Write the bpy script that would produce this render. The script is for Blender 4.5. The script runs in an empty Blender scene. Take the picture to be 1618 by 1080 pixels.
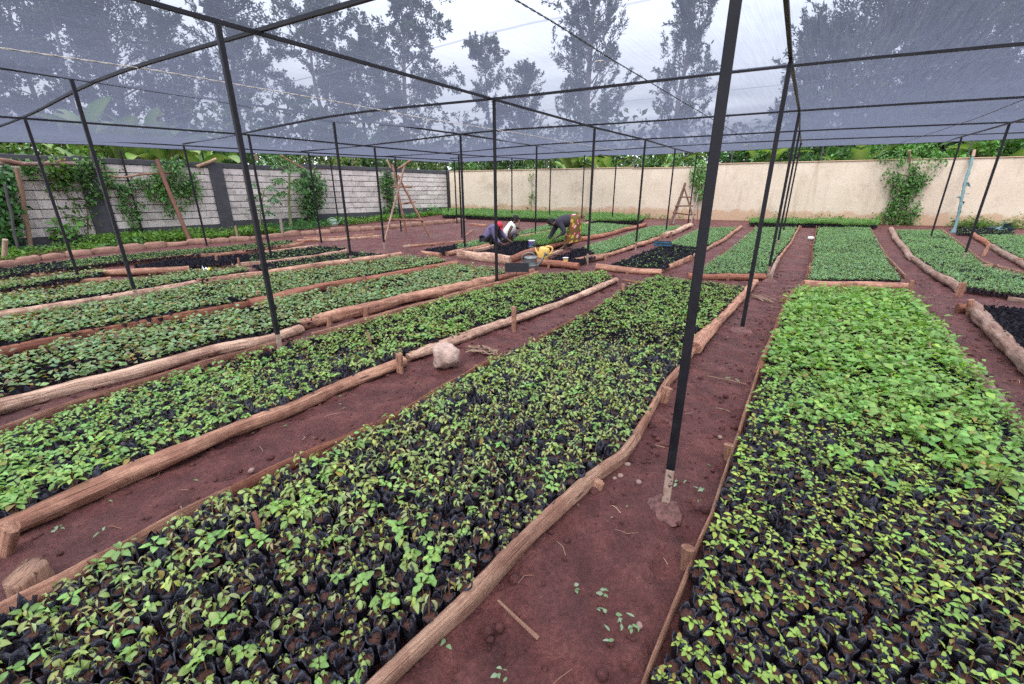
import bpy, math, random
import numpy as np
from mathutils import Vector, Matrix

R = random.Random(7)
RN = np.random.default_rng(11)
S = bpy.context.scene
COL = S.collection
PI = math.pi

# ------------------------------------------------------------------ camera
F_PX, PITCH, ROLL, CAM_H = 673.7, 0.33446, -0.00364, 1.6
cp, sp, cr, sr = math.cos(PITCH), math.sin(PITCH), math.cos(ROLL), math.sin(ROLL)
FWD = np.array([0, cp, -sp]); UP0 = np.array([0, sp, cp]); RT0 = np.array([1.0, 0, 0])
RT = cr * RT0 + sr * UP0
UP = -sr * RT0 + cr * UP0
CAM = np.array([0, 0, CAM_H])


def terr(x, y):
    """ground height: level under the near beds, then a gentle rise towards the walls"""
    y = np.minimum(y, 40.0)
    return 0.04 * (np.sqrt((y - 9.0) ** 2 + 4.0) + (y - 9.0)) / 2.0 - 0.004


def ray(px, py):
    return (px - 809.0) / F_PX * RT - (py - 540.0) / F_PX * UP + FWD


def hit(px, py, fn):
    """where the line of sight meets the surface z = fn(x, y)"""
    d = ray(px, py)
    lo, hi = 0.3, 120.0
    def g(t):
        p = CAM + t * d
        return p[2] - fn(p[0], p[1])
    s0 = g(lo) > 0
    ts = np.geomspace(lo, hi, 160)
    prev = lo
    for t in ts[1:]:
        if (g(t) > 0) != s0:
            lo, hi = prev, t
            break
        prev = t
    for _ in range(40):
        m = (lo + hi) / 2
        if (g(m) > 0) == s0: lo = m
        else: hi = m
    return CAM + lo * d


def G(px, py, z=0.0):
    """a point z above the ground seen at that place of the photograph"""
    return hit(px, py, lambda x, y: terr(x, y) + z)


def GL(pts, z=0.0):
    return [G(a, b, z) for a, b in pts]


def project(p):
    d = np.asarray(p) - CAM
    z = d @ FWD
    return 809 + F_PX * (d @ RT) / z, 540 - F_PX * (d @ UP) / z


def rise(base, py):
    """height above base at which a vertical line through it is seen at picture row py"""
    lo, hi = -0.5, 9.0
    for _ in range(40):
        m = (lo + hi) / 2
        if project(base + np.array([0, 0, m]))[1] > py: lo = m
        else: hi = m
    return lo


cam = bpy.data.cameras.new('camera'); cam_o = bpy.data.objects.new('camera', cam); COL.objects.link(cam_o)
cam.sensor_width = 36.0; cam.lens = F_PX / 1618 * 36.0; cam.clip_start = 0.05; cam.clip_end = 2000
M = Matrix.Identity(4)
for i in range(3):
    M[i][0], M[i][1], M[i][2], M[i][3] = RT[i], UP[i], -FWD[i], CAM[i]
cam_o.matrix_world = M
S.camera = cam_o

# ------------------------------------------------------------------ noise
def _h(i, j, k, seed):
    n = (i * 374761393 + j * 668265263 + k * 2147483647 + seed * 1274126177) & 0xffffffff
    n = ((n ^ (n >> 13)) * 1274126177) & 0xffffffff
    return ((n ^ (n >> 16)) & 0xffff) / 65535.0


def vnoise(p, seed=0):
    p = np.asarray(p, float)
    i = np.floor(p).astype(np.int64); f = p - i
    f = f * f * (3 - 2 * f)
    out = 0
    for a in (0, 1):
        for b in (0, 1):
            for c in (0, 1):
                w = (f[..., 0] if a else 1 - f[..., 0]) * (f[..., 1] if b else 1 - f[..., 1]) * (f[..., 2] if c else 1 - f[..., 2])
                out = out + w * _h(i[..., 0] + a, i[..., 1] + b, i[..., 2] + c, seed)
    return out * 2 - 1


def fbm(p, o=4, seed=0):
    p = np.asarray(p, float); s = 0; a = 1.0; t = 0
    for k in range(o):
        s = s + a * vnoise(p * 2 ** k, seed + k); t += a; a *= 0.5
    return s / t

# ------------------------------------------------------------------ mesh building
class MB:
    def __init__(s): s.v = []; s.f = []; s.m = []; s.c = []; s.u = []; s.n = 0

    def add(s, v, f, mat=0, col=(1, 1, 1), uv=None):
        v = np.asarray(v, float).reshape(-1, 3); n = len(v)
        c = np.asarray(col, float)
        if c.ndim == 1: c = np.broadcast_to(c[:3], (n, 3))
        u = np.zeros((n, 3)) if uv is None else np.asarray(uv, float)
        if isinstance(f, np.ndarray): groups = [f]
        else:
            d = {}
            for q in f: d.setdefault(len(q), []).append(q)
            groups = [np.array(a) for a in d.values()]
        for a in groups:
            s.f.append(a.astype(np.int64) + s.n)
            mm = np.asarray(mat)
            s.m.append(np.full(len(a), mat) if mm.ndim == 0 else mm)
        s.v.append(v); s.c.append(c); s.u.append(u); s.n += n

    def mesh(s, name, mats, smooth=True):
        me = bpy.data.meshes.new(name)
        V = np.concatenate(s.v); C = np.concatenate(s.c); U = np.concatenate(s.u)
        me.vertices.add(len(V)); me.vertices.foreach_set('co', V.ravel().astype(np.float32))
        li = np.concatenate([a.ravel() for a in s.f])
        tot = np.concatenate([np.full(len(a), a.shape[1]) for a in s.f])
        st = np.concatenate([[0], np.cumsum(tot)[:-1]])
        me.loops.add(len(li)); me.loops.foreach_set('vertex_index', li.astype(np.int32))
        me.polygons.add(len(tot)); me.polygons.foreach_set('loop_start', st.astype(np.int32))
        me.polygons.foreach_set('material_index', np.concatenate(s.m).astype(np.int32))
        me.polygons.foreach_set('use_smooth', np.full(len(tot), smooth))
        for m in (mats if isinstance(mats, (list, tuple)) else [mats]): me.materials.append(m)
        me.update(calc_edges=True)
        a = me.attributes.new('Col', 'FLOAT_COLOR', 'POINT')
        a.data.foreach_set('color', np.c_[C, np.ones(len(C))].ravel().astype(np.float32))
        a = me.attributes.new('luv', 'FLOAT_VECTOR', 'POINT')
        a.data.foreach_set('vector', U.ravel().astype(np.float32))
        return me

    def obj(s, name, mats, parent=None, smooth=True, loc=None):
        if loc is not None:
            loc = np.asarray(loc, float)
            s.v = [a - loc for a in s.v]
        o = bpy.data.objects.new(name, s.mesh(name, mats, smooth)); COL.objects.link(o)
        if loc is not None: o.location = loc
        if parent is not None: o.parent = parent
        return o


def tag(o, label, cat, group=None, kind=None):
    if label: o['label'] = label
    if cat: o['category'] = cat
    if group: o['group'] = group
    if kind: o['kind'] = kind
    return o


def empty(name, loc=(0, 0, 0), rz=0, label=None, cat=None, group=None):
    o = bpy.data.objects.new(name, None); COL.objects.link(o)
    o.location = loc; o.rotation_euler = (0, 0, rz); o.empty_display_size = 0.1
    return tag(o, label, cat, group)


def frames(pts, up=(0, 0, 1)):
    pts = np.asarray(pts, float)
    T = np.gradient(pts, axis=0); T /= np.linalg.norm(T, axis=1)[:, None] + 1e-12
    up = np.array(up, float)
    if abs(T[0] @ up) > 0.95: up = np.array([1.0, 0, 0])
    A = []; a = np.cross(up, T[0]); a /= np.linalg.norm(a)
    for t in T:
        a = a - (a @ t) * t; a /= np.linalg.norm(a) + 1e-12; A.append(a.copy())
    A = np.array(A); B = np.cross(T, A)
    return T, A, B


def tube(mb, pts, rad, sides=8, mat=0, col=(1, 1, 1), caps=True, jit=0.0, seed=0, flat=(1, 1), up=(0, 0, 1), phase=0.0, rough=0.0):
    """tube along pts; flat scales the section across and upwards"""
    pts = np.asarray(pts, float); n = len(pts)
    rad = np.broadcast_to(np.asarray(rad, float), (n,))
    T, A, B = frames(pts, up)
    th = np.arange(sides) / sides * 2 * PI + phase
    ln = np.r_[0, np.cumsum(np.linalg.norm(np.diff(pts, axis=0), axis=1))]
    c, s_ = np.cos(th) * flat[0], np.sin(th) * flat[1]
    rr = rad[:, None] * np.ones((1, sides))
    if jit:
        q = np.stack(np.broadcast_arrays(ln[:, None] * 3.0, np.cos(th)[None] * 1.2 + 5, np.sin(th)[None] * 1.2 + seed), -1)
        rr = rr * (1 + jit * fbm(q, 3, seed))
    if rough:
        q = np.stack(np.broadcast_arrays(ln[:, None] * 1.6, np.cos(th)[None] * 4.5 + seed, np.sin(th)[None] * 4.5), -1)
        g = fbm(q, 2, seed + 3); rr = rr * (1 - 1.6 * rough * np.exp(-(g / .07) ** 2)) * (1 + rough * fbm(q * (4, 1.5, 1.5), 2, seed + 7))
    V = pts[:, None] + rr[..., None] * (c[None, :, None] * A[:, None] + s_[None, :, None] * B[:, None])
    U = np.stack(np.broadcast_arrays(ln[:, None], (np.arange(sides) / sides)[None], np.full((n, sides), float(seed))), -1)
    i = np.arange(n - 1)[:, None] * sides; j = np.arange(sides)[None]; k = (j + 1) % sides
    f = np.stack([i + j, i + k, i + sides + k, i + sides + j], -1).reshape(-1, 4)
    if np.asarray(col).ndim == 2: col = np.repeat(np.asarray(col), sides, axis=0)
    mb.add(V, f, mat, col, U.reshape(-1, 3))
    if caps:
        mb.add(V[0], [tuple(range(sides))[::-1]], mat, col if np.asarray(col).ndim == 1 else col[:sides], U[0])
        mb.add(V[-1], [tuple(range(sides))], mat, col if np.asarray(col).ndim == 1 else col[-sides:], U[-1])


def resample(pts, step):
    pts = np.asarray(pts, float)
    d = np.r_[0, np.cumsum(np.linalg.norm(np.diff(pts, axis=0), axis=1))]
    n = max(2, int(d[-1] / step) + 1)
    t = np.linspace(0, d[-1], n)
    return np.stack([np.interp(t, d, pts[:, k]) for k in range(3)], 1)


def smooth_line(pts, it=2):
    pts = np.asarray(pts, float)
    for _ in range(it):
        q = pts.copy(); q[1:-1] = pts[1:-1] * 0.5 + (pts[:-2] + pts[2:]) * 0.25; pts = q
    return pts


def box(mb, c, half, ax=None, mat=0, col=(1, 1, 1), bev=0.0):
    """box with chamfered long edges; ax = 3 row vectors"""
    ax = np.eye(3) if ax is None else np.asarray(ax, float)
    c = np.asarray(c, float); hx, hy, hz = half
    if bev <= 0:
        V = [(x, y, z) for z in (-hz, hz) for x, y in ((-hx, -hy), (hx, -hy), (hx, hy), (-hx, hy))]
        f = [(3, 2, 1, 0), (4, 5, 6, 7)] + [(i, (i + 1) % 4, (i + 1) % 4 + 4, i + 4) for i in range(4)]
    else:
        b = min(bev, hx * .9, hy * .9, hz * .9)
        lay = []
        for z, ins in ((-hz, b), (-hz + b, 0), (hz - b, 0), (hz, b)):
            X, Y = hx - ins, hy - ins
            k = b if ins == 0 else b * .4
            lay += [(-X + k, -Y, z), (X - k, -Y, z), (X, -Y + k, z), (X, Y - k, z), (X - k, Y, z), (-X + k, Y, z), (-X, Y - k, z), (-X, -Y + k, z)]
        V = lay
        f = [tuple(range(8))[::-1], tuple(range(24, 32))]
        for l in range(3): f += [(l * 8 + i, l * 8 + (i + 1) % 8, l * 8 + 8 + (i + 1) % 8, l * 8 + 8 + i) for i in range(8)]
    V = np.array(V); W = c + V @ ax
    U = np.c_[V[:, 0], V[:, 1], V[:, 2]]
    mb.add(W, f, mat, col, U)


def diamonds(mb, C, D, N, L, W, col, mat=0, fold=0.25):
    """many small leaves at once: C base, D direction, N normal, L length, W width"""
    D = D / (np.linalg.norm(D, axis=1)[:, None] + 1e-9)
    Sd = np.cross(D, N); Sd /= np.linalg.norm(Sd, axis=1)[:, None] + 1e-9
    Nn = np.cross(Sd, D)
    L = np.asarray(L)[:, None]; W = np.asarray(W)[:, None]
    mid = C + D * L * 0.45
    V = np.stack([C, mid + Sd * W / 2 + Nn * W * fold * .5, C + D * L - Nn * L * .12, mid - Sd * W / 2 + Nn * W * fold * .5], 1)
    n = len(C)
    f = (np.arange(n)[:, None] * 4 + np.arange(4)[None])
    mb.add(V.reshape(-1, 3), f, mat, np.repeat(col, 4, 0))


def unit(n, rng=RN):
    v = rng.normal(size=(n, 3)); return v / np.linalg.norm(v, axis=1)[:, None]


def in_poly(x, y, P):
    P = np.asarray(P); r = np.zeros(x.shape, bool); j = len(P) - 1
    for i in range(len(P)):
        c = ((P[i, 1] > y) != (P[j, 1] > y)) & (x < (P[j, 0] - P[i, 0]) * (y - P[i, 1]) / (P[j, 1] - P[i, 1] + 1e-12) + P[i, 0])
        r ^= c; j = i
    return r


def edge_dist(x, y, P):
    P = np.asarray(P); best = np.full(x.shape, 1e9)
    for i in range(len(P)):
        a, b = P[i], P[(i + 1) % len(P)]
        d = b - a; t = np.clip(((x - a[0]) * d[0] + (y - a[1]) * d[1]) / (d @ d + 1e-12), 0, 1)
        best = np.minimum(best, np.hypot(x - a[0] - t * d[0], y - a[1] - t * d[1]))
    return best

# ------------------------------------------------------------------ materials
class NT:
    def __init__(s, name):
        s.m = bpy.data.materials.new(name); s.m.use_nodes = True
        s.t = s.m.node_tree; s.t.nodes.clear()
        s.out = s.t.nodes.new('ShaderNodeOutputMaterial')

    def n(s, typ, **k):
        d = s.t.nodes.new('ShaderNode' + typ)
        for a, b in k.items():
            if a in ('ins',):
                for kk, vv in b.items(): s.put(d, kk, vv)
            else: setattr(d, a, b)
        return d

    def put(s, d, key, v):
        i = d.inputs[key]
        if isinstance(v, bpy.types.NodeSocket): s.t.links.new(v, i)
        else: i.default_value = v

    def coord(s, kind='Object', scale=(1, 1, 1)):
        if kind in ('luv', 'Col'):
            src = s.n('Attribute', attribute_name=kind).outputs['Vector']
        elif kind == 'world':
            src = s.n('NewGeometry').outputs['Position']
        else:
            src = s.n('TexCoord').outputs[kind]
        return s.n('Mapping', ins={'Vector': src, 'Scale': scale}).outputs['Vector']

    def noise(s, vec, scale, detail=4, rough=0.6, out='Fac', dist=0.0):
        return s.n('TexNoise', ins={'Vector': vec, 'Scale': scale, 'Detail': detail, 'Roughness': rough, 'Distortion': dist}).outputs[out]

    def ramp(s, fac, stops):
        d = s.n('ValToRGB'); s.put(d, 'Fac', fac); e = d.color_ramp.elements
        while len(e) < len(stops): e.new(0.5)
        for x, (p, c) in zip(e, stops):
            x.position = p; x.color = (*c, 1) if len(c) == 3 else c
        return d.outputs['Color']

    def mix(s, a, b, fac, mode='MIX'):
        d = s.n('Mix', data_type='RGBA', blend_type=mode)
        s.put(d, 0, fac)
        for k, v in ((6, a), (7, b)):
            if isinstance(v, (tuple, list)): v = (*v[:3], 1)
            s.put(d, k, v)
        return d.outputs[2]

    def math(s, op, a, b=0.0, c=None):
        d = s.n('Math', operation=op); s.put(d, 0, a); s.put(d, 1, b)
        if c is not None: s.put(d, 2, c)
        return d.outputs[0]

    def bump(s, h, strength=0.3, dist=0.01):
        return s.n('Bump', ins={'Height': h, 'Strength': strength, 'Distance': dist}).outputs['Normal']

    def pbr(s, color, rough=0.6, normal=None, spec=0.5, metal=0.0, out=True, **k):
        d = s.n('BsdfPrincipled')
        s.put(d, 'Base Color', (*color[:3], 1) if isinstance(color, (tuple, list)) else color)
        s.put(d, 'Roughness', rough); s.put(d, 'Specular IOR Level', spec); s.put(d, 'Metallic', metal)
        if normal is not None: s.put(d, 'Normal', normal)
        for a, b in k.items(): s.put(d, a.replace('_', ' '), b)
        if out: s.t.links.new(d.outputs[0], s.out.inputs['Surface'])
        return d.outputs[0]

    def surface(s, sh): s.t.links.new(sh, s.out.inputs['Surface'])


def plain(name, color, rough=0.6, var=0.15, scale=8, bump=0.2, metal=0.0, spec=0.5, use_obj=False, bdist=0.004):
    t = NT(name); v = t.coord('Object')
    f = t.noise(v, scale, 5)
    lo = tuple(c * (1 - var) for c in color); hi = tuple(min(1, c * (1 + var)) for c in color)
    c = t.ramp(f, [(0.3, lo), (0.7, hi)])
    t.pbr(c, rough, t.bump(t.noise(v, scale * 6, 4), bump, bdist), spec, metal)
    return t.m


def leaf_mat(name, trans=0.35, rough=0.45, spec=0.35, tint=(1.25, 1.35, 0.7)):
    t = NT(name)
    c = t.n('Attribute', attribute_name='Col').outputs['Color']
    nz = t.noise(t.coord('world'), 60, 3)
    c2 = t.mix(t.mix(c, (1.12, 1.10, 1.05), 1.0, 'MULTIPLY'), t.mix(c, (0.80, 0.84, 0.74), 1.0, 'MULTIPLY'), nz)
    a = t.pbr(c2, rough, None, spec, out=False)
    b = t.n('BsdfTranslucent', ins={'Color': t.mix(c2, (*tint, 1), 1.0, 'MULTIPLY')}).outputs[0]
    m = t.n('MixShader', ins={0: trans, 1: a, 2: b}).outputs[0]
    t.surface(m)
    return t.m


MT = {}
MT['leaf'] = leaf_mat('seedling_leaf', 0.35, 0.42, 0.4)
MT['vine'] = leaf_mat('vine_leaf', 0.25, 0.4, 0.4)
MT['tree_leaf'] = leaf_mat('tree_leaf', 0.25, 0.6, 0.2, (1.1, 1.15, 0.8))
MT['grass_leaf'] = leaf_mat('weed_leaf', 0.3, 0.55, 0.3)

# stems: colour from the vertices
t = NT('stem'); t.pbr(t.n('Attribute', attribute_name='Col').outputs['Color'], 0.7, None, 0.3); MT['stem'] = t.m
# black polythene
t = NT('black_polythene'); v = t.coord('world')
f = t.noise(v, 55, 3, 0.6); g = t.noise(v, 190, 2, 0.5)
dirt = t.ramp(t.noise(v, 38, 4, 0.7), [(0.50, (0, 0, 0)), (0.68, (1, 1, 1))])
c = t.mix((0.011, 0.011, 0.017), (0.075, 0.034, 0.028), t.math('MULTIPLY', dirt, 0.40))
t.pbr(c, t.ramp(f, [(0.3, (0.28,) * 3), (0.75, (0.55,) * 3)]), t.bump(t.math('ADD', f, t.math('MULTIPLY', g, 0.4)), 0.9, 0.008), 0.55, Specular_Tint=(0.78, 0.83, 1.0, 1.0))
MT['bag'] = t.m
# potting soil
t = NT('potting_soil'); v = t.coord('world')
f = t.noise(v, 90, 6, 0.75)
c = t.ramp(f, [(0.3, (0.040, 0.018, 0.014)), (0.55, (0.085, 0.038, 0.029)), (0.75, (0.16, 0.08, 0.06))])
t.pbr(c, 0.85, t.bump(f, 0.9, 0.008), 0.25); MT['soil'] = t.m
# red earth of the paths
t = NT('red_earth'); v = t.coord('world')
big = t.noise(v, 0.55, 5, 0.6); med = t.noise(v, 5.0, 6, 0.65); fine = t.noise(v, 55, 5, 0.7); vf = t.noise(v, 240, 3, 0.6)
c = t.ramp(med, [(0.28, (0.072, 0.019, 0.018)), (0.5, (0.140, 0.042, 0.038)), (0.72, (0.235, 0.082, 0.070))])
c = t.mix(c, (0.125, 0.060, 0.060), t.ramp(big, [(0.5, (0, 0, 0)), (0.72, (0.6,) * 3)]))
c = t.mix(c, t.ramp(fine, [(0.32, (0.5,) * 3), (0.68, (1.35,) * 3)]), 0.8, 'MULTIPLY')
speck = t.ramp(t.noise(v, 130, 2, 0.5), [(0.73, (0, 0, 0)), (0.78, (1, 1, 1))])
c = t.mix(c, (0.34, 0.26, 0.2), t.math('MULTIPLY', speck, 0.55))
wet = t.ramp(t.noise(v, 1.3, 4, 0.6), [(0.40, (0.80,) * 3), (0.62, (0.42,) * 3)])
h = t.math('ADD', t.math('MULTIPLY', med, 1.6), t.math('ADD', fine, t.math('MULTIPLY', vf, 0.4)))
t.pbr(c, wet, t.bump(h, 1.0, 0.035), 0.4); MT['earth'] = t.m
# timber: object colour sets the general tone; the grain follows the length of the piece
t = NT('weathered_timber'); v = t.coord('luv', (1, 1, 1)); w = t.coord('world')
oc = t.n('ObjectInfo').outputs['Color']
seed = t.n('Mapping', ins={'Vector': v, 'Scale': (2.2, 46, 3)}).outputs['Vector']
gr = t.noise(seed, 1.6, 6, 0.7, dist=0.4)
lng = t.noise(t.n('Mapping', ins={'Vector': v, 'Scale': (0.9, 7, 3)}).outputs['Vector'], 1.5, 4, 0.6)
c = t.mix(oc, t.ramp(gr, [(0.28, (0.42, 0.34, 0.30)), (0.5, (0.95, 0.90, 0.86)), (0.72, (1.45, 1.42, 1.38))]), 0.95, 'MULTIPLY')
c = t.mix(c, t.ramp(lng, [(0.3, (0.55, 0.45, 0.42)), (0.6, (1.12, 1.1, 1.08))]), 0.75, 'MULTIPLY')
mud = t.ramp(t.noise(w, 4.0, 6, 0.72), [(0.44, (0, 0, 0)), (0.56, (1, 1, 1))])
c = t.mix(c, (0.20, 0.072, 0.050), t.math('MULTIPLY', mud, 0.50))
crk = t.ramp(t.noise(t.n('Mapping', ins={'Vector': v, 'Scale': (1.3, 30, 3)}).outputs['Vector'], 2.0, 2, 0.4), [(0.30, (1, 1, 1)), (0.36, (0, 0, 0))])
c = t.mix(c, (0.07, 0.035, 0.025), t.math('MULTIPLY', crk, 0.7))
kv = t.n('TexVoronoi', ins={'Vector': t.n('Mapping', ins={'Vector': v, 'Scale': (2.6, 5, 3)}).outputs['Vector'], 'Scale': 1.0}).outputs['Distance']
knot = t.ramp(t.math('ADD', kv, t.math('MULTIPLY', gr, 0.06)), [(0.10, (1, 1, 1)), (0.17, (0, 0, 0))])
c = t.mix(c, (0.085, 0.040, 0.028), t.math('MULTIPLY', knot, 0.85))
t.pbr(c, 0.78, t.bump(t.math('SUBTRACT', t.math('ADD', gr, lng), t.math('ADD', crk, t.math('MULTIPLY', knot, 0.5))), 0.9, 0.02), 0.3); MT['timber'] = t.m
# painted steel
t = NT('black_painted_steel'); v = t.coord('world')
f = t.noise(v, 9, 5, 0.65); fl = t.noise(v, 45, 4, 0.7)
c = t.ramp(f, [(0.3, (0.006, 0.006, 0.009)), (0.7, (0.014, 0.0135, 0.019))])
c = t.mix(c, (0.16, 0.12, 0.10), t.ramp(fl, [(0.71, (0, 0, 0)), (0.76, (0.55,) * 3)]))
t.pbr(c, t.ramp(f, [(0.3, (0.34,) * 3), (0.7, (0.5,) * 3)]), t.bump(fl, 0.15, 0.002), 0.35); MT['steel'] = t.m
# bare foot of a post: paint flaking off over cement wash
t = NT('flaking_post_foot'); v = t.coord('world')
f = t.noise(v, 32, 5, 0.7)
c = t.mix((0.36, 0.255, 0.20), (0.02, 0.018, 0.02), t.ramp(f, [(0.56, (0, 0, 0)), (0.60, (1, 1, 1))]))
c = t.mix(c, (0.16, 0.07, 0.05), t.ramp(t.noise(v, 11, 4), [(0.5, (0, 0, 0)), (0.7, (0.7,) * 3)]))
t.pbr(c, 0.75, t.bump(f, 0.5, 0.003), 0.3); MT['foot'] = t.m
MT['pebble'] = plain('dusty_pebble', (0.24, 0.155, 0.13), 0.9, 0.3, 30, 0.6)
MT['mortar'] = plain('cement_crumb', (0.150, 0.070, 0.062), 0.9, 0.55, 34, 0.8, bdist=0.01)
MT['concrete'] = plain('pale_lump_concrete', (0.44, 0.31, 0.255), 0.9, 0.5, 9, 0.9, bdist=0.012)
MT['stone'] = plain('edging_stone', (0.27, 0.145, 0.105), 0.9, 0.35, 7, 0.9, bdist=0.015)
MT['dark_grey'] = plain('dark_grey_paint', (0.062, 0.060, 0.070), 0.8, 0.22, 5, 0.4)
# stone block work
t = NT('quarry_block'); v = t.coord('world'); cc = t.n('Attribute', attribute_name='Col').outputs['Color']
f = t.noise(v, 4.5, 5, 0.65); g = t.noise(v, 26, 5, 0.7)
c = t.mix(cc, t.ramp(g, [(0.3, (0.72,) * 3), (0.7, (1.15,) * 3)]), 0.8, 'MULTIPLY')
c = t.mix(c, (0.34, 0.29, 0.28), t.ramp(f, [(0.54, (0, 0, 0)), (0.64, (0.7,) * 3)]))
t.pbr(c, 0.9, t.bump(g, 0.6, 0.012), 0.2); MT['block'] = t.m
# cream plaster: rain stains run down from the top, red splash along the foot (luv = along, height, height of wall)
t = NT('cream_plaster'); w = t.coord('world'); at = t.n('Attribute', attribute_name='luv').outputs['Vector']
sx = t.n('SeparateXYZ', ins={'Vector': at})
f = t.noise(w, 1.1, 6, 0.65); g = t.noise(w, 16, 5, 0.65)
st = t.noise(t.n('Mapping', ins={'Vector': w, 'Scale': (1, 1, 0.10)}).outputs['Vector'], 3.2, 5, 0.7)
c = t.ramp(f, [(0.3, (0.62, 0.51, 0.395)), (0.7, (0.72, 0.61, 0.49))])
c = t.mix(c, (0.35, 0.26, 0.185), t.ramp(st, [(0.55, (0, 0, 0)), (0.78, (0.6,) * 3)]))
mould = t.math('MULTIPLY', t.ramp(t.noise(w, 0.85, 5, 0.7), [(0.55, (0, 0, 0)), (0.75, (1,) * 3)]), 0.5)
c = t.mix(c, (0.27, 0.21, 0.14), mould)
splash = t.ramp(t.math('ADD', sx.outputs['Y'], t.math('MULTIPLY', t.noise(w, 2.2, 5, 0.7), -0.75)), [(-0.0, (1,) * 3), (0.10, (0,) * 3)])
c = t.mix(c, (0.42, 0.19, 0.075), t.math('MULTIPLY', splash, 0.5))
c = t.mix(c, t.ramp(g, [(0.35, (0.86,) * 3), (0.65, (1.06,) * 3)]), 0.7, 'MULTIPLY')
t.pbr(c, 0.9, t.bump(t.math('ADD', g, f), 0.35, 0.012), 0.2); MT['plaster'] = t.m
# bark
t = NT('bark'); v = t.coord('luv', (3, 10, 1)); oc = t.n('ObjectInfo').outputs['Color']
f = t.noise(v, 3, 5, 0.7)
t.pbr(t.mix(oc, t.ramp(f, [(0.3, (0.5,) * 3), (0.7, (1.25,) * 3)]), 0.9, 'MULTIPLY'), 0.85, t.bump(f, 0.7, 0.02), 0.2); MT['bark'] = t.m
# shade netting: woven cloth; the flatter one looks along it the more yarn is in the way
t = NT('shade_netting'); g = t.n('NewGeometry')
dt = t.n('VectorMath', operation='DOT_PRODUCT', ins={0: g.outputs['Normal'], 1: g.outputs['Incoming']}).outputs['Value']
cs = t.math('MAXIMUM', t.math('ABSOLUTE', dt), 0.035)
w = t.coord('world'); lv = t.n('Attribute', attribute_name='luv').outputs['Vector']
st1 = t.noise(t.n('Mapping', ins={'Vector': lv, 'Scale': (0.8, 16, 1)}).outputs['Vector'], 2.0, 4, 0.65)
st2 = t.noise(t.n('Mapping', ins={'Vector': lv, 'Scale': (40, 2.0, 1)}).outputs['Vector'], 1.5, 3, 0.6)
su = t.n('SeparateXYZ', ins={'Vector': lv})
seam = t.math('LESS_THAN', t.math('FRACT', t.math('DIVIDE', su.outputs['X'], 3.7)), 0.012)
rib = t.math('MULTIPLY', t.math('SINE', t.math('MULTIPLY', su.outputs['Y'], 240.0)), 0.010)
kk = t.math('MULTIPLY_ADD', t.math('ADD', t.math('MULTIPLY', st1, 0.7), t.math('MULTIPLY', st2, 0.3)), 0.23, 0.105)
kk = t.math('ADD', t.math('ADD', kk, rib), t.math('MULTIPLY', seam, 0.12))
op = t.math('POWER', 2.71828, t.math('MULTIPLY', t.math('DIVIDE', kk, cs), -1.0))
yc = t.mix((0.096, 0.105, 0.150), (0.155, 0.167, 0.222), st1)
dif = t.n('BsdfDiffuse', ins={'Color': yc}).outputs[0]
trl = t.n('BsdfTranslucent', ins={'Color': yc}).outputs[0]
yarn = t.n('MixShader', ins={0: 0.62, 1: dif, 2: trl}).outputs[0]
tr = t.n('BsdfTransparent', ins={'Color': (0.985, 0.98, 1.0, 1)}).outputs[0]
t.surface(t.n('MixShader', ins={0: op, 1: yarn, 2: tr}).outputs[0]); MT['net'] = t.m
MT['wire'] = plain('twisted_wire', (0.05, 0.045, 0.045), 0.6, 0.3, 30, 0.3)
MT['cord'] = plain('pale_cord', (0.62, 0.57, 0.50), 0.8, 0.15, 40, 0.3)


# ------------------------------------------------------------------ light
SUN_EL, SUN_AZ = math.radians(58), math.radians(200)
world = bpy.data.worlds.new("World"); S.world = world; world.use_nodes = True
wt = world.node_tree; wt.nodes.clear()
wo = wt.nodes.new('ShaderNodeOutputWorld'); bg = wt.nodes.new('ShaderNodeBackground')
sky = wt.nodes.new('ShaderNodeTexSky'); sky.sky_type = 'NISHITA'; sky.sun_disc = False
sky.sun_elevation = SUN_EL; sky.sun_rotation = SUN_AZ
tc = wt.nodes.new('ShaderNodeTexCoord'); mp = wt.nodes.new('ShaderNodeMapping'); mp.inputs['Scale'].default_value = (1, 1, 2.6)
nz = wt.nodes.new('ShaderNodeTexNoise'); nz.inputs['Scale'].default_value = 2.1; nz.inputs['Detail'].default_value = 6; nz.inputs['Roughness'].default_value = 0.6
rp = wt.nodes.new('ShaderNodeValToRGB'); rp.color_ramp.elements[0].position = 0.33; rp.color_ramp.elements[0].color = (0.62,) * 3 + (1,)
rp.color_ramp.elements[1].position = 0.62; rp.color_ramp.elements[1].color = (0.97,) * 3 + (1,)
mx = wt.nodes.new('ShaderNodeMix'); mx.data_type = 'RGBA'; mx.inputs[7].default_value = (9.2, 9.7, 10.6, 1)
wt.links.new(tc.outputs['Generated'], mp.inputs['Vector']); wt.links.new(mp.outputs[0], nz.inputs['Vector'])
wt.links.new(nz.outputs['Fac'], rp.inputs['Fac']); wt.links.new(rp.outputs['Color'], mx.inputs[0])
wt.links.new(sky.outputs[0], mx.inputs[6]); sz = wt.nodes.new('ShaderNodeSeparateXYZ'); wt.links.new(tc.outputs['Generated'], sz.inputs[0])
gm = wt.nodes.new('ShaderNodeMath'); gm.operation = 'MULTIPLY_ADD'; gm.inputs[1].default_value = 0.80; gm.inputs[2].default_value = 0.60; gm.use_clamp = False; wt.links.new(sz.outputs['Z'], gm.inputs[0])
gx2 = wt.nodes.new('ShaderNodeMath'); gx2.operation = 'MAXIMUM'; gx2.inputs[1].default_value = 0.55; wt.links.new(gm.outputs[0], gx2.inputs[0])
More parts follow.
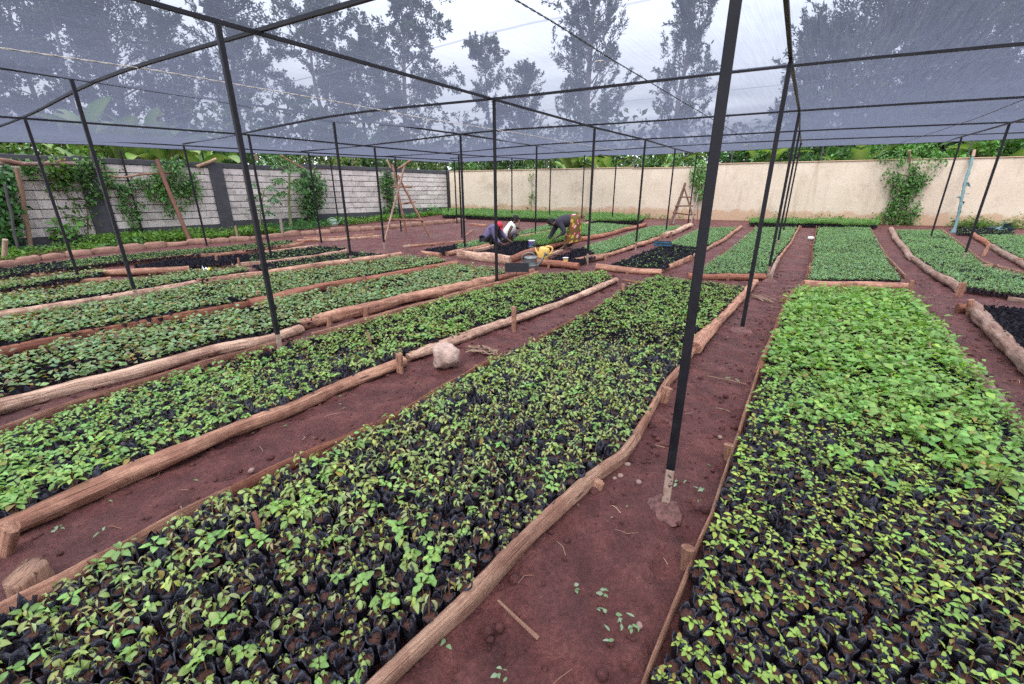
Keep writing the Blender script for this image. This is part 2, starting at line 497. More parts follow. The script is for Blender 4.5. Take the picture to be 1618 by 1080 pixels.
mu = wt.nodes.new('ShaderNodeMix'); mu.data_type = 'RGBA'; mu.blend_type = 'MULTIPLY'; mu.inputs[0].default_value = 1.0
wt.links.new(mx.outputs[2], mu.inputs[6]); wt.links.new(gx2.outputs[0], mu.inputs[7]); wt.links.new(mu.outputs[2], bg.inputs['Color'])
bg.inputs['Strength'].default_value = 0.128
wt.links.new(bg.outputs[0], wo.inputs['Surface'])
sl = bpy.data.lights.new('sun', 'SUN'); so = bpy.data.objects.new('sun', sl); COL.objects.link(so)
sl.energy = 1.0; sl.angle = math.radians(22); sl.color = (1.0, 0.96, 0.9)
sd = Vector((math.sin(SUN_AZ) * math.cos(SUN_EL), math.cos(SUN_AZ) * math.cos(SUN_EL), math.sin(SUN_EL)))
so.rotation_euler = sd.to_track_quat('Z', 'Y').to_euler()
S.view_settings.view_transform = 'Standard'; S.view_settings.look = 'None'; S.view_settings.gamma = 1.0
S.view_settings.exposure = 1.10
S.render.engine = 'CYCLES'
cy = S.cycles
cy.use_denoising = False; cy.max_bounces = 6; cy.diffuse_bounces = 3; cy.glossy_bounces = 2; cy.transmission_bounces = 3
cy.transparent_max_bounces = 12; cy.caustics_reflective = False; cy.caustics_refractive = False
cy.sample_clamp_indirect = 6.0
# ------------------------------------------------------------------ shade structure
ROWS = {
    'A': [((1596, 196), (1520, 415), 1), ((1517, 217), (1469, 379), 0), ((1465, 230), (1436, 348), 0)],
    'B': [(None, (1051, 799), 1), ((1252, 97), (1172, 520), 0), ((1263, 178), (1212, 440), 1), ((1267, 209), (1227, 393), 1), ((1267, 225), (1237, 368), 0)],
    'C': [((344, 38), (445, 562), 1), ((781, 159), (785, 450), 0), ((937, 203), (928, 417), 1), ((1020, 222), (1004, 396), 1), ((1069, 236), (1052, 369), 0), ((1102, 244), (1087, 354), 0)],
    'D': [((115, 126), (219, 481), 1), ((527, 186), (556, 420), 1), ((730, 213), (735, 406), 1), ((849, 231), (846, 374), 0), ((924, 241), (919, 345), 0), ((976, 249), (967, 351), 1)],
    'E': [((43, 189), (127, 446), 0), ((394, 214), (430, 413), 0), ((594, 233), (608, 396), 1), ((723, 245), (730, 375), 0), ((810, 250), (809, 346), 0), ((870, 254), (868, 347), 0)],
    'F': [((290, 231), (327, 388), 0), ((487, 242), (508, 383), 0), ((624, 249), (634, 365), 0), ((719, 254), (722, 353), 0)],
    'G': [((192, 237), (229, 379), 0), ((331, 240), (346, 362), 0), ((522, 248), (535, 352), 0), ((706, 256), (709, 342), 0)],
}
samples = []
POSTS = []
for rn, lst in ROWS.items():
    for top, base, foot in lst:
        b = G(*base)
        if top is not None:
            z = rise(b, top[1])
            samples.append((b[0], b[1], b[2] + z))
            POSTS.append([rn, b, b[2] + z, foot])
        else:
            POSTS.append([rn, b, None, foot])
SA = np.array(samples)
_A = np.c_[np.ones(len(SA)), SA[:, 0], SA[:, 1], SA[:, 0] * SA[:, 1], SA[:, 1] ** 2]
_w = 1 / (1 + 0.05 * SA[:, 1])
_co = np.linalg.lstsq(np.c_[_A[:, :3]] * _w[:, None], SA[:, 2] * _w, rcond=None)[0]
_res = SA[:, 2] - _A[:, :3] @ _co


def zroof(x, y):
    """height of the roof frame: a near-level plane plus the local unevenness of the posts"""
    x = np.asarray(x, float); y = np.asarray(y, float)
    base = _co[0] + _co[1] * x + _co[2] * y
    d2 = (x[..., None] - SA[:, 0]) ** 2 + (y[..., None] - SA[:, 1]) ** 2
    w = np.exp(-d2 / (2 * 1.7 ** 2))
    return base + (w * _res).sum(-1) / (w.sum(-1) + 0.25)


def ROOF(px, py): return hit(px, py, lambda x, y: float(zroof(x, y)))

for p in POSTS:
    if p[2] is None: p[2] = float(zroof(p[1][0], p[1][1]))

frame = empty('shade_house', (0, 0, 0), 0, 'black steel post and beam frame standing over all the seedling beds', 'shade house')
# direction of the rows on the ground
_b = [p[1] for p in POSTS if p[0] == 'C']
ROWDIR = np.array([_b[-2][0] - _b[0][0], _b[-2][1] - _b[0][1]]); ROWDIR /= np.linalg.norm(ROWDIR)
PERP = np.array([ROWDIR[1], -ROWDIR[0]])
UPV = (ROWDIR[0], ROWDIR[1], 0)
for rn, b, zt, foot in POSTS:
    mb = MB(); h = 0.0215
    up3 = np.array([0, 0, 1.0])
    ax = [(PERP[0], PERP[1], 0), (ROWDIR[0], ROWDIR[1], 0), up3]
    if rn == 'B': ax = [(0.92, -0.39, 0), (0.39, 0.92, 0), up3]
    z0 = b[2] + (0.24 if foot else -0.05)
    box(mb, (b[0], b[1], (z0 + zt) / 2), (h, h, (zt - z0) / 2), ax, bev=0.004)
    po = mb.obj('post', MT['steel'], frame, smooth=False, loc=(b[0], b[1], b[2]))
    if foot:
        m2 = MB()
        box(m2, (b[0], b[1], b[2] + 0.095), (h - 0.001, h - 0.001, 0.145), ax, bev=0.004)
        fo = m2.obj('post_foot', MT['foot'], po, smooth=False, loc=(b[0], b[1], b[2]))
        fo.location = (0, 0, 0)

# crumbled mortar round the feet of the nearest posts
for (px, py), r in (((1051, 801), 0.10), ((1172, 522), 0.13), ((604, 398), 0.22), ((722, 355), 0.2), ((1004, 398), 0.16), ((1216, 443), 0.13)):
    c = G(px, py); mb = MB(); n = 48; k = 18
    rr = np.linspace(0, 1, k); th = np.arange(n) / n * 2 * PI
    X = rr[:, None] * np.cos(th); Y = rr[:, None] * np.sin(th)
    q = np.stack([X * 4, Y * 4, np.full_like(X, px * .1)], -1)
    rad = r * (1 + 0.3 * fbm(np.stack([np.cos(th) * 1.5, np.sin(th) * 1.5, np.full(n, px * .3)], -1), 2))
    Z = 0.030 * (1 - rr[:, None] ** 1.3) * (1 + 1.1 * fbm(q * 1.2, 3)) + 0.030 * np.abs(fbm(q * 2.6, 3, 4)) * (1 - rr[:, None] ** 4) - 0.022 * rr[:, None] ** 3 + 0.004
    V = np.stack([c[0] + X * rad, c[1] + Y * rad, c[2] + Z], -1).reshape(-1, 3)
    f = [(i * n + j, i * n + (j + 1) % n, i * n + n + (j + 1) % n, i * n + n + j) for i in range(k - 1) for j in range(n)]
    mb.add(V, f); o = mb.obj('post_footing', MT['mortar'], frame)


def beam(pts, name='beam', w=0.02, hgt=0.02):
    mb = MB()
    tube(mb, pts, 0.0225, 4, phase=PI / 4, jit=0.0)
    return mb.obj(name, MT['steel'], frame, smooth=False)


def extend(pts, a, b):
    pts = [np.asarray(p, float) for p in pts]
    d0 = pts[0] - pts[1]; d1 = pts[-1] - pts[-2]
    return [pts[0] + d0 / np.linalg.norm(d0) * a] + pts + [pts[-1] + d1 / np.linalg.norm(d1) * b]


for rn in 'ABCDEF':
    tops = [np.array([p[1][0], p[1][1], p[2] + 0.02]) for p in POSTS if p[0] == rn]
    ext = {'A': (3.6, 2.2), 'B': (4.2, 1.6), 'C': (8.0, 0.6), 'D': (7.0, 0.6), 'E': (6.0, 0.3), 'F': (4.0, 0.3)}[rn]
    tops = extend(tops, *ext)
    beam(resample(tops, 0.6))
CROSS = [
    ([(630, 0), (427, 57), (353, 76), (157, 131), (52, 187), (0, 205)], 4.5, 2.5),
    ([(1618, 80), (1257, 110), (1147, 123), (1080, 131), (807, 162), (780, 163), (540, 184), (397, 213), (297, 230)], 3.0, 0.3),
    ([(1618, 160), (1262, 180), (1080, 193), (950, 202), (780, 209), (607, 231), (493, 241)], 3.0, 0.5),
    ([(1618, 197), (1270, 210), (1080, 221), (1020, 223), (853, 231), (733, 243), (623, 249)], 3.0, 0.5),
    ([(1618, 213), (1270, 224), (1080, 232), (1020, 237), (857, 245), (722, 252)], 2.0, 0.3),
]
for pts, a, b in CROSS:
    P3 = [ROOF(*p) for p in pts]
    P3 = extend(P3, a, b)
    P3 = smooth_line(resample(P3, 0.8), 3)
    P3[:, 2] += 0.062
    beam(P3)
# behind the photographer: one more cross beam to carry the net
q = np.array([0.8, 1.9]); e0, e1 = q - PERP * 12 - ROWDIR * 1.6, q + PERP * 8 - ROWDIR * 1.6
beam(resample([(e0[0], e0[1], float(zroof(*e0)) + 0.06), (e1[0], e1[1], float(zroof(*e1)) + 0.06)], 1.0))

# the netting drawn over the frame
FARPX = [(1618, 222), (1263, 235), (1080, 244.5), (900, 251), (780, 256), (712, 259)]
SIDEPX = [(690, 258), (640, 255), (540, 249.5), (367, 243), (147, 233), (0, 228)]
far = [ROOF(*p) for p in FARPX]; side = [ROOF(*p) for p in SIDEPX]
corner = (far[-1] + side[0]) / 2
far = far[:-1] + [corner]; side = [corner] + side[1:]
fdir = far[0] - far[2]; fdir /= np.linalg.norm(fdir)
sdir = side[-1] - side[-3]; sdir /= np.linalg.norm(sdir)
far = [far[0] + fdir * 7] + far
side = side + [side[-1] + sdir * 9]
far2 = resample(far[::-1], 0.25)          # from the corner to the right
side2 = resample(side, 0.25)              # from the corner to the near left
nf, ns = 120, 150
tf = np.linspace(0, 1, nf); ts = np.linspace(0, 1, ns)
lf = np.linspace(0, 1, len(far2)); ls = np.linspace(0, 1, len(side2))
Fp = np.stack([np.interp(tf, lf, far2[:, k]) for k in range(2)], 1)
Sp = np.stack([np.interp(ts, ls, side2[:, k]) for k in range(2)], 1)
XY = Fp[None] + (Sp - Sp[0])[:, None]
Z = zroof(XY[..., 0], XY[..., 1]) + 0.10
u_ = (XY @ ROWDIR); v_ = (XY @ PERP)
Z = Z + 0.035 * fbm(np.stack([u_ * 0.5, v_ * 0.5, u_ * 0], -1), 3, 5) + 0.012 * fbm(np.stack([u_ * 0.6, v_ * 2.5, u_ * 0], -1), 3, 8) - 0.02
Z = np.maximum(Z, zroof(XY[..., 0], XY[..., 1]) + 0.075)
V = np.concatenate([XY, Z[..., None]], -1).reshape(-1, 3)
i = np.arange(ns - 1)[:, None] * nf; j = np.arange(nf - 1)[None]
f = np.stack([i + j, i + j + 1, i + nf + j + 1, i + nf + j], -1).reshape(-1, 4)
mb = MB(); mb.add(V, f, 0, (1, 1, 1), np.c_[u_.ravel(), v_.ravel(), np.zeros(ns * nf)])
# hem: the doubled edge of the net
net = mb.obj('shade_net', MT['net'])
tag(net, 'blue grey shade netting stretched flat over the black steel frame', 'shade net')
mb = MB()
hem = np.r_[V.reshape(ns, nf, 3)[0, ::-1], V.reshape(ns, nf, 3)[1:, 0]]
tube(mb, hem - (0, 0, 0.012), 0.013, 5)
mb.obj('hem', plain('net_hem', (0.10, 0.10, 0.15), 0.8, 0.3, 20), net)


def twist(pts, name, mat, label, cat, r=0.004, step=0.05, turn=0.30, dz=0.03):
    P3 = [ROOF(*p) for p in pts]; P3 = smooth_line(resample(P3, step), 6); P3[:, 2] += dz
    n = len(P3); T, A, B = frames(P3); mb = MB()
    ph = np.arange(n) * step / turn * 2 * PI
    for k in range(2):
        a = ph + k * PI
        Q = P3 + (np.cos(a)[:, None] * A + np.sin(a)[:, None] * B) * r * 1.3
        tube(mb, Q, r, 5)
    return tag(mb.obj(name, mat), label, cat)


twist([(795, -4), (880, 45), (960, 95), (1080, 165), (1180, 222)], 'twisted_wire', MT['wire'], 'dark twisted wire crossing under the net between the tall trees', 'wire', 0.0035, 0.04, 0.20)
twist([(-5, 80), (160, 103), (244, 115), (540, 165), (673, 190), (823, 213), (980, 240)], 'twisted_rope', MT['cord'], 'pale twisted cord stretched under the left half of the net', 'cord', 0.004, 0.05, 0.30)
twist([(1622, 158), (1540, 190), (1440, 222), (1390, 236)], 'net_wire', MT['wire'], 'thin dark wire under the net at the right edge', 'wire', 0.004, 0.06, 0.3)
for pts, lab in (([(940, 97), (952, 95), (957, 104)], 'short white tie of cord on the dark twisted wire'),
                 ([(679, 190), (672, 191), (671, 197), (677, 198)], 'small curled white tie on the pale cord left of centre'),
                 ([(1176, 230), (1181, 228), (1183, 232)], 'tiny white tie hanging under the far edge of the net')):
    P3 = smooth_line(resample([ROOF(*p) - (0, 0, 0.0) for p in pts], 0.02), 2)
    mb = MB(); tube(mb, P3, 0.006 if pts[0][0] != 1176 else 0.012, 6); tag(mb.obj('tie_cord', MT['cord']), lab, 'tie')

# ------------------------------------------------------------------ ground
def axis(parts):
    a = []
    for lo, hi, st in parts: a += list(np.arange(lo, hi - 1e-6, st))
    return np.array(a + [parts[-1][1]])
gx = axis([(-220, -40, 20), (-40, -16, 1.5), (-16, -7, 0.16), (-7, -4, 0.035), (-4, 3.5, 0.018), (3.5, 7, 0.035), (7, 16, 0.16), (16, 40, 1.5), (40, 220, 20)])
gy = axis([(-30, 0, 3), (0, 0.5, 0.1), (0.5, 5, 0.018), (5, 7.5, 0.035), (7.5, 12, 0.07), (12, 28, 0.3), (28, 60, 3), (60, 260, 20)])
X, Y = np.meshgrid(gx, gy)
Z = terr(X, Y)
near = (np.abs(X) < 9) & (Y < 13) & (Y > 0)
q = np.stack([X, Y, 0 * X], -1)
dz = np.zeros_like(Z)
qq = q[near]
n1 = fbm(qq * 1.6, 3, 1); n2 = fbm(qq * 9, 4, 2); n3 = fbm(qq * 30, 2, 3)
dz[near] = 0.018 * n1 + 0.018 * np.sign(n2) * np.abs(n2) ** 0.8 + 0.008 * n3 - 0.012
# foot prints trodden into the paths
rf = np.random.default_rng(12)
for _ in range(420):
    fy = rf.uniform(.8, 9); fx = rf.uniform(-.95, .85) * fy + rf.normal() * .3
    fa = math.atan2(ROWDIR[1], ROWDIR[0]) + rf.normal() * .5 + (PI if rf.random() < .5 else 0); ca_, sa_ = math.cos(fa), math.sin(fa)
    jx0, jx1 = np.searchsorted(gx, fx - .22), np.searchsorted(gx, fx + .22); jy0, jy1 = np.searchsorted(gy, fy - .22), np.searchsorted(gy, fy + .22)
    xx, yy = X[jy0:jy1, jx0:jx1] - fx, Y[jy0:jy1, jx0:jx1] - fy
    a_, b_ = (xx * ca_ + yy * sa_) / .135, (-xx * sa_ + yy * ca_) / (.048 + .012 * np.clip((xx * ca_ + yy * sa_) / .13, -1, 1))
    r2 = a_ ** 2 + b_ ** 2
    dz[jy0:jy1, jx0:jx1] += -rf.uniform(.006, .016) * np.exp(-r2 ** 2) + .006 * np.exp(-(r2 - 1.6) ** 2 * 2.5)
# the heap of loose red soil near the timber trestle
hc = G(645, 402)
Z = Z + dz + 0.20 * np.exp(-(((X - hc[0]) / 0.5) ** 2 + ((Y - hc[1]) / 0.45) ** 2)) * (1 + 0.3 * fbm(q * 4, 2, 9))
nx, ny = len(gx), len(gy)
i = np.arange(ny - 1)[:, None] * nx; j = np.arange(nx - 1)[None]
f = np.stack([i + j, i + j + 1, i + nx + j + 1, i + nx + j], -1).reshape(-1, 4)
mb = MB(); mb.add(np.stack([X, Y, Z], -1).reshape(-1, 3), f)
tag(mb.obj('ground', MT['earth']), None, None, None, 'structure')

# ------------------------------------------------------------------ timber edging
def log(pts, r, label, col, style='log', ends=None, group='logs edging the beds', cat='log'):
    """one length of timber lying along the edge of a bed: pts are places where its axis is seen"""
    P3 = np.array(GL(pts, r * 0.62))
    fine_ = np.min(np.linalg.norm(P3 - CAM, axis=1)) < 6.5
    P3 = resample(P3, 0.05 if fine_ else 0.12)
    P3 = smooth_line(P3, 2); n = len(P3)
    mb = MB(); sd = R.randrange(1000)
    s = np.linspace(0, 1, n)
    if style == 'log':
        q_ = np.c_[s * n * (.05 if fine_ else .12) * .9, s * 0 + sd, s * 0]
        P3[:, 2] += 0.022 * fbm(q_, 2, sd); P3[:, 0] += 0.016 * fbm(q_ + 31, 2, sd); P3[:, 1] += 0.020 * fbm(q_ + 57, 2, sd)
        r = r * 0.92
        rad = r * (1 + 0.16 * fbm(np.c_[s * n * (.05 if fine_ else .12) * 1.2, s * 0 + sd, s * 0], 3, sd)) * (1.04 - 0.10 * s)
        tube(mb, P3, rad, 26 if fine_ else 14, jit=0.34, seed=sd, flat=(1, R.uniform(.82, .98)), rough=.05 if fine_ else 0, phase=R.random())
    elif style == 'slab':      # rough sawn off-cut lying flat side out
        tube(mb, P3, r * (1 + 0.12 * fbm(np.c_[s * 6, s * 0 + sd, s * 0], 2, sd)), 20 if fine_ else 12, jit=0.30, seed=sd, flat=(0.55, 1.0), rough=.05 if fine_ else 0)
    else:                      # thin plank on edge
        tube(mb, P3, r * (1 + 0.10 * fbm(np.c_[s * 7, s * 0 + sd, s * 0], 2, sd)), 8, jit=0.20, seed=sd, flat=(0.22, 1.05), phase=PI / 8)
    c = P3[0]
    o = mb.obj('plank' if style == 'plank' else 'log', MT['timber'], loc=c)
    o.color = (*col, 1)
    return tag(o, label, 'plank' if style == 'plank' else cat, group if style != 'plank' else 'planks edging the beds')


PALE, RED, MID, GREY, DUN = (0.70, 0.50, 0.385), (0.39, 0.175, 0.115), (0.58, 0.335, 0.235), (0.42, 0.315, 0.26), (0.57, 0.365, 0.265)
LOGS = [
    # bed A (right front)
    ([(975, 1230), (1017, 1080), (1054, 987), (1079, 927), (1100, 867), (1123, 818)], .042, 'plank', MID, 'thin plank at the very front left edge of the right front bed'),
    ([(1124, 816), (1140, 765), (1155, 720), (1167, 685)], .042, 'plank', DUN, 'short thin plank left of the right front bed, beside the near post'),
    ([(1166, 690), (1178, 650), (1190, 612), (1197, 590)], .055, 'plank', MID, 'split plank leaning out of the left edge of the right front bed'),
    ([(1198, 590), (1218, 540), (1236, 495), (1252, 462)], .06, 'slab', RED, 'dark rough slab along the far left edge of the right front bed'),
    ([(1258, 459), (1330, 464), (1400, 470), (1436, 474)], .05, 'plank', DUN, 'thin board across the far end of the right front bed'),
    ([(1436, 475), (1463, 503), (1483, 527), (1510, 557), (1560, 617)], .065, 'slab', GREY, 'grey slab half hidden by leaves on the right edge of the right front bed'),
    ([(1560, 617), (1618, 690), (1760, 850), (1900, 1010)], .065, 'slab', GREY, 'grey slab leaving the picture on the right edge of the right front bed'),
    # bed B (middle front)
    ([(450, 1225), (600, 1080), (670, 1013), (737, 953), (847, 837), (934, 757), (984, 722), (1005, 690)], .056, 'slab', DUN, 'long sawn rail at the near right edge of the middle front bed'),
    ([(1003, 692), (1024, 655), (1050, 610), (1080, 577), (1098, 549)], .05, 'slab', MID, 'red brown rail on the right of the middle front bed, behind the near post'),
    ([(1096, 552), (1125, 517), (1157, 483), (1180, 459), (1194, 443)], .07, 'log', MID, 'short thick log at the far right corner of the middle front bed'),
    ([(-120, 1035), (0, 970), (93, 924), (140, 897)], .045, 'slab', MID, 'thick rail at the bottom left corner, edging the middle front bed'),
    ([(140, 897), (200, 867), (300, 810), (367, 778)], .045, 'plank', MID, 'thin pole edging the left of the middle front bed'),
    ([(367, 778), (440, 742), (540, 697), (590, 676)], .045, 'plank', RED, 'red brown board on the left edge of the middle front bed, facing the path'),
    ([(596, 674), (650, 645), (710, 608), (795, 560)], .04, 'plank', RED, 'thin board hidden by leaves on the left of the middle front bed'),
    ([(850, 542), (943, 563), (1030, 583)], .035, 'plank', MID, 'thin batten lying across the middle front bed among the leaves'),
    ([(850, 537), (934, 492), (970, 470), (985, 457)], .04, 'plank', RED, 'thin board on the left edge of the middle front bed, at its far end'),
    # bed C (left front)
    ([(-150, 900), (0, 837), (100, 793), (200, 750), (280, 720), (367, 680), (467, 643), (540, 608), (640, 571)], .062, 'log', MID, 'long thick log on the near edge of the left front bed, ending at the stone'),
    ([(644, 563), (740, 530), (807, 507), (874, 483), (974, 443)], .062, 'log', PALE, 'pale log on the near edge of the left front bed, beyond the stone'),
    ([(-100, 722), (0, 682), (100, 645), (160, 625), (267, 592), (363, 563), (440, 543)], .04, 'plank', MID, 'thin board on the far edge of the left front bed, beside the narrow path'),
    ([(493, 530), (560, 512), (640, 488), (700, 473)], .045, 'plank', MID, 'short thin board on the far edge of the left front bed, below a thick log'),
    ([(700, 472), (754, 456), (793, 447), (850, 431)], .05, 'plank', MID, 'thin board on the far edge of the left front bed, left of the blank sign'),
    # bed D
    ([(-100, 682), (0, 643), (127, 607), (200, 590), (333, 553), (433, 533), (474, 519)], .076, 'log', PALE, 'very pale smooth log, second long log from the front on the left'),
    ([(470, 512), (540, 495), (600, 483), (640, 472), (720, 456), (780, 443)], .10, 'log', MID, 'gnarled thick log in the middle, left of the slim centre post'),
    ([(782, 441), (815, 435), (842, 427)], .075, 'log', RED, 'short red brown log end just below the grey watering can'),
    # between D and E
    ([(-60, 576), (0, 557), (127, 530), (233, 510), (330, 492), (395, 480)], .06, 'slab', RED, 'dark red brown board at the left, third timber line from the front'),
    ([(395, 478), (460, 466), (540, 447), (640, 430), (720, 415)], .09, 'log', RED, 'thick red brown log running to the right from behind the left tall post'),
    # between E and F
    ([(-60, 513), (0, 498), (67, 489), (133, 476), (233, 460), (310, 447)], .07, 'log', PALE, 'pale log at the left, fourth timber line from the front'),
    ([(320, 444), (415, 431), (540, 415), (595, 407), (634, 402)], .08, 'log', DUN, 'long weathered log running to the bare soil by the heap of red earth'),
    # F / G
    ([(-40, 468), (8, 461), (67, 453), (125, 445), (176, 441)], .05, 'slab', MID, 'thin pale rail at the left, fifth timber line from the front'),
    ([(157, 431), (215, 430), (270, 427), (300, 424)], .085, 'log', MID, 'short pinkish log lying between green seedlings and empty bags'),
    ([(300, 421), (345, 419), (378, 419)], .04, 'slab', PALE, 'short pale batten behind the yellow flower in the left beds'),
    ([(380, 418), (433, 414), (490, 407), (548, 397)], .06, 'slab', PALE, 'pale rail between two beds of bare black bags'),
    # G / I
    ([(-30, 444), (0, 440), (23, 438), (58, 434), (103, 428)], .045, 'slab', MID, 'thin rail at far left in front of upright black bags'),
    ([(107, 424), (195, 416), (270, 408), (312, 404), (353, 402), (408, 395), (478, 385)], .055, 'slab', MID, 'long rail along the farthest bed on the left'),
    ([(408, 400), (450, 395), (503, 388)], .05, 'slab', PALE, 'pale clean rail end behind the bare black bags on the left'),
    # bed R1
    ([(1269, 449), (1350, 450), (1436, 453)], .085, 'log', MID, 'round sawn log across the front of the narrow bed on the right'),
    ([(1276, 440), (1280, 415), (1284, 393)], .06, 'plank', MID, 'near plank on the left side of the narrow right bed'),
    ([(1284, 391), (1288, 372), (1290, 357)], .06, 'plank', RED, 'far plank on the left side of the narrow right bed, by the white bottle'),
    ([(1431, 438), (1400, 405), (1385, 380), (1373, 358)], .045, 'plank', DUN, 'thin board along the right side of the narrow right bed'),
    # bed R0
    ([(1408, 361), (1415, 376), (1432, 395), (1442, 409)], .09, 'log', GREY, 'grey bark log at the far left edge of the bed beside the blue wrapped pole'),
    ([(1445, 409), (1462, 421), (1480, 434)], .08, 'log', GREY, 'short grey bark log between two others along the right hand bed'),
    ([(1480, 434), (1500, 446), (1518, 457)], .085, 'log', GREY, 'grey bark log at the near left corner of the bed right of the wide path'),
    ([(1463, 415), (1490, 417), (1545, 419), (1578, 420)], .03, 'plank', PALE, 'thin pale batten laid across the bed at right, below a leaning post'),
    ([(1487, 362), (1524, 390), (1556, 416), (1613, 430), (1680, 450)], .04, 'plank', DUN, 'thin board along the right side of the bed with two leaning posts'),
    ([(1592, 472), (1618, 475), (1690, 482)], .04, 'plank', GREY, 'grey board lying on the path at the right edge'),
    # bed R-1
    ([(1534, 369), (1550, 379), (1570, 391)], .075, 'log', RED, 'dark log at the far left corner of the farthest right bed'),
    ([(1565, 388), (1590, 402), (1618, 417), (1690, 457)], .085, 'log', GREY, 'bark covered log on the near side of the farthest right bed'),
    # bed Q
    ([(1535, 487), (1547, 499), (1580, 533), (1618, 570), (1760, 710)], .085, 'log', GREY, 'grey round log along the bed of empty black bags at the right edge'),
    ([(1512, 488), (1530, 489), (1560, 490)], .08, 'slab', RED, 'red brown end board at the corner of the bed of empty bags at right'),
    # bed R2
    ([(1087, 436), (1150, 437), (1208, 437)], .085, 'log', RED, 'dark red brown round log behind the near post, across a bed front'),
    ([(1217, 438), (1222, 424), (1229, 410)], .075, 'slab', GREY, 'grey splintered slab beside the right hand row of posts'),
    ([(1229, 410), (1240, 395), (1250, 383)], .05, 'slab', MID, 'middle board on the left side of the straight central path'),
    ([(1250, 383), (1256, 370), (1264, 357)], .05, 'slab', MID, 'farthest board on the left side of the straight central path'),
    # bed R3
    ([(942, 423), (990, 426), (1046, 430)], .085, 'log', MID, 'round log across the front of the bed with the lettered sign'),
    ([(1045, 426), (1070, 417), (1092, 407)], .07, 'slab', MID, 'near rail on the right of the bed with the lettered sign'),
    ([(1094, 405), (1112, 396), (1127, 387)], .055, 'slab', PALE, 'rail hidden behind the near post, right of the lettered sign'),
    ([(1127, 387), (1143, 379), (1157, 368), (1171, 358)], .07, 'log', MID, 'far log on the right of the bed with the lettered sign'),
    # bed R4
    ([(847, 414), (880, 417), (914, 420)], .10, 'log', RED, 'thick red brown log in front of the bed with the small yellow pot'),
    ([(908, 412), (935, 408), (957, 404)], .095, 'log', MID, 'thick log on the near right side of the bed with the small yellow pot'),
    ([(958, 403), (980, 396), (1002, 389)], .07, 'log', MID, 'second log on the right side of the bed with the small yellow pot'),
    ([(1003, 388), (1025, 382), (1045, 373)], .07, 'log', MID, 'third log on the right side of the bed with the small yellow pot'),
    ([(1050, 372), (1070, 365), (1092, 355)], .11, 'log', PALE, 'stout pale log ending at the stick ladder'),
    ([(852, 409), (870, 402), (889, 396)], .05, 'plank', PALE, 'pale plank between the yellow watering can and the woman in the patterned skirt'),
    # bed R5
    ([(724, 401), (760, 406), (806, 412)], .12, 'slab', PALE, 'thick sawn beam in front of the bed the two men squat at'),
    ([(806, 409), (826, 403), (846, 396)], .10, 'log', RED, 'red brown log left of the yellow watering can'),
    ([(848, 395), (880, 388), (918, 378)], .08, 'log', RED, 'red brown log passing behind the feet of the woman'),
    ([(918, 378), (953, 372), (985, 363), (1020, 355)], .09, 'log', RED, 'long log right of the woman, running to the far wall'),
    ([(748, 397), (765, 393), (780, 389)], .06, 'plank', PALE, 'pale board by the boots of the man in the red cap'),
    ([(820, 376), (845, 371), (872, 364)], .07, 'log', MID, 'log between the man in white and the bending woman'),
    ([(905, 359), (925, 354), (942, 349)], .07, 'log', PALE, 'pale log behind the bending woman'),
    # bed R6
    ([(637, 396), (670, 399), (696, 402)], .085, 'log', MID, 'round log at the corner of the bed nearest the trestle'),
    ([(706, 401), (740, 395), (772, 388)], .08, 'log', MID, 'log behind the slim post, left of the man in the red cap'),
    ([(637, 391), (648, 389)], .06, 'plank', PALE, 'short pale board at the near corner of the bed by the heap of soil'),
    ([(640, 389), (680, 386), (740, 380)], .035, 'plank', MID, 'thin board on the far side of the bed by the heap of soil'),
    # the others
    ([(470, 381), (540, 378), (603, 373)], .055, 'plank', PALE, 'front one of two loose boards lying on the bare soil at left'),
    ([(480, 377), (540, 375), (592, 370)], .055, 'plank', MID, 'back one of two loose boards lying on the bare soil at left'),
    ([(455, 384), (478, 382), (500, 380)], .05, 'plank', RED, 'short dark board end on the soil, left of the loose boards'),
    ([(742, 354), (755, 355), (768, 356)], .05, 'plank', MID, 'dark scrap of wood on the bare soil behind the man in the cap'),
    ([(984, 442), (1010, 446), (1042, 451)], .022, 'plank', MID, 'thin stick across the path between the two middle beds'),
]
for pts, r, st, col, lab in LOGS:
    k = 0.8 + 0.3 * R.random()
    log(pts, r, lab, tuple(min(.8, c * k) for c in col), st)


def peg(base, top, w, label, col=MID, flatk=0.7):
    b = G(*base); h = rise(b, top[1])
    tx, ty = project(b + np.array([0, 0, h]))
    lean = (top[0] - tx) * (np.linalg.norm(b - CAM) / F_PX)
    mb = MB(); sd = R.randrange(999)
    pts = resample([b - (0, 0, .05), b + np.array([lean, 0, h])], 0.06)
    tube(mb, pts, w * (1 + .12 * fbm(np.c_[np.arange(len(pts)) * .7, np.full(len(pts), sd), np.zeros(len(pts))], 2)), 8, jit=.16, seed=sd, flat=(1, flatk), phase=PI / 8, up=UPV)
    o = mb.obj('peg', MT['timber'], loc=b); o.color = (*col, 1)
    return tag(o, label, 'peg', 'wooden pegs holding the logs')


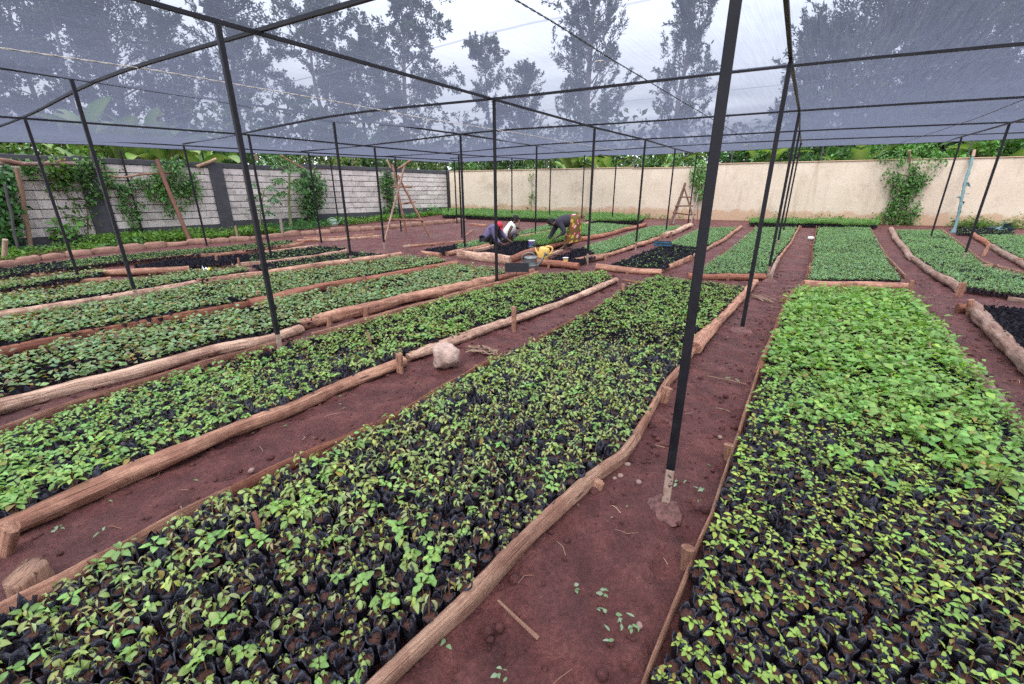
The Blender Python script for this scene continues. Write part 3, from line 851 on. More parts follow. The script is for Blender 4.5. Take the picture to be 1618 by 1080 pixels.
PEGS = [
    ((812, 522), (812, 484), .034, 'upright peg at the pale log of the left front bed, right of the stone'),
    ((632, 586), (630, 559), .045, 'stout short peg against the log just left of the stone'),
    ((2, 870), (4, 832), .04, 'peg at the left edge of the picture, against the thick near log'),
    ((984, 466), (985, 448), .028, 'slim peg standing on the path at the far end of the middle front bed'),
    ((1087, 895), (1089, 865), .032, 'pale square peg against the plank right of the near post'),
    ((1152, 730), (1153, 702), .03, 'dark peg beside the right front bed, right of the near post'),
    ((1047, 633), (1054, 612), .045, 'slanting peg on the outside of the rail behind the near post'),
    ((940, 772), (946, 760), .035, 'short peg under the long rail of the middle front bed'),
    ((1233, 516), (1234, 502), .025, 'little peg by the dark slab of the right front bed'),
    ((578, 500), (578, 484), .05, 'flat peg in front of the gnarled log'),
    ((520, 516), (521, 498), .04, 'square peg on the gnarled log, right of the left tall post'),
    ((408, 478), (407, 460), .04, 'tall peg at the joint behind the left tall post'),
    ((314, 455), (314, 440), .055, 'broad reddish peg left of the weathered log'),
    ((576, 447), (575, 435), .035, 'dark peg on the thick red brown log'),
    ((343, 419), (341, 404), .035, 'left one of two pegs standing before bare black bags'),
    ((378, 421), (376, 407), .03, 'right one of two pegs standing before bare black bags'),
    ((442, 438), (440, 430), .03, 'small peg in front of the long weathered log'),
    ((1350, 459), (1352, 446), .035, 'peg at the middle of the round log across the narrow right bed'),
    ((1438, 462), (1442, 443), .035, 'reddish peg at the right end of the round log of the narrow bed'),
    ((1277, 440), (1279, 420), .04, 'taller peg at the near left corner of the narrow right bed'),
    ((1283, 420), (1284, 386), .035, 'tall dark peg on the left side of the narrow right bed'),
    ((1399, 406), (1401, 398), .028, 'stub peg on the right side of the narrow bed'),
    ((1394, 398), (1398, 388), .02, 'thin leaning peg on the right side of the narrow bed'),
    ((1514, 468), (1522, 446), .045, 'reddish peg at the near corner of the bed of leaning posts'),
    ((1534, 498), (1537, 473), .038, 'upright peg at the corner of the bed of empty bags'),
    ((1553, 404), (1562, 386), .04, 'bright leaning peg left of the farthest right bed'),
    ((1612, 418), (1614, 408), .04, 'small peg against the bark covered log at the right edge'),
    ((1150, 442), (1151, 433), .03, 'peg at the middle of the dark log behind the near post'),
    ((1140, 404), (1141, 397), .03, 'left one of two pegs standing in the path behind the near post'),
    ((1147, 399), (1146, 391), .022, 'right one of two pegs standing in the path behind the near post'),
    ((1173, 380), (1174, 373), .026, 'peg at the far left of the bed with the row of posts'),
    ((866, 423), (867, 413), .035, 'peg at the thick log in front of the yellow pot bed'),
    ((957, 410), (957, 402), .035, 'peg on the right side of the yellow pot bed'),
    ((991, 433), (991, 427), .03, 'peg at the round log below the lettered sign'),
    ((1040, 383), (1045, 370), .035, 'leaning peg above the lettered sign'),
    ((1060, 376), (1061, 366), .03, 'peg against the stout pale log by the stick ladder'),
    ((1092, 412), (1092, 404), .035, 'peg on the right rail of the lettered sign bed'),
    ((812, 412), (813, 403), .035, 'peg at the corner log left of the grey watering can'),
    ((820, 361), (820.5, 347), .03, 'upright peg in front of the face of the man in white'),
    ((1193, 364), (1194, 356), .03, 'peg at the far end of the lettered sign bed'),
    ((1264, 366), (1265, 357), .04, 'peg at the far end of the straight central path'),
    ((478, 386), (478, 381), .045, 'block peg at the far end of the longest left rail'),
    ((732, 373), (745, 364), .03, 'leaning stick propped by the thin post near the men'),
]
for b, tp, w, lab in PEGS:
    k = 0.75 + 0.4 * R.random()
    peg(b, tp, w, lab, tuple(c * k for c in MID))
# ------------------------------------------------------------------ seedlings in black bags
BAG_H = 0.092
BK = 0.76      # width of a bag against the 75 mm pattern


def bag_t(lod, rng, bare=False):
    n = (20, 10, 6)[lod]
    th = np.arange(n) / n * 2 * PI
    ph = rng.uniform(0, 99)
    wob = lambda a, s, z: a * fbm(np.stack([np.cos(th) * s + ph, np.sin(th) * s, np.full(n, z)], -1), 2)
    top = BAG_H + (0.012 if bare else 0)
    if lod == 0: zs = [0.0, 0.025, 0.045, 0.065, top - 0.012]; rs = [0.033, 0.0365, 0.036, 0.0365, 0.0365]
    elif lod == 1: zs = [0.04, top - 0.02]; rs = [0.036, 0.0365]
    else: zs = [0.05]; rs = [0.037]
    R_ = []
    for z, r in zip(zs, rs):
        rr = r * (1 + wob(0.16, 2.2, z * 20)); R_.append(np.stack([rr * np.cos(th), rr * np.sin(th), np.full(n, z)], -1))
    k = 2.0 if bare else 1.0
    rr = 0.0400 * (1 + wob(0.30 * k, 2.5, 7)); R_.append(np.stack([rr * np.cos(th), rr * np.sin(th), top + wob(0.036 * k, 1.8, 3)], -1))
    if lod < 2:
        rr = 0.0335 * (1 + wob(0.18 * k, 2.5, 7.4)); R_.append(np.stack([rr * np.cos(th), rr * np.sin(th), top - 0.003 + wob(0.028 * k, 1.8, 3)], -1))
        zi = top - (0.045 if bare else 0.020)
        rr = 0.0325 * (1 + wob(0.10, 2.0, 9)); R_.append(np.stack([rr * np.cos(th), rr * np.sin(th), np.full(n, zi)], -1))
    else: zi = top - (0.03 if bare else 0.014)
    V = np.concatenate(R_); m = len(R_)
    f = [(i * n + j, i * n + (j + 1) % n, (i + 1) * n + (j + 1) % n, (i + 1) * n + j) for i in range(m - 1) for j in range(n)]
    # soil: a little heap inside
    ps = np.arange(n)
    rs_ = 0.0335 if lod < 2 else 0.035
    so = np.stack([rs_ * np.cos(th), rs_ * np.sin(th), np.full(n, zi + 0.004) + 0.004 * rng.normal(size=n) * (lod == 0)], -1)
    sv = np.r_[so, so * (0.5, 0.5, 1) + (0, 0, 0.004) + rng.normal(size=(n, 3)) * 0.0025, [[0, 0, zi + 0.008]]]
    sf = [(j, (j + 1) % n, n + (j + 1) % n, n + j) for j in range(n)] + [(n + j, n + (j + 1) % n, n + (j + 2) % n, 2 * n) for j in range(0, n, 2)]
    V = V * (BK, BK, 1); sv = sv * (BK, BK, 1)
    return V, np.array(f), sv, np.array(sf), zi


def leaf_v(L, W, az, el, droop, seg, fold, rng, lod, curl=0.0):
    t = np.linspace(0, 1, seg + 1)
    e = el - droop * t ** 0.9
    dt = L / seg
    cx = np.r_[0, np.cumsum(np.cos(e[:-1]) * dt)]; cz = np.r_[0, np.cumsum(np.sin(e[:-1]) * dt)]
    if lod == 2:
        k = seg // 2
        c = np.array([[0, 0, 0], [cx[k], W / 2, cz[k] + fold * W * .3], [cx[-1], 0, cz[-1]], [cx[k], -W / 2, cz[k] + fold * W * .3]])
        f = np.array([[0, 1, 2, 3]]); lum = np.ones(4)
    else:
        p = np.sin(PI * np.clip(t, 0, 1) ** 0.72) ** 0.75
        p[0] = 0.06; p[-1] = 0.03
        w = W / 2 * p * (1 + 0.10 * rng.normal(size=seg + 1) * (lod == 0))
        nx, nz = -np.sin(e), np.cos(e)
        up = fold * w
        wave = 0.10 * W * rng.normal(size=(2, seg + 1)) * p
        mid = np.c_[cx, np.zeros(seg + 1), cz]
        lf = mid + np.c_[nx * (up + wave[0]), w, nz * (up + wave[0])]
        rt = mid + np.c_[nx * (up + wave[1]), -w, nz * (up + wave[1])]
        c = np.stack([lf, mid, rt], 1).reshape(-1, 3)
        f = np.array([(3 * i + a, 3 * i + a + 1, 3 * i + 4 + a, 3 * i + 3 + a) for i in range(seg) for a in (0, 1)])
        lum = np.tile([0.94, 1.16, 0.94], seg + 1)
    # roll about the axis, then turn to the azimuth
    ro = rng.normal() * 0.35; cr_, sr_ = math.cos(ro), math.sin(ro)
    c = c @ np.array([[1, 0, 0], [0, cr_, sr_], [0, -sr_, cr_]])
    ca, sa = math.cos(az), math.sin(az)
    c = c @ np.array([[ca, sa, 0], [-sa, ca, 0], [0, 0, 1]])
    return c, f, lum


SPEC = {
    #            stem height     leaves   length        width   elev        droop       colour                    fold
    'wilt': ((0.048, 0.090), (4, 7), (0.031, 0.051), 0.50, (-0.8, 0.4), (0.7, 1.7), (0.265, 0.355, 0.120), 0.35),
    'fresh': ((0.050, 0.090), (5, 8), (0.035, 0.056), 0.58, (-0.2, 0.6), (0.7, 1.6), (0.210, 0.355, 0.105), 0.25),
    'small': ((0.034, 0.072), (4, 6), (0.022, 0.040), 0.52, (0.0, 0.8), (0.4, 1.3), (0.260, 0.380, 0.085), 0.25),
    'broad': ((0.080, 0.180), (5, 9), (0.040, 0.082), 0.68, (-0.1, 0.8), (0.5, 1.5), (0.195, 0.345, 0.085), 0.20),
    'round': ((0.060, 0.105), (5, 8), (0.036, 0.058), 0.78, (-0.1, 0.6), (0.3, 1.3), (0.215, 0.325, 0.150), 0.20),
    'dense': ((0.050, 0.085), (7, 10), (0.026, 0.044), 0.48, (0.1, 0.9), (0.2, 0.9), (0.200, 0.340, 0.170), 0.20),
    'sprout': ((0.025, 0.055), (3, 6), (0.024, 0.040), 0.55, (0.1, 0.8), (0.2, 0.9), (0.190, 0.310, 0.110), 0.15),
    'feather': ((0.100, 0.200), (10, 15), (0.060, 0.110), 0.16, (0.5, 1.3), (0.6, 1.6), (0.145, 0.285, 0.090), 0.10),
}


def plant_t(sp, lod, rng):
    hs, nl, ls, wr, els, drs, colr, fold = SPEC[sp]
    mbv, mbf, mbc, mbm = [], [], [], []; n0 = 0
    h = rng.uniform(*hs); k = rng.integers(nl[0], nl[1] + 1)
    z0 = BAG_H - 0.022
    lean = rng.normal(size=2) * 0.10 * h
    pts = np.array([[0, 0, z0], [lean[0] * .3, lean[1] * .3, z0 + h * .5], [lean[0], lean[1], z0 + h]])
    m = MB()
    if lod < 2:
        tube(m, pts, np.array([0.0020, 0.0017, 0.0010]) * (1.0 if lod == 0 else 1.4), 5 if lod == 0 else 3, 0, (0.17, 0.085, 0.045), caps=False)
        a = m.v[0]; mbv.append(a); mbf.append(m.f[0]); mbc.append(m.c[0]); mbm.append(np.zeros(len(m.f[0]), int)); n0 = len(a)
    if lod == 2: k = max(2, int(k * 0.75))
    az = rng.uniform(0, 6.3)
    wilted = sp == 'wilt' and rng.random() < 0.42
    for i in range(k):
        az += 2.4 + rng.normal() * 0.4
        f_ = 0.42 + 0.58 * (i + 0.5) / k + rng.normal() * .04
        if sp in ('small', 'sprout', 'fresh'): f_ = 0.62 + 0.38 * (i + .5) / k
        L = rng.uniform(*ls) * (1.0 - 0.35 * max(0, f_ - 0.75) / 0.25) * (1.12 if lod == 2 else 1)
        W = L * wr * rng.uniform(0.85, 1.15) * (1.12 if lod == 2 else 1)
        el = rng.uniform(*els); dr = rng.uniform(*drs); fo = fold
        c = np.array(colr) * rng.uniform(0.78, 1.22)
        if wilted and rng.random() < .8:
            el = rng.uniform(-1.0, 0.1); dr = rng.uniform(0.7, 1.5); W *= 0.62; fo = 0.9
            c = np.array((0.33, 0.36, 0.19)) * rng.uniform(.8, 1.15)
        y = rng.random()
        if y < {'wilt': .03, 'round': .17, 'fresh': .05}.get(sp, .02): c = np.array((0.33, 0.25, 0.07)) * rng.uniform(.6, 1.1)
        elif y > {'wilt': .965, 'round': .84, 'fresh': .96}.get(sp, .99): c = np.array((0.24, 0.17, 0.10)) * rng.uniform(.7, 1.1); W *= .7; fo = .8
        elif y > .85: c = c * (1.3, 1.15, 1.0)
        seg = (6, 3, 2)[lod] if sp != 'feather' else (5, 3, 2)[lod]
        v, f, lum = leaf_v(L, W, az, el, dr, seg, fo, rng, lod)
        # short stalk: push the leaf out a little from the stem
        base = pts[0] + (pts[2] - pts[0]) * f_ if f_ > 0.5 else pts[0] + (pts[1] - pts[0]) * f_ * 2
        pet = L * (0.14 if sp != 'round' else 0.3)
        v = v + base + np.array([math.cos(az) * pet, math.sin(az) * pet, pet * 0.5])
        mbv.append(v); mbf.append(f + n0); mbc.append(np.clip(c[None] * lum[:, None], 0, 1)); mbm.append(np.ones(len(f), int)); n0 += len(v)
    return np.concatenate(mbv), np.concatenate(mbf), np.concatenate(mbc), np.concatenate(mbm)


BEDS = {
    'A': [(960, 1290), (1017, 1080), (1054, 987), (1079, 927), (1100, 867), (1125, 815), (1155, 720), (1177, 657), (1203, 580), (1233, 503), (1256, 459), (1437, 473), (1483, 527), (1510, 557), (1618, 690), (1960, 1080), (2130, 1290)],
    'B': [(390, 1290), (600, 1080), (737, 953), (847, 837), (934, 757), (984, 720), (1014, 674), (1050, 610), (1080, 577), (1100, 547), (1157, 483), (1182, 455), (1040, 436), (984, 457), (970, 470), (934, 492), (850, 538), (795, 560), (700, 613), (590, 676), (540, 697), (430, 748), (367, 778), (300, 810), (200, 867), (140, 897), (93, 924), (0, 970), (-140, 1045), (-560, 1290)],
    'C': [(-120, 885), (0, 837), (100, 793), (200, 750), (280, 720), (367, 680), (467, 643), (540, 608), (627, 575), (643, 563), (740, 530), (807, 507), (874, 483), (974, 442), (955, 428), (850, 430), (793, 447), (754, 456), (640, 488), (560, 512), (493, 530), (363, 563), (267, 592), (160, 625), (100, 645), (0, 682), (-120, 725)],
    'D': [(-120, 690), (0, 643), (127, 607), (200, 590), (333, 553), (433, 533), (473, 519), (540, 496), (640, 473), (780, 443), (815, 434), (790, 421), (720, 415), (640, 430), (540, 448), (387, 481), (233, 510), (127, 530), (0, 557), (-120, 583)],
    'E': [(-120, 583), (0, 557), (127, 530), (233, 510), (387, 481), (540, 448), (640, 430), (720, 415), (690, 404), (634, 402), (540, 416), (415, 431), (317, 446), (233, 460), (133, 476), (0, 498), (-120, 518)],
    'F': [(-120, 518), (0, 498), (133, 476), (233, 460), (317, 446), (410, 430), (385, 420), (300, 425), (176, 441), (125, 446), (0, 463), (-120, 480)],
    'G': [(-120, 478), (0, 462), (67, 453), (125, 445), (160, 438), (182, 424), (150, 423), (103, 429), (58, 435), (0, 441), (-60, 449)],
    'H': [(186, 424), (270, 426), (340, 420), (433, 413), (540, 397), (556, 391), (503, 389), (408, 400), (353, 404), (270, 410)],
    'J': [(388, 421), (418, 430), (540, 414), (595, 406), (618, 402), (560, 397), (490, 407), (433, 414)],
    'I': [(-90, 453), (0, 440), (103, 427), (195, 416), (312, 404), (408, 395), (472, 385), (455, 379), (400, 384), (340, 390), (270, 395), (190, 402), (100, 411), (0, 424), (-90, 432)],
    'R1': [(1272, 447), (1283, 393), (1290, 357), (1374, 357), (1400, 405), (1432, 447)],
    'R0': [(1408, 361), (1433, 397), (1443, 410), (1480, 434), (1518, 457), (1600, 470), (1720, 482), (1680, 450), (1613, 430), (1556, 416), (1524, 390), (1487, 361)],
    'RF': [(1534, 369), (1570, 391), (1590, 402), (1618, 417), (1760, 495), (1850, 470), (1750, 400), (1660, 368)],
    'Q': [(1530, 484), (1547, 499), (1580, 533), (1618, 570), (1790, 740), (1950, 740), (1790, 540), (1690, 500), (1618, 492)],
    'R2': [(1095, 437), (1118, 414), (1160, 387), (1195, 357), (1264, 357), (1250, 383), (1229, 410), (1213, 437)],
    'R3': [(944, 421), (1046, 429), (1094, 406), (1127, 387), (1143, 379), (1172, 357), (1110, 357), (1060, 380), (1020, 394)],
    'R4': [(847, 413), (914, 419), (957, 404), (1002, 389), (1050, 372), (1092, 355), (1030, 355), (985, 369), (918, 388), (889, 397)],
    'R5': [(726, 400), (806, 411), (846, 396), (890, 387), (918, 378), (953, 372), (1015, 356), (945, 350), (905, 358), (871, 366), (818, 377), (780, 389)],
    'R6': [(637, 395), (703, 401), (770, 389), (818, 376), (871, 364), (908, 352), (868, 352), (820, 363), (770, 373), (739, 380)],
}
WALLROWS = {  # bags standing against the foot of the far wall
    'W1': [(700, 343), (760, 345), (850, 349), (908, 351), (912, 340), (700, 334)],
    'W2': [(925, 352), (1012, 353), (1018, 346), (930, 341)],
    'W3': [(1185, 356), (1330, 358), (1330, 352), (1185, 351)],
    'W4': [(1330, 360), (1384, 360), (1384, 354), (1330, 354)],
    'W5': [(1512, 370), (1600, 371), (1600, 362), (1512, 361)],
}


def fill(poly, inset, sp):
    P2 = np.array([G(*p, .055)[:2] for p in poly])
    u = P2 @ ROWDIR; v = P2 @ PERP
    U = np.arange(u.min(), u.max(), sp * 0.90); W_ = np.arange(v.min(), v.max(), sp)
    A_, B_ = np.meshgrid(U, W_)
    B_ = B_ + (np.arange(len(U)) % 2)[None] * sp / 2
    A_ = A_.ravel() + RN.normal(size=A_.size) * sp * .09; B_ = B_.ravel() + RN.normal(size=B_.size) * sp * .09
    x = A_ * ROWDIR[0] + B_ * PERP[0]; y = A_ * ROWDIR[1] + B_ * PERP[1]
    ok = in_poly(x, y, P2) & (edge_dist(x, y, P2) > inset) & (y > 0.2)
    return np.c_[x, y][ok]


post_xy = np.array([p[1][:2] for p in POSTS])
PL = []      # x, y, species index, bare, dist
SPN = list(SPEC) + ['bare']
for bed, poly in {**BEDS, **WALLROWS}.items():
    nearbed = bed in 'ABC'
    pts = fill(poly, (0.058 if bed == 'C' else 0.036) if nearbed else 0.062 if bed in 'DEFG' else 0.05 if bed[0] != 'W' else 0.0, 0.0645 if nearbed else 0.066)
    d = np.min(np.hypot(pts[:, None, 0] - post_xy[:, 0], pts[:, None, 1] - post_xy[:, 1]), 1)
    pts = pts[d > 0.055]
    nzv = fbm(np.c_[pts * 1.1, np.full(len(pts), ord(bed[0]))], 3, 3)
    nz2 = fbm(np.c_[pts * 3.0, np.full(len(pts), ord(bed[0]) + 9)], 2, 4)
    for (x, y), n_, m_ in zip(pts, nzv, nz2):
        px, py = project((x, y, terr(x, y) + 0.1))
        if not (-160 < px < 1790 and py < 1300): continue
        r = R.random(); sp = None; kf_ = 1.0
        if bed not in ('A', 'Q') and bed[0] != 'W':
            tx_, ty_ = project((x, y, terr(x, y) + (0.10 if bed in 'BHIJ' else 0.13 if bed == 'C' else 0.16)))
            if not in_poly(np.array([tx_]), np.array([ty_]), poly)[0]: continue
        if bed == 'A':
            lim = 665 + (px - 1180) * 0.20 + n_ * 75 + m_ * 75
            sp = 'broad' if R.random() < 1 / (1 + math.exp((py - lim) / 22)) else 'small'
            kf_ = 1.0 - 0.38 / (1 + math.exp((lim - 45 - py) / 25))
            if sp == 'broad' and r < 0.10 + 0.25 * (m_ > .3): sp = 'small'
            if r > 0.94 - .10 * (m_ > .25): sp = 'bare'
            if px < 1150 + (700 - py) * .3 and py > 640 and r > .75: sp = 'bare'
        elif bed == 'B':
            sp = 'wilt' if r < 0.86 else 'fresh'
            if py < 520 and r > .45: sp = 'fresh'
            if R.random() > 0.86 - 0.22 * (m_ > 0.15): sp = 'bare'
        elif bed == 'C':
            sp = 'fresh' if px < 330 or r < .55 else 'wilt'
            if R.random() > (0.89 if m_ < 0.25 else 0.68): sp = 'bare'
        elif bed in 'DEFG':
            sp = 'round' if r < 0.95 - 0.5 * (m_ > 0.25) else 'bare'
        elif bed == 'H': sp = 'sprout' if (px > 395 and r < 0.6) else 'bare'
        elif bed == 'J': sp = 'sprout' if r < (.15 if px < 440 else .55) else 'bare'
        elif bed == 'I': sp = 'sprout' if r < (.95 if px > 110 else .6) else 'bare'
        elif bed in ('R1', 'R2'): sp = 'dense' if r < .97 else 'sprout'
        elif bed in ('R0', 'RF'): sp = 'dense' if r < 0.95 - .6 * (m_ > .42) else 'bare'
        elif bed == 'Q': sp = 'bare'
        elif bed == 'R3': sp = 'dense' if py < 384 + (px - 1040) * .12 else ('sprout' if r < .28 else 'bare')
        elif bed == 'R4': sp = 'dense' if (py < 402 - (930 - px) * .2 and px > 905 + (py - 380) * 1.6) else 'bare'
        elif bed == 'R5': sp = 'feather' if (px > 845 and py < 390 or py < 384 and px > 800 and r < .8) else 'bare'
        elif bed == 'R6': sp = 'dense' if px > 722 and r < .9 else ('sprout' if r < .06 else 'bare')
        else: sp = 'feather'
        if bed == 'R5' and px > 925: sp = 'dense'
        if bed == 'W5': sp = 'sprout' if r < .5 else 'bare'
        PL.append((x, y, SPN.index(sp), ord(bed[0]) if len(bed) == 1 else 0, math.dist((x, y, .1), CAM), px, py, float(np.clip((1 + .55 * n_ + .35 * m_) * kf_ if sp == 'broad' else (1 + .35 * n_ + .2 * m_), .6, 1.5))))
PL = np.array(PL)
print('BAGS', len(PL))

order = np.argsort(PL[:, 4])
inframe = (PL[:, 5] > -8) & (PL[:, 5] < 1626) & (PL[:, 6] < 1092) & (PL[:, 6] > 0)
hero = [k for k in order if inframe[k]][:300]
hero_set = np.zeros(len(PL), bool); hero_set[hero] = True

# --- the 300 that show largest: each one a thing of bag, soil and plant
MATS = [MT['bag'], MT['soil'], MT['stem'], MT['leaf']]
protos = {}
for sp in SPN:
    need = sorted({int(k) for k in hero if SPN[int(PL[k, 2])] == sp})
    if not need: continue
    for var in range(min(len(need), 16 if sp in ('wilt', 'small') else 8)):
        rng = np.random.default_rng(1000 + 37 * var + 11 * SPN.index(sp))
        bv, bf, sv, sf, zi = bag_t(0, rng, sp == 'bare' and var % 2 == 0)
        mb = MB(); mb.add(bv, bf); bm = mb.mesh('polybag', MT['bag'])
        mb = MB(); mb.add(sv, sf); sm = mb.mesh('soil_fill', MT['soil'])
        pm = None
        if sp != 'bare':
            pv, pf, pc, pmat = plant_t(sp, 0, rng)
            mb = MB(); mb.add(pv, pf, pmat, pc); pm = mb.mesh('seedling', [MT['stem'], MT['leaf']])
        protos.setdefault(sp, []).append((bm, sm, pm))
bedname = {'A': 'the right front bed', 'B': 'the middle front bed', 'C': 'the left front bed'}
kindname = {'wilt': 'seedling with drooping oval leaves in a black bag in ', 'fresh': 'seedling with spread green leaves in a black bag in ',
            'small': 'short light green seedling in black bag at near end of ', 'broad': 'tall broad leaved seedling in a black bag in ',
            'bare': 'black soil filled bag without a plant in ', 'sprout': 'tiny sprout in a black bag in '}
for i_, k in enumerate(hero):
    x, y, si, bi, d_, px, py, ps_ = PL[k]; sp = SPN[int(si)]
    bm, sm, pm = protos[sp][R.randrange(len(protos[sp]))]
    bed = bedname[chr(int(bi))]
    t0 = empty('potted_seedling' if pm else 'soil_bag', (x, y, float(terr(x, y)) - 0.004), R.uniform(0, 6.28), kindname[sp] + bed,
               'potted seedling' if pm else 'soil bag', ('seedlings in ' if pm else 'plantless bags in ') + bed)
    t0.rotation_euler = (R.gauss(0, .05), R.gauss(0, .05), R.uniform(0, 6.28))
    s_ = R.uniform(0.92, 1.08); t0.scale = (s_, s_, R.uniform(0.9, 1.08))
    for nm, me in (('bag', bm), ('soil', sm), ('plant', pm)):
        if me is None: continue
        o = bpy.data.objects.new(nm, me); COL.objects.link(o); o.parent = t0
        if nm == 'plant': o.rotation_euler = (R.gauss(0, .08), R.gauss(0, .08), R.uniform(0, 6.28)); s2 = R.uniform(.85, 1.15) * ps_; o.scale = (s2, s2, s2)

# --- all the others as one mass
big = MB()
lodv = np.where(PL[:, 4] < 4.6, 1, 2)
for sp in SPN:
    for lod in (1, 2):
        sel = np.where((PL[:, 2] == SPN.index(sp)) & (lodv == lod) & ~hero_set)[0]
        if not len(sel): continue
        NV = 14
        which = RN.integers(0, NV, len(sel))
        for var in range(NV):
            ids = sel[which == var]
            if not len(ids): continue
            rng = np.random.default_rng(5000 + 91 * var + 7 * SPN.index(sp) + lod)
            bv, bf, sv, sf, zi = bag_t(lod, rng, sp == 'bare')
            parts = [(bv, bf, np.full(len(bf), 0), np.ones((len(bv), 3))), (sv, sf, np.full(len(sf), 1), np.ones((len(sv), 3)))]
            if sp != 'bare':
                pv, pf, pc, pm_ = plant_t(sp, lod, rng)
                parts.append((pv, pf, pm_ + 2, pc))
            base = np.c_[PL[ids, 0], PL[ids, 1], terr(PL[ids, 0], PL[ids, 1]) - 0.004 + RN.normal(size=len(ids)) * .006]
            m = len(ids)
            for q, (v, f, mt, c) in enumerate(parts):
                a = RN.uniform(0, 6.28, m); tl = RN.normal(size=(m, 2)) * 0.08
                s1 = RN.uniform(.95, 1.05, m) if q < 2 else RN.uniform(.8, 1.2, m) * PL[ids, 7]
                ca, sa = np.cos(a)[:, None], np.sin(a)[:, None]
                vx = (v[None, :, 0] * ca - v[None, :, 1] * sa) * s1[:, None]; vy = (v[None, :, 0] * sa + v[None, :, 1] * ca) * s1[:, None]
                vz = v[None, :, 2] * (np.ones(m) if q < 2 else s1 ** .8)[:, None]
                if q == 2: vz = vz + (1 - s1 ** .8)[:, None] * .12
                vx = vx + vz * tl[:, :1]; vy = vy + vz * tl[:, 1:]
                V = np.stack([vx, vy, vz], -1) + base[:, None]
                F = f[None] + (np.arange(m) * len(v))[:, None, None]
                tint = np.ones((m, 1, 3)) if q < 2 else (RN.uniform(.8, 1.22, (m, 1, 1)) * (1 + RN.normal(size=(m, 1, 3)) * (.10, .03, .08)))
                big.add(V.reshape(-1, 3), F.reshape(-1, f.shape[1]), np.tile(mt, m), np.clip(c[None] * tint, 0, 1).reshape(-1, 3))
o = big.obj('seedlings', MATS)
tag(o, 'rows of green seedlings and black soil bags massed in the timber edged beds', 'seedlings', None, 'stuff')
print('STUFF FACES', len(o.data.polygons))

# ------------------------------------------------------------------ litter on the paths
allbeds = [np.array([G(*p)[:2] for p in poly]) for poly in BEDS.values()]
def path_points(n, y0, y1, rng, xr=8):
    out = []
    while len(out) < n:
        y = rng.uniform(y0, y1, n * 4); x = rng.uniform(-xr, xr, n * 4)
        ok = np.abs(x) < 1.3 * y + 1
        for P_ in allbeds: ok &= ~in_poly(x, y, P_)
        out += list(np.c_[x, y][ok])
    return np.array(out[:n])
rng = np.random.default_rng(77)
def gz(xy):
    q = np.c_[xy, np.zeros(len(xy))]
    n1 = fbm(q * 1.6, 3, 1); n2 = fbm(q * 9, 4, 2); n3 = fbm(q * 30, 2, 3)
    return terr(xy[:, 0], xy[:, 1]) + 0.018 * n1 + 0.014 * np.sign(n2) * np.abs(n2) ** .8 + .004 * n3 - .012
# fallen leaves
pp = path_points(300, 0.7, 9, rng); n = len(pp)
a = rng.uniform(0, 6.28, n); D = np.c_[np.cos(a), np.sin(a), rng.normal(size=n) * .15]
N_ = np.c_[rng.normal(size=(n, 2)) * .35, np.ones(n)]
colr = np.array([(0.16, 0.24, 0.11), (0.24, 0.30, 0.18), (0.22, 0.16, 0.10), (0.18, 0.10, 0.06)])[rng.integers(0, 4, n)] * rng.uniform(.7, 1.15, (n, 1))
mb = MB(); L_ = rng.uniform(.012, .042, n); diamonds(mb, np.c_[pp, gz(pp) + .006], D, N_, L_, L_ * rng.uniform(.25, .55, n), colr, fold=.5)
# larger wilted sprigs
for (px, py) in ((953, 937), (966, 1002), (790, 1065), (700, 905 + 100), (980, 975), (955, 965), (1165, 600), (1150, 597), (1110, 770), (165, 838), (95, 833), (1000, 985), (690, 597 + 30), (1500, 690 - 60), (1560, 590), (1475, 505), (1100, 930), (1075, 760), (905, 930)):
    b = G(px, py, .015)
    for q in range(R.randint(3, 6)):
        a_ = R.uniform(0, 6.28); c = np.array([(0.16, 0.26, 0.13), (0.22, 0.30, 0.20)][R.randrange(2)]) * R.uniform(.8, 1.1)
        v, f, lum = leaf_v(R.uniform(.018, .038), R.uniform(.008, .017), a_, R.uniform(0, .5), R.uniform(.2, .9), 4, .3, rng, 1)
        mb.add(v + b + np.array([R.gauss(0, .012), R.gauss(0, .012), 0]), f, 0, np.clip(c[None] * lum[:, None], 0, 1))
tag(mb.obj('leaf_litter', MT['grass_leaf']), 'scattered small fallen leaves lying on the red paths', 'fallen leaves', None, 'stuff')
# twigs and straws
mb = MB(); pp = path_points(170, 0.7, 8, rng); zz = gz(pp)
for (x, y), z in zip(pp, zz):
    L1 = R.uniform(.03, .13); a_ = R.uniform(0, 6.28); b_ = R.gauss(0, .5)
    p0 = np.array([x, y, z + .006]); p1 = p0 + (math.cos(a_) * L1 * .5, math.sin(a_) * L1 * .5, .006); p2 = p1 + (math.cos(a_ + b_) * L1 * .5, math.sin(a_ + b_) * L1 * .5, -.004)
    tube(mb, np.array([p0, (p0 + p1) / 2 + (0, 0, .003), p1, p2]), R.uniform(.0008, .002), 4, 0, np.array([(0.34, 0.23, 0.15), (0.22, 0.11, 0.07), (0.45, 0.36, 0.24)][R.randrange(3)]))
tag(mb.obj('twig_litter', MT['stem']), 'thin dry twigs and straws strewn over the red paths', 'twigs', None, 'stuff')
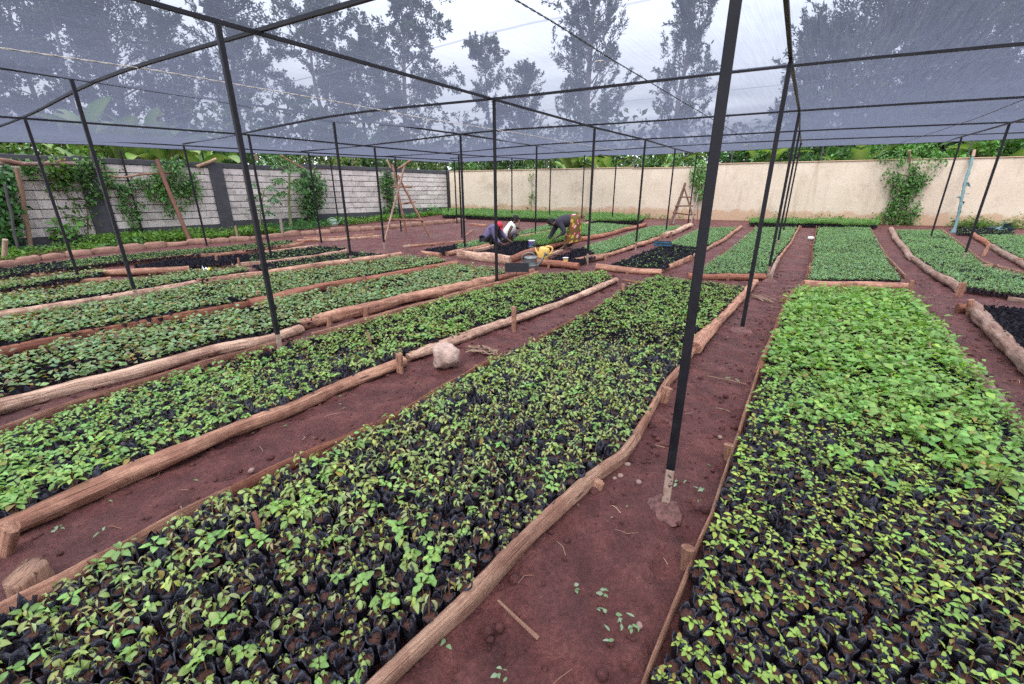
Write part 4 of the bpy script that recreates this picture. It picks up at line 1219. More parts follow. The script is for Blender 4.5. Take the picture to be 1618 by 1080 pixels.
# clods
mb = MB(); pp = path_points(3500, 0.7, 9, rng); zz = gz(pp)
edge = np.min([edge_dist(pp[:, 0], pp[:, 1], P_) for P_ in allbeds], 0)
ico = []
for z_, r_, k in ((-.9, .4, 5), (-.2, 1, 6), (.55, .75, 6), (.95, .2, 5)):
    ico.append((z_, r_))
for (x, y), z, e in zip(pp, zz, edge):
    s_ = abs(R.gauss(0, .006)) + .002
    if e < .22: s_ *= 1.8
    th = np.arange(6) / 6 * 2 * PI + R.random() * 6
    V = np.array([[math.cos(t_) * r_ * R.uniform(.7, 1.25), math.sin(t_) * r_ * R.uniform(.7, 1.25), z_ * .75] for z_, r_ in ico for t_ in th]) * s_ + (x, y, z + s_ * .2)
    f = [(i * 6 + j, i * 6 + (j + 1) % 6, i * 6 + 6 + (j + 1) % 6, i * 6 + 6 + j) for i in range(3) for j in range(6)]
    f = np.array(f); mb.add(V, f); mb.add(V[18:], [(0, 1, 2, 3, 4, 5)])
tag(mb.obj('soil_clods', MT['earth']), 'crumbs and clods of red soil lying on the paths', 'soil clods', None, 'stuff')
# ------------------------------------------------------------------ the two boundary walls
def wallpt(a, b, px, off=0.0, py=300):
    """ground plan position where the view column px meets the vertical plane through a, b (moved off towards the viewer)"""
    d = ray(px, py); ab = b[:2] - a[:2]; n = np.array([ab[1], -ab[0]]); n /= np.linalg.norm(n)
    if n @ (CAM[:2] - a[:2]) < 0: n = -n
    a2 = a[:2] + n * off
    t = ((a2 - CAM[:2]) @ n) / (d[:2] @ n)
    return CAM + t * d


WB0, WB1 = G(-260, 421), G(707, 335.5)       # stone block wall
CB0, CB1 = G(713, 336), G(1618, 360)         # cream wall
cdir = (CB1 - CB0)[:2]; CB2 = CB1 + np.r_[cdir / np.linalg.norm(cdir) * 9, 0]


def wz(a, b, px, py):
    p = wallpt(a, b, px, 0, py); return p


def norm2(a, b):
    ab = b[:2] - a[:2]; n = np.array([ab[1], -ab[0]]); n /= np.linalg.norm(n)
    return n if n @ (CAM[:2] - a[:2]) > 0 else -n


bw = empty('stone_block_wall', (0, 0, 0), 0, 'grey stone block boundary wall with dark pillars behind the left beds', 'wall')
wd = (WB1 - WB0)[:2]; WL = np.linalg.norm(wd); wd /= WL; wn = norm2(WB0, WB1)
def along(px, py=300): return float((wz(WB0, WB1, px, py)[:2] - WB0[:2]) @ wd)
s_step = along(478, 300)
zt1 = wz(WB0, WB1, 335, 257)[2]; zt2 = wz(WB0, WB1, 604, 268)[2]; zt3 = wz(WB0, WB1, 707, 267)[2]
def zbase(s): p = WB0[:2] + wd * s; return float(terr(p[0], p[1]))
AXW = [(wd[0], wd[1], 0), (wn[0], wn[1], 0), (0, 0, 1)]
def wbox(mb, s0, s1, z0, z1, d0, d1, **k):
    c = WB0[:2] + wd * (s0 + s1) / 2 + wn * (d0 + d1) / 2
    box(mb, (c[0], c[1], (z0 + z1) / 2), ((s1 - s0) / 2, (d1 - d0) / 2, (z1 - z0) / 2), AXW, **k)
pillars = sorted([(along(158, 330), .26), (along(347, 300), .22), (along(485, 300), .20), (along(615, 310), .20), (along(709, 300), .14)])
edges = [-0.1] + [p[0] for p in pillars]
for q in range(len(edges) - 1):
    s0, s1 = edges[q], edges[q + 1]
    zt = zt1 if s1 <= s_step + .5 else (zt2 + zt3) / 2
    zb = zbase((s0 + s1) / 2)
    pl = 0.34
    mb = MB(); wbox(mb, s0, s1, zb - .3, zt - .16, -0.20, 0.0)       # mortar backing
    n = 8; hc_ = (zt - 0.16 - (zb + pl)) / n
    for r_ in range(n):
        x = s0 - R.random() * .4
        while x < s1:
            w_ = R.uniform(.36, .50); a0, a1 = max(x, s0) + .003, min(x + w_, s1) - .003
            if a1 - a0 > .05:
                g_ = R.uniform(.80, 1.12)
                wbox(mb, a0, a1, zb + pl + r_ * hc_ + .013, zb + pl + (r_ + 1) * hc_ - .011, 0.0, R.uniform(.016, .030), mat=1, col=np.array((0.72, 0.64, 0.60)) * g_, bev=.006)
            x += w_
    mb.obj('block_panel', [MT['dark_grey'], MT['block']], bw, smooth=False)
    mb = MB(); wbox(mb, s0, s1, zb - .3, zb + pl, 0.001, 0.045); mb.obj('plinth', MT['dark_grey'], bw, smooth=False)
    mb = MB(); wbox(mb, s0, s1, zt - .16, zt, -0.24, 0.05, bev=.01); mb.obj('coping', MT['dark_grey'], bw, smooth=False)
for s_, hw in pillars:
    zt = zt1 if s_ <= s_step + .5 else (zt2 + zt3) / 2
    mb = MB(); wbox(mb, s_ - hw, s_ + hw, zbase(s_) - .3, zt + .03, -0.26, 0.085, bev=.012); mb.obj('pillar', MT['dark_grey'], bw, smooth=False)

cw = empty('cream_wall', (0, 0, 0), 0, 'cream plastered boundary wall with rusty splash stains across the far side', 'wall')
cd = (CB2 - CB0)[:2]; CLn = np.linalg.norm(cd); cd /= CLn; cn = norm2(CB0, CB2)
def calong(px, py=300): return float((wz(CB0, CB2, px, py)[:2] - CB0[:2]) @ cd)
steps = [(0.0, calong(997), wz(CB0, CB2, 860, 267.5)[2]), (calong(997), calong(1115), wz(CB0, CB2, 1050, 265)[2]), (calong(1115), CLn, wz(CB0, CB2, 1380, 253.3)[2])]
for s0, s1, zt in steps:
    mb = MB()
    ns_ = max(2, int((s1 - s0) / .25)); nz_ = 12
    ss = np.linspace(s0, s1, ns_ + 1); zb = np.array([float(terr(*(CB0[:2] + cd * s))) for s in ss])
    A_, B_ = np.meshgrid(ss, np.linspace(0, 1, nz_ + 1))
    ZZ = (zb[None] - .2) + (zt - zb[None] + .2) * B_
    of = 0.006 * fbm(np.stack([A_ * 1.2, ZZ * 1.2, A_ * 0], -1), 3, 2)
    XYp = CB0[:2] + A_[..., None] * cd + of[..., None] * cn
    V = np.concatenate([XYp, ZZ[..., None]], -1).reshape(-1, 3)
    U = np.stack([A_, ZZ - zb[None], ZZ * 0 + zt], -1).reshape(-1, 3)
    f = [(i * (ns_ + 1) + j, i * (ns_ + 1) + j + 1, (i + 1) * (ns_ + 1) + j + 1, (i + 1) * (ns_ + 1) + j) for i in range(nz_) for j in range(ns_)]
    mb.add(V, f, 0, (1, 1, 1), U)
    c = CB0[:2] + cd * (s0 + s1) / 2 - cn * .115
    z0 = min(zb) - .2
    box(mb, (c[0], c[1], (z0 + zt - .004) / 2), ((s1 - s0) / 2, .10, (zt - .004 - z0) / 2), [(cd[0], cd[1], 0), (cn[0], cn[1], 0), (0, 0, 1)])
    mb.obj('wall_panel', MT['plaster'], cw)
    mb = MB(); c = CB0[:2] + cd * (s0 + s1) / 2 - cn * .10
    box(mb, (c[0], c[1], zt + .012), ((s1 - s0) / 2 + .01, .135, .016), [(cd[0], cd[1], 0), (cn[0], cn[1], 0), (0, 0, 1)], bev=.008)
    mb.obj('wall_top', MT['plaster'], cw)

# fence wires along the top of the cream wall
fw = empty('wire_fence', (0, 0, 0), 0, 'thin wire fence on grey posts along the top of the cream wall', 'fence')
for s_ in (calong(998), calong(1150), calong(1290), calong(1520), calong(860)):
    c = CB0[:2] + cd * s_ - cn * .33; mb = MB()
    tube(mb, resample([(c[0], c[1], float(terr(*c))), (c[0], c[1], 3.6)], .5), .025, 6); mb.obj('post', MT['dark_grey'], fw)
for z_ in (2.95, 3.15, 3.35):
    a, b = CB0[:2] - cn * .30, CB2[:2] - cn * .30
    P3 = resample([(a[0], a[1], z_), (b[0], b[1], z_)], 1.0); P3[:, 2] -= .03 * np.abs(np.sin(np.arange(len(P3)) * .9))
    mb = MB(); tube(mb, P3, .0025, 4); mb.obj('wire', MT['wire'], fw)

# ------------------------------------------------------------------ creepers and plants on the walls
def pxpoly(poly, n, rng):
    P_ = np.array(poly, float); lo, hi = P_.min(0), P_.max(0); out = []
    while len(out) < n:
        q = rng.uniform(lo, hi, (n * 3, 2)); out += list(q[in_poly(q[:, 0], q[:, 1], P_)])
    return np.array(out[:n])


def creeper(name, label, cat, polys, wall, size=.10, depth=.30, colr=(.075, .17, .035), seed=1, stem=None, group=None):
    """climbing plant on a wall: leaves in small sprays, hanging out from the wall"""
    rng = np.random.default_rng(seed); a, b = wall; nn = norm2(a, b)
    C, D, N_, cl = [], [], [], []
    for poly, n in polys:
        q = pxpoly(poly, n, rng)
        cl_noise = fbm(np.c_[q * 0.06, np.full(len(q), seed)], 3)
        q = q[cl_noise > -0.28]
        for px, py in q:
            k = 1 - abs(rng.normal()) * .35
            p = wallpt(a, b, px, rng.uniform(.04, depth) * max(.2, k), py)
            for j in range(rng.integers(3, 6)):
                C.append(p + rng.normal(size=3) * size * .7)
                d = np.r_[nn * rng.uniform(.1, 1), 0] + rng.normal(size=3) * .6 + (0, 0, -.45); D.append(d)
                N_.append(np.r_[nn, .9] + rng.normal(size=3) * .4)
                cl.append(np.array(colr) * rng.uniform(.65, 1.35) * (1 + rng.normal(size=3) * (.12, .05, .12)))
    n = len(C); L_ = rng.uniform(.7, 1.35, n) * size
    mb = MB(); diamonds(mb, np.array(C), np.array(D), np.array(N_), L_, L_ * rng.uniform(.4, .65, n), np.clip(np.array(cl), 0.01, 1), fold=.3)
    root = empty(name, tuple(np.array(C).mean(0)), 0, label, cat, group)
    lo = np.array(root.location)
    mb.v = [v - lo for v in mb.v]
    mb.obj('leaves', MT['vine'], root)
    if stem:
        mb = MB()
        for pts, r in stem:
            P3 = smooth_line(resample([wallpt(a, b, x, .10, y) for x, y in pts], .08), 2)
            P3 += .02 * np.stack([fbm(np.c_[np.arange(len(P3)) * .5, np.full(len(P3), q), np.full(len(P3), seed)], 2) for q in range(3)], 1)
            tube(mb, P3 - lo, np.linspace(r, r * .5, len(P3)), 6)
        o = mb.obj('stem', MT['bark'], root); o.color = (.20, .14, .09, 1)
    return root


BWALL, CWALL = (WB0, WB1), (CB0, CB2)
creeper('creeper', 'leafy creeper hanging over the stone wall between two rough poles at the left', 'creeper',
        [([(68, 262), (95, 258), (140, 250), (175, 262), (172, 300), (150, 322), (122, 318), (100, 296), (78, 282)], 300),
         ([(30, 258), (70, 258), (78, 276), (40, 276)], 70)], BWALL, .11, .35, (.085, .19, .045), 3, [([(140, 372), (138, 330), (128, 290)], .02)])
creeper('creeper', 'thinner creeper trailing down the stone wall behind a slim post', 'creeper',
        [([(165, 268), (205, 278), (228, 285), (218, 300), (190, 300), (170, 290)], 110), ([(180, 305), (205, 300), (225, 315), (218, 345), (205, 352), (190, 330)], 100),
         ([(200, 352), (215, 350), (222, 370), (206, 368)], 24)], BWALL, .10, .28, (.08, .19, .05), 4, [([(212, 372), (210, 340), (200, 300), (198, 275)], .015), ([(222, 372), (216, 330), (214, 300)], .012)])
creeper('creeper', 'dense creeper bush spilling over the stone wall top beside the red leaning pole', 'creeper',
        [([(240, 262), (262, 255), (290, 252), (306, 262), (310, 285), (318, 310), (312, 325), (296, 318), (278, 342), (262, 340), (258, 318), (238, 312), (228, 300), (236, 280)], 420)], BWALL, .11, .42, (.085, .20, .045), 5)
creeper('creeper', 'narrow dark creeper climbing the stone wall behind the timber trestle', 'creeper',
        [([(600, 262), (614, 258), (624, 285), (622, 318), (612, 320), (601, 300)], 170), ([(604, 325), (628, 325), (632, 345), (606, 345)], 80)], BWALL, .12, .35, (.07, .17, .035), 6, [([(616, 345), (614, 300), (610, 262)], .02)])
creeper('creeper', 'tall thick dark green creeper climbing the cream wall right of the beds', 'creeper',
        [([(1418, 258), (1440, 250), (1452, 262), (1462, 285), (1455, 300), (1458, 325), (1448, 356), (1385, 356), (1380, 346), (1398, 335), (1412, 310), (1402, 290), (1410, 270)], 620),
         ([(1380, 240), (1420, 236), (1490, 240), (1500, 256), (1470, 262), (1455, 256), (1400, 258), (1385, 254)], 90), ([(1458, 270), (1478, 268), (1482, 276), (1462, 290)], 16), ([(1394, 275), (1408, 268), (1412, 284)], 14)],
        CWALL, .105, .40, (.07, .18, .035), 7, [([(1432, 356), (1436, 300), (1437, 240)], .03), ([(1425, 344), (1433, 356)], .02)])
creeper('creeper', 'loose light creeper on the cream wall beside the stick ladder', 'creeper',
        [([(1086, 262), (1100, 252), (1116, 256), (1118, 290), (1112, 300), (1116, 314), (1104, 318), (1096, 305), (1100, 290), (1088, 280)], 150)], CWALL, .12, .30, (.11, .24, .06), 8, [([(1102, 352), (1103, 310), (1106, 270)], .014)])
creeper('creeper', 'thin pale creeper with few leaves halfway along the cream wall', 'creeper',
        [([(834, 274), (846, 270), (845, 300), (842, 332), (834, 330), (838, 300)], 30)], CWALL, .10, .15, (.16, .26, .06), 9, [([(839, 338), (840, 305), (843, 272)], .012)])

def rough_pole(base, top, r0, r1, label, col, cat='pole', mat='bark', onwall=None, name='pole', off=.12):
    b = G(*base); 
    if onwall: tp = wallpt(onwall[0], onwall[1], top[0], off, top[1])
    else: tp = b + np.array([0, 0, rise(b, top[1])]); tx = project(tp)[0]; tp[0] += (top[0] - tx) * np.linalg.norm(tp - CAM) / F_PX
    P3 = resample([b - (0, 0, .1), tp], .09); n = len(P3); sd = R.randrange(900)
    P3 += np.stack([fbm(np.c_[np.arange(n) * .12, np.full(n, sd), np.full(n, q)], 2) for q in range(3)], 1) * .03
    mb = MB(); tube(mb, P3, np.linspace(r0, r1, n), 9, jit=.18, seed=sd)
    o = mb.obj(name, MT[mat], loc=b); o.color = (*col, 1)
    return tag(o, label, cat)


rough_pole((50, 397), (17, 264), .055, .05, 'knotty pale pole leaning at the far left in front of the stone wall', (.34, .22, .15))
rough_pole((29, 401), (0, 290), .03, .03, 'thin grey pole leaning beside the knotty pole at far left', (.13, .12, .13))
rough_pole((5, 411), (3, 378), .05, .05, 'short pale stake at the left edge of the picture', (.52, .38, .27), 'stake')
rough_pole((302, 381), (247, 252), .06, .055, 'reddish rough pole leaning over the stone wall', (.20, .095, .07), onwall=BWALL, off=.55)
rough_pole((377, 377), (372, 357), .03, .03, 'short pale stake among the weeds by the dark pillar', (.45, .32, .22), 'stake')
rough_pole((447, 371), (443, 343), .05, .045, 'grey stump of a pole near the papaya tree', (.36, .31, .28), 'stake')
rough_pole((1439, 352), (1437, 238), .04, .04, 'pole inside the thick creeper on the cream wall', (.36, .24, .16), onwall=CWALL)
# rails and loose laths on the stone wall
def lath(pts, r, label, col, off=.18, wall=BWALL, mat='timber'):
    P3 = smooth_line(resample([wallpt(wall[0], wall[1], x, off, y) for x, y in pts], .1), 1)
    mb = MB(); tube(mb, P3, r, 8, jit=.15, seed=R.randrange(99), flat=(.6, 1)); o = mb.obj('lath', MT[mat], loc=P3[0]); o.color = (*col, 1)
    return tag(o, label, 'lath')
lath([(-5, 258), (40, 259), (80, 258), (120, 258)], .05, 'long grey rail across the pole at the far left', (.40, .33, .30), .40)
lath([(0, 252), (20, 255), (38, 259)], .05, 'weathered board end on top of the rail at far left', (.46, .33, .25), .5)
lath([(72, 257), (90, 255), (104, 252)], .035, 'thin lath lying over the creeper at far left', (.50, .36, .27), .35)
lath([(170, 277), (195, 280), (225, 275), (270, 272)], .03, 'bowed lath running along the stone wall below its top', (.48, .34, .24), .35)
lath([(311, 263), (325, 258), (342, 251)], .05, 'pale board resting across the top of the stone wall beside a dark pillar', (.62, .46, .32), .14)
lath([(443, 245), (465, 258), (490, 271)], .035, 'thin stick leaning over the wall above the papaya tree', (.42, .27, .15), .2)
lath([(404, 243), (406, 254)], .05, 'pale pole end standing up behind the stone wall', (.48, .36, .26), -.5)
lath([(484, 267), (525, 266)], .022, 'thin brown stick lying on the lower wall coping', (.46, .28, .14), .03)
lath([(611, 252), (618, 268)], .06, 'pale bare pole end rising behind the trestle top', (.50, .40, .34), -.4)

# pole wrapped in blue-green netting, on the cream wall
t = NT('blue_green_wrap'); v = t.coord('luv', (6, 9, 1)); f = t.noise(v, 3, 5, .7)
t.pbr(t.ramp(f, [(.3, (.07, .125, .135)), (.7, (.17, .25, .255))]), .8, t.bump(f, .8, .02), .2); MT['wrap'] = t.m
wp = empty('wrapped_pole', tuple(G(1505, 368)), 0, 'pole wrapped in ragged blue green netting leaning on the cream wall', 'pole')
b = G(1505, 368); tp = wallpt(*CWALL, 1537, .10, 248); lo = np.array(wp.location)
P3 = resample([b - (0, 0, .05), tp], .05); n = len(P3); s_ = np.linspace(0, 1, n)
P3[:, 0] += .06 * np.sin(s_ * 7) * (1 - s_)
mb = MB(); tube(mb, P3 - lo, .043 * (1 + .35 * fbm(np.c_[s_ * 22, s_ * 0, s_ * 0], 3, 2)) * np.where(s_ < .06, 1.9, 1), 12, jit=.4, seed=3)
rng = np.random.default_rng(5); q = rng.integers(3, n - 2, 26); C = P3[q] - lo + rng.normal(size=(26, 3)) * .03
diamonds(mb, C, rng.normal(size=(26, 3)) * (1, 1, .4) + (0, 0, -.8), rng.normal(size=(26, 3)), rng.uniform(.1, .28, 26), rng.uniform(.05, .1, 26), np.ones((26, 3)))
mb.obj('net_wrap', MT['wrap'], wp)
mb = MB(); e = (P3[-1] - P3[-2]) / np.linalg.norm(P3[-1] - P3[-2]); tube(mb, np.array([P3[-1], P3[-1] + e * .22, P3[-1] + e * .36]) - lo, .05, 9, jit=.2); o = mb.obj('pole_tip', MT['bark'], wp); o.color = (.34, .22, .17, 1)
mb = MB(); diamonds(mb, np.array([G(1583, 361, .12) + rng.normal(size=3) * .05 for _ in range(12)]), rng.normal(size=(12, 3)), rng.normal(size=(12, 3)), np.full(12, .35), np.full(12, .2), np.ones((12, 3)))
tag(mb.obj('net_scrap', MT['wrap']), 'crumpled blue green scrap of netting by the wall at the right edge', 'net scrap')

# papaya tree and its neighbour
def palmate(mb, p, az, size, col, rng, droop=.5):
    nl = 9
    for k in range(nl):
        a = az + (k - (nl - 1) / 2) * .62
        L = size * (1 - .5 * abs(k - (nl - 1) / 2) / nl)
        C = np.array([p] * 4); t = np.linspace(0, .75, 4)
        d0 = np.array([math.cos(a), math.sin(a), -droop + rng.normal() * .15])
        for j in range(3):
            base = p + d0 * L * j * .26
            for s_ in (-1, 0, 1):
                a2 = a + s_ * .7
                dd = np.array([math.cos(a2), math.sin(a2), -droop + rng.normal() * .1])
                yield_ = (base, dd, L * (.42 if s_ == 0 else .30))
                mb.append((*yield_, np.array(col) * rng.uniform(.75, 1.25)))


def papaya(base, top, nleaf, label, seed, size=.42, stemr=.055, col=(.085, .19, .06), leaf0=.45, name='papaya_tree', spread=.62):
    rng = np.random.default_rng(seed); b = G(*base); h = rise(b, top[1])
    root = empty(name, tuple(b), 0, label, 'tree' if name == 'papaya_tree' else 'plant')
    tx = (top[0] - project(b + np.array([0, 0, h]))[0]) * np.linalg.norm(b - CAM) / F_PX
    P3 = smooth_line(resample([(0, 0, -.05), (tx * .3, 0, h * .5), (tx, 0, h)], .08), 3)
    mb = MB(); tube(mb, P3, np.linspace(stemr, stemr * .6, len(P3)), 9, jit=.12, seed=seed)
    o = mb.obj('trunk', MT['bark'], root); o.color = (.26, .30, .15, 1)
    items = []; mb = MB()
    for k in range(nleaf):
        az = k * 2.4 + rng.normal() * .3; f_ = leaf0 + (1 - leaf0) * (k + .5) / nleaf
        p0 = P3[min(len(P3) - 1, int(f_ * len(P3)))]
        pl = size * rng.uniform(1.0, 1.7) * spread / .62 * (1 - .4 * (f_ > .93)); el = rng.uniform(-.1, .7) if f_ < .9 else rng.uniform(.5, 1.2)
        p1 = p0 + np.array([math.cos(az) * math.cos(el), math.sin(az) * math.cos(el), math.sin(el)]) * pl
        tube(mb, np.array([p0, (p0 + p1) / 2 + (0, 0, .03), p1]), .009, 5)
        palmate(items, p1, az, size, col, rng, rng.uniform(.3, .9))
    o = mb.obj('leaf_stalks', MT['bark'], root); o.color = (.30, .33, .13, 1)
    C, D, L_, c = (np.array(q) for q in zip(*items)); n = len(C)
    mb = MB(); diamonds(mb, C, D, np.array([(0, 0, 1.0)] * n) + rng.normal(size=(n, 3)) * .3, L_, L_ * .42, np.clip(c, .01, 1), fold=.25)
    mb.obj('crown', MT['vine'], root)


papaya((460, 362), (455, 268), 15, 'papaya tree with fingered leaves on thin stalks before the stone wall', 21, .36, .06, leaf0=.55)
papaya((412, 366), (414, 300), 9, 'young blue green papaya behind the left tall post', 22, .34, .03, (.09, .19, .085), .5)
papaya((446, 345), (446, 334), 4, 'drooping young shoot on top of the grey stump', 23, .24, .02, (.11, .22, .05), .3, 'shoot')
creeper('leafy_bush', 'dark glossy leafed bush against the stone wall right of the papaya', 'bush',
        [([(480, 275), (496, 270), (510, 282), (514, 300), (508, 308), (512, 320), (498, 340), (480, 338), (468, 330), (476, 310), (466, 295)], 260)], BWALL, .14, .6, (.07, .16, .05), 31, [([(488, 352), (486, 320), (484, 300)], .025)])
creeper('leafy_bush', 'dark bush filling the left edge of the picture before the stone wall', 'bush',
        [([(-30, 262), (14, 262), (24, 290), (22, 320), (30, 350), (26, 378), (-30, 385)], 420)], BWALL, .15, .8, (.05, .15, .035), 32)
creeper('leafy_bush', 'low broad leaved plant standing by the stone wall behind two posts', 'bush',
        [([(84, 355), (118, 352), (120, 364), (88, 370)], 26)], BWALL, .20, .5, (.13, .28, .06), 33)
creeper('leafy_bush', 'bright low bush under the dark glossy bush at the stone wall', 'bush',
        [([(466, 347), (494, 345), (498, 358), (466, 362)], 90)], BWALL, .12, .6, (.09, .24, .05), 34)
creeper('leafy_bush', 'small bush at the foot of the stone wall right of the trestle', 'bush',
        [([(662, 330), (690, 327), (692, 338), (664, 342)], 80)], BWALL, .14, .7, (.09, .23, .06), 35)

# weeds on the strip between the stone edging and the wall
rng = np.random.default_rng(41)
WP = np.array([G(*p)[:2] for p in [(-60, 423), (60, 404), (170, 395), (290, 381), (400, 372), (540, 358), (700, 339), (704, 333), (600, 343), (470, 357), (350, 369), (230, 379), (110, 390), (-60, 408)]])
lo, hi = WP.min(0), WP.max(0); q = rng.uniform(lo, hi, (60000, 2)); q = q[in_poly(q[:, 0], q[:, 1], WP)]
dn = fbm(np.c_[q * .9, np.zeros(len(q))], 3, 5); q = q[dn > rng.uniform(-.35, .35, len(q))][:3600]
C, D, N_, c = [], [], [], []
hg = .12 + .28 * np.clip(fbm(np.c_[q * .6, np.zeros(len(q))], 2, 8) + .35, 0, 1)
for (x, y), h in zip(q, hg):
    z = float(terr(x, y)); kind = vnoise(np.array([[x * .5, y * .5, 3.0]]), 4)[0]
    colr = np.array((.10, .22, .09) if kind > .05 else (.13, .25, .05)) * rng.uniform(.7, 1.3)
    for j in range(6):
        C.append((x + rng.normal() * .08, y + rng.normal() * .08, z + h * rng.random() * .8)); D.append((*rng.normal(size=2), rng.uniform(-.1, 1.1))); N_.append((*rng.normal(size=2) * .4, 1)); c.append(colr * rng.uniform(.8, 1.2))
n = len(C); L_ = rng.uniform(.06, .15, n)
mb = MB(); diamonds(mb, np.array(C), np.array(D), np.array(N_), L_, L_ * rng.uniform(.25, .5, n), np.array(c))
tag(mb.obj('weeds', MT['grass_leaf']), 'green weeds and grass growing along the foot of the stone wall', 'weeds', None, 'stuff')
# weeds along the foot of the cream wall
mb = MB(); C, D, N_, c = [], [], [], []
for px in np.r_[rng.uniform(1180, 1390, 60), rng.uniform(1505, 1618, 90), rng.uniform(720, 1090, 60)]:
    p = wallpt(*CWALL, px, rng.uniform(.05, .5), 345); z = float(terr(p[0], p[1])); h = rng.uniform(.1, .42) * (1.4 if rng.random() < .12 else 1)
    for j in range(14):
        C.append((p[0] + rng.normal() * .09, p[1] + rng.normal() * .05, z + h * rng.random())); D.append((*rng.normal(size=2), rng.uniform(-.1, 1))); N_.append((*rng.normal(size=2) * .4, 1)); c.append(np.array((.12, .25, .06)) * rng.uniform(.7, 1.3))
n = len(C); L_ = rng.uniform(.05, .12, n); diamonds(mb, np.array(C), np.array(D), np.array(N_), L_, L_ * rng.uniform(.35, .6, n), np.array(c))
tag(mb.obj('wall_weeds', MT['grass_leaf']), 'thin weeds sprouting along the foot of the cream wall', 'weeds', None, 'stuff')
# red soil bank under the wall
def stone(c, s, label, name='edging_stone', cat='stone', group='rough stones edging the left beds', mat='stone', ax=None):
    n, k = (12, 7) if name == 'edging_stone' or max(s) < .04 else (36, 20); rng_ = np.random.default_rng(R.randrange(9999))
    th = np.arange(n) / n * 2 * PI; ph = np.linspace(-PI / 2, PI / 2, k)
    V = np.stack([np.cos(ph)[:, None] * np.cos(th), np.cos(ph)[:, None] * np.sin(th), np.sin(ph)[:, None] * np.ones(n)], -1).reshape(-1, 3)
    V = np.sign(V) * np.abs(V) ** (.52 if name == 'edging_stone' else .72)
    sd = rng_.integers(0, 999)
    V = V * (1 + .20 * fbm(V * 1.3 + sd, 2)[:, None] + .10 * fbm(V * 4 + sd, 2)[:, None] - (.10 * np.abs(fbm(V * 2.2 + sd, 3))[:, None] if k > 9 else 0)) * s
    if ax is not None: V = V @ np.asarray(ax)
    f = [(i * n + j, i * n + (j + 1) % n, i * n + n + (j + 1) % n, i * n + n + j) for i in range(k - 1) for j in range(n)]
    mb = MB(); mb.add(V, f); o = mb.obj(name, MT[mat]); o.location = c
    return tag(o, label, cat, group)


ln = resample(GL([(-20, 424), (20, 419), (50, 413), (100, 406), (150, 401), (190, 397), (240, 392), (290, 387), (350, 383), (400, 379), (440, 375), (490, 370), (540, 366), (600, 362), (640, 358), (700, 353), (735, 350)]), .52)
for a, b in zip(ln[:-1], ln[1:]):
    c = (a + b) / 2; d = (b - a)[:2]; L1 = np.linalg.norm(d); d /= L1
    if R.random() < .03: continue
    stone((c[0], c[1], c[2] + .03), (L1 * R.uniform(.46, .58), R.uniform(.10, .17), R.uniform(.09, .15)), 'rough reddish stone in the row edging the beds along the left wall', ax=[(d[0], d[1], 0), (-d[1], d[0], 0), (0, 0, 1)])

# ------------------------------------------------------------------ what grows beyond the walls
def bush(c, size, label, col, seed, n=1500, leaf=.16, name='bush', cat='bush', group='bushes beyond the walls'):
    rng = np.random.default_rng(seed); c = np.array(c, float)
    nb = 16; bc = rng.normal(size=(nb, 3)) * np.array(size) * .42; bc[:, 2] = rng.uniform(.3, 1.0, nb) * size[2]
    br = rng.uniform(.22, .40, nb) * min(size)
    w = rng.integers(0, nb, n); P_ = bc[w] + unit(n, rng) * (br[w] * rng.uniform(.55, 1.1, n))[:, None]
    D = unit(n, rng) + (0, 0, -.2); N_ = unit(n, rng) * .6 + (0, 0, 1)
    tone = rng.uniform(.6, 1.35, nb)[w]
    cc = np.array(col)[None] * (tone * rng.uniform(.75, 1.25, n))[:, None] * (1 + rng.normal(size=(n, 3)) * (.12, .05, .1))
    root = empty(name, tuple(c), 0, label, cat, group)
    L_ = rng.uniform(.6, 1.4, n) * leaf
    mb = MB(); diamonds(mb, P_, D, N_, L_, L_ * rng.uniform(.4, .6, n), np.clip(cc, .008, 1)); mb.obj('foliage', MT['vine'], root)
    mb = MB()
    for k in range(5):
        e = bc[k]; tube(mb, np.array([(rng.normal() * .1, rng.normal() * .1, -.1), e * .5, e]), [.05, .035, .02], 6)
    o = mb.obj('stems', MT['bark'], root); o.color = (.22, .16, .12, 1)


def behind(wall, px, off): 
    p = wallpt(wall[0], wall[1], px, -off, 300); return np.array([p[0], p[1], float(terr(p[0], p[1]))])


k_ = 0
for px, off, sz, col, lab in [
    (-40, 1.2, (1.6, 1.2, 3.0), (.10, .20, .04), 'light green bush beyond the stone wall at the left edge'), (45, 1.0, (1.8, 1.2, 2.9), (.11, .21, .04), 'yellow green bush above the rail at far left'), (120, 1.2, (1.5, 1.2, 2.9), (.09, .19, .04), 'bush beyond the stone wall, left of the banana plants'),
    (395, 2.2, (1.5, 1.3, 2.8), (.06, .14, .04), 'dark bush behind the left tall post, beyond the wall'), (470, 2.5, (2.2, 1.5, 2.9), (.07, .15, .045), 'bush beyond the papaya tree'),
    (545, 2.0, (2.2, 1.4, 2.9), (.14, .19, .055), 'yellowish flecked bush beyond the lower stone wall'), (610, 2.5, (2.4, 1.5, 3.0), (.06, .12, .04), 'dark bush beyond the wall, behind the trestle'), (670, 2.2, (2.4, 1.5, 3.0), (.13, .18, .05), 'flecked bush beyond the stone wall near the corner')]:
    c = behind(BWALL, px, off); bush(c, sz, lab, col, 200 + k_, 1900, .15); k_ += 1
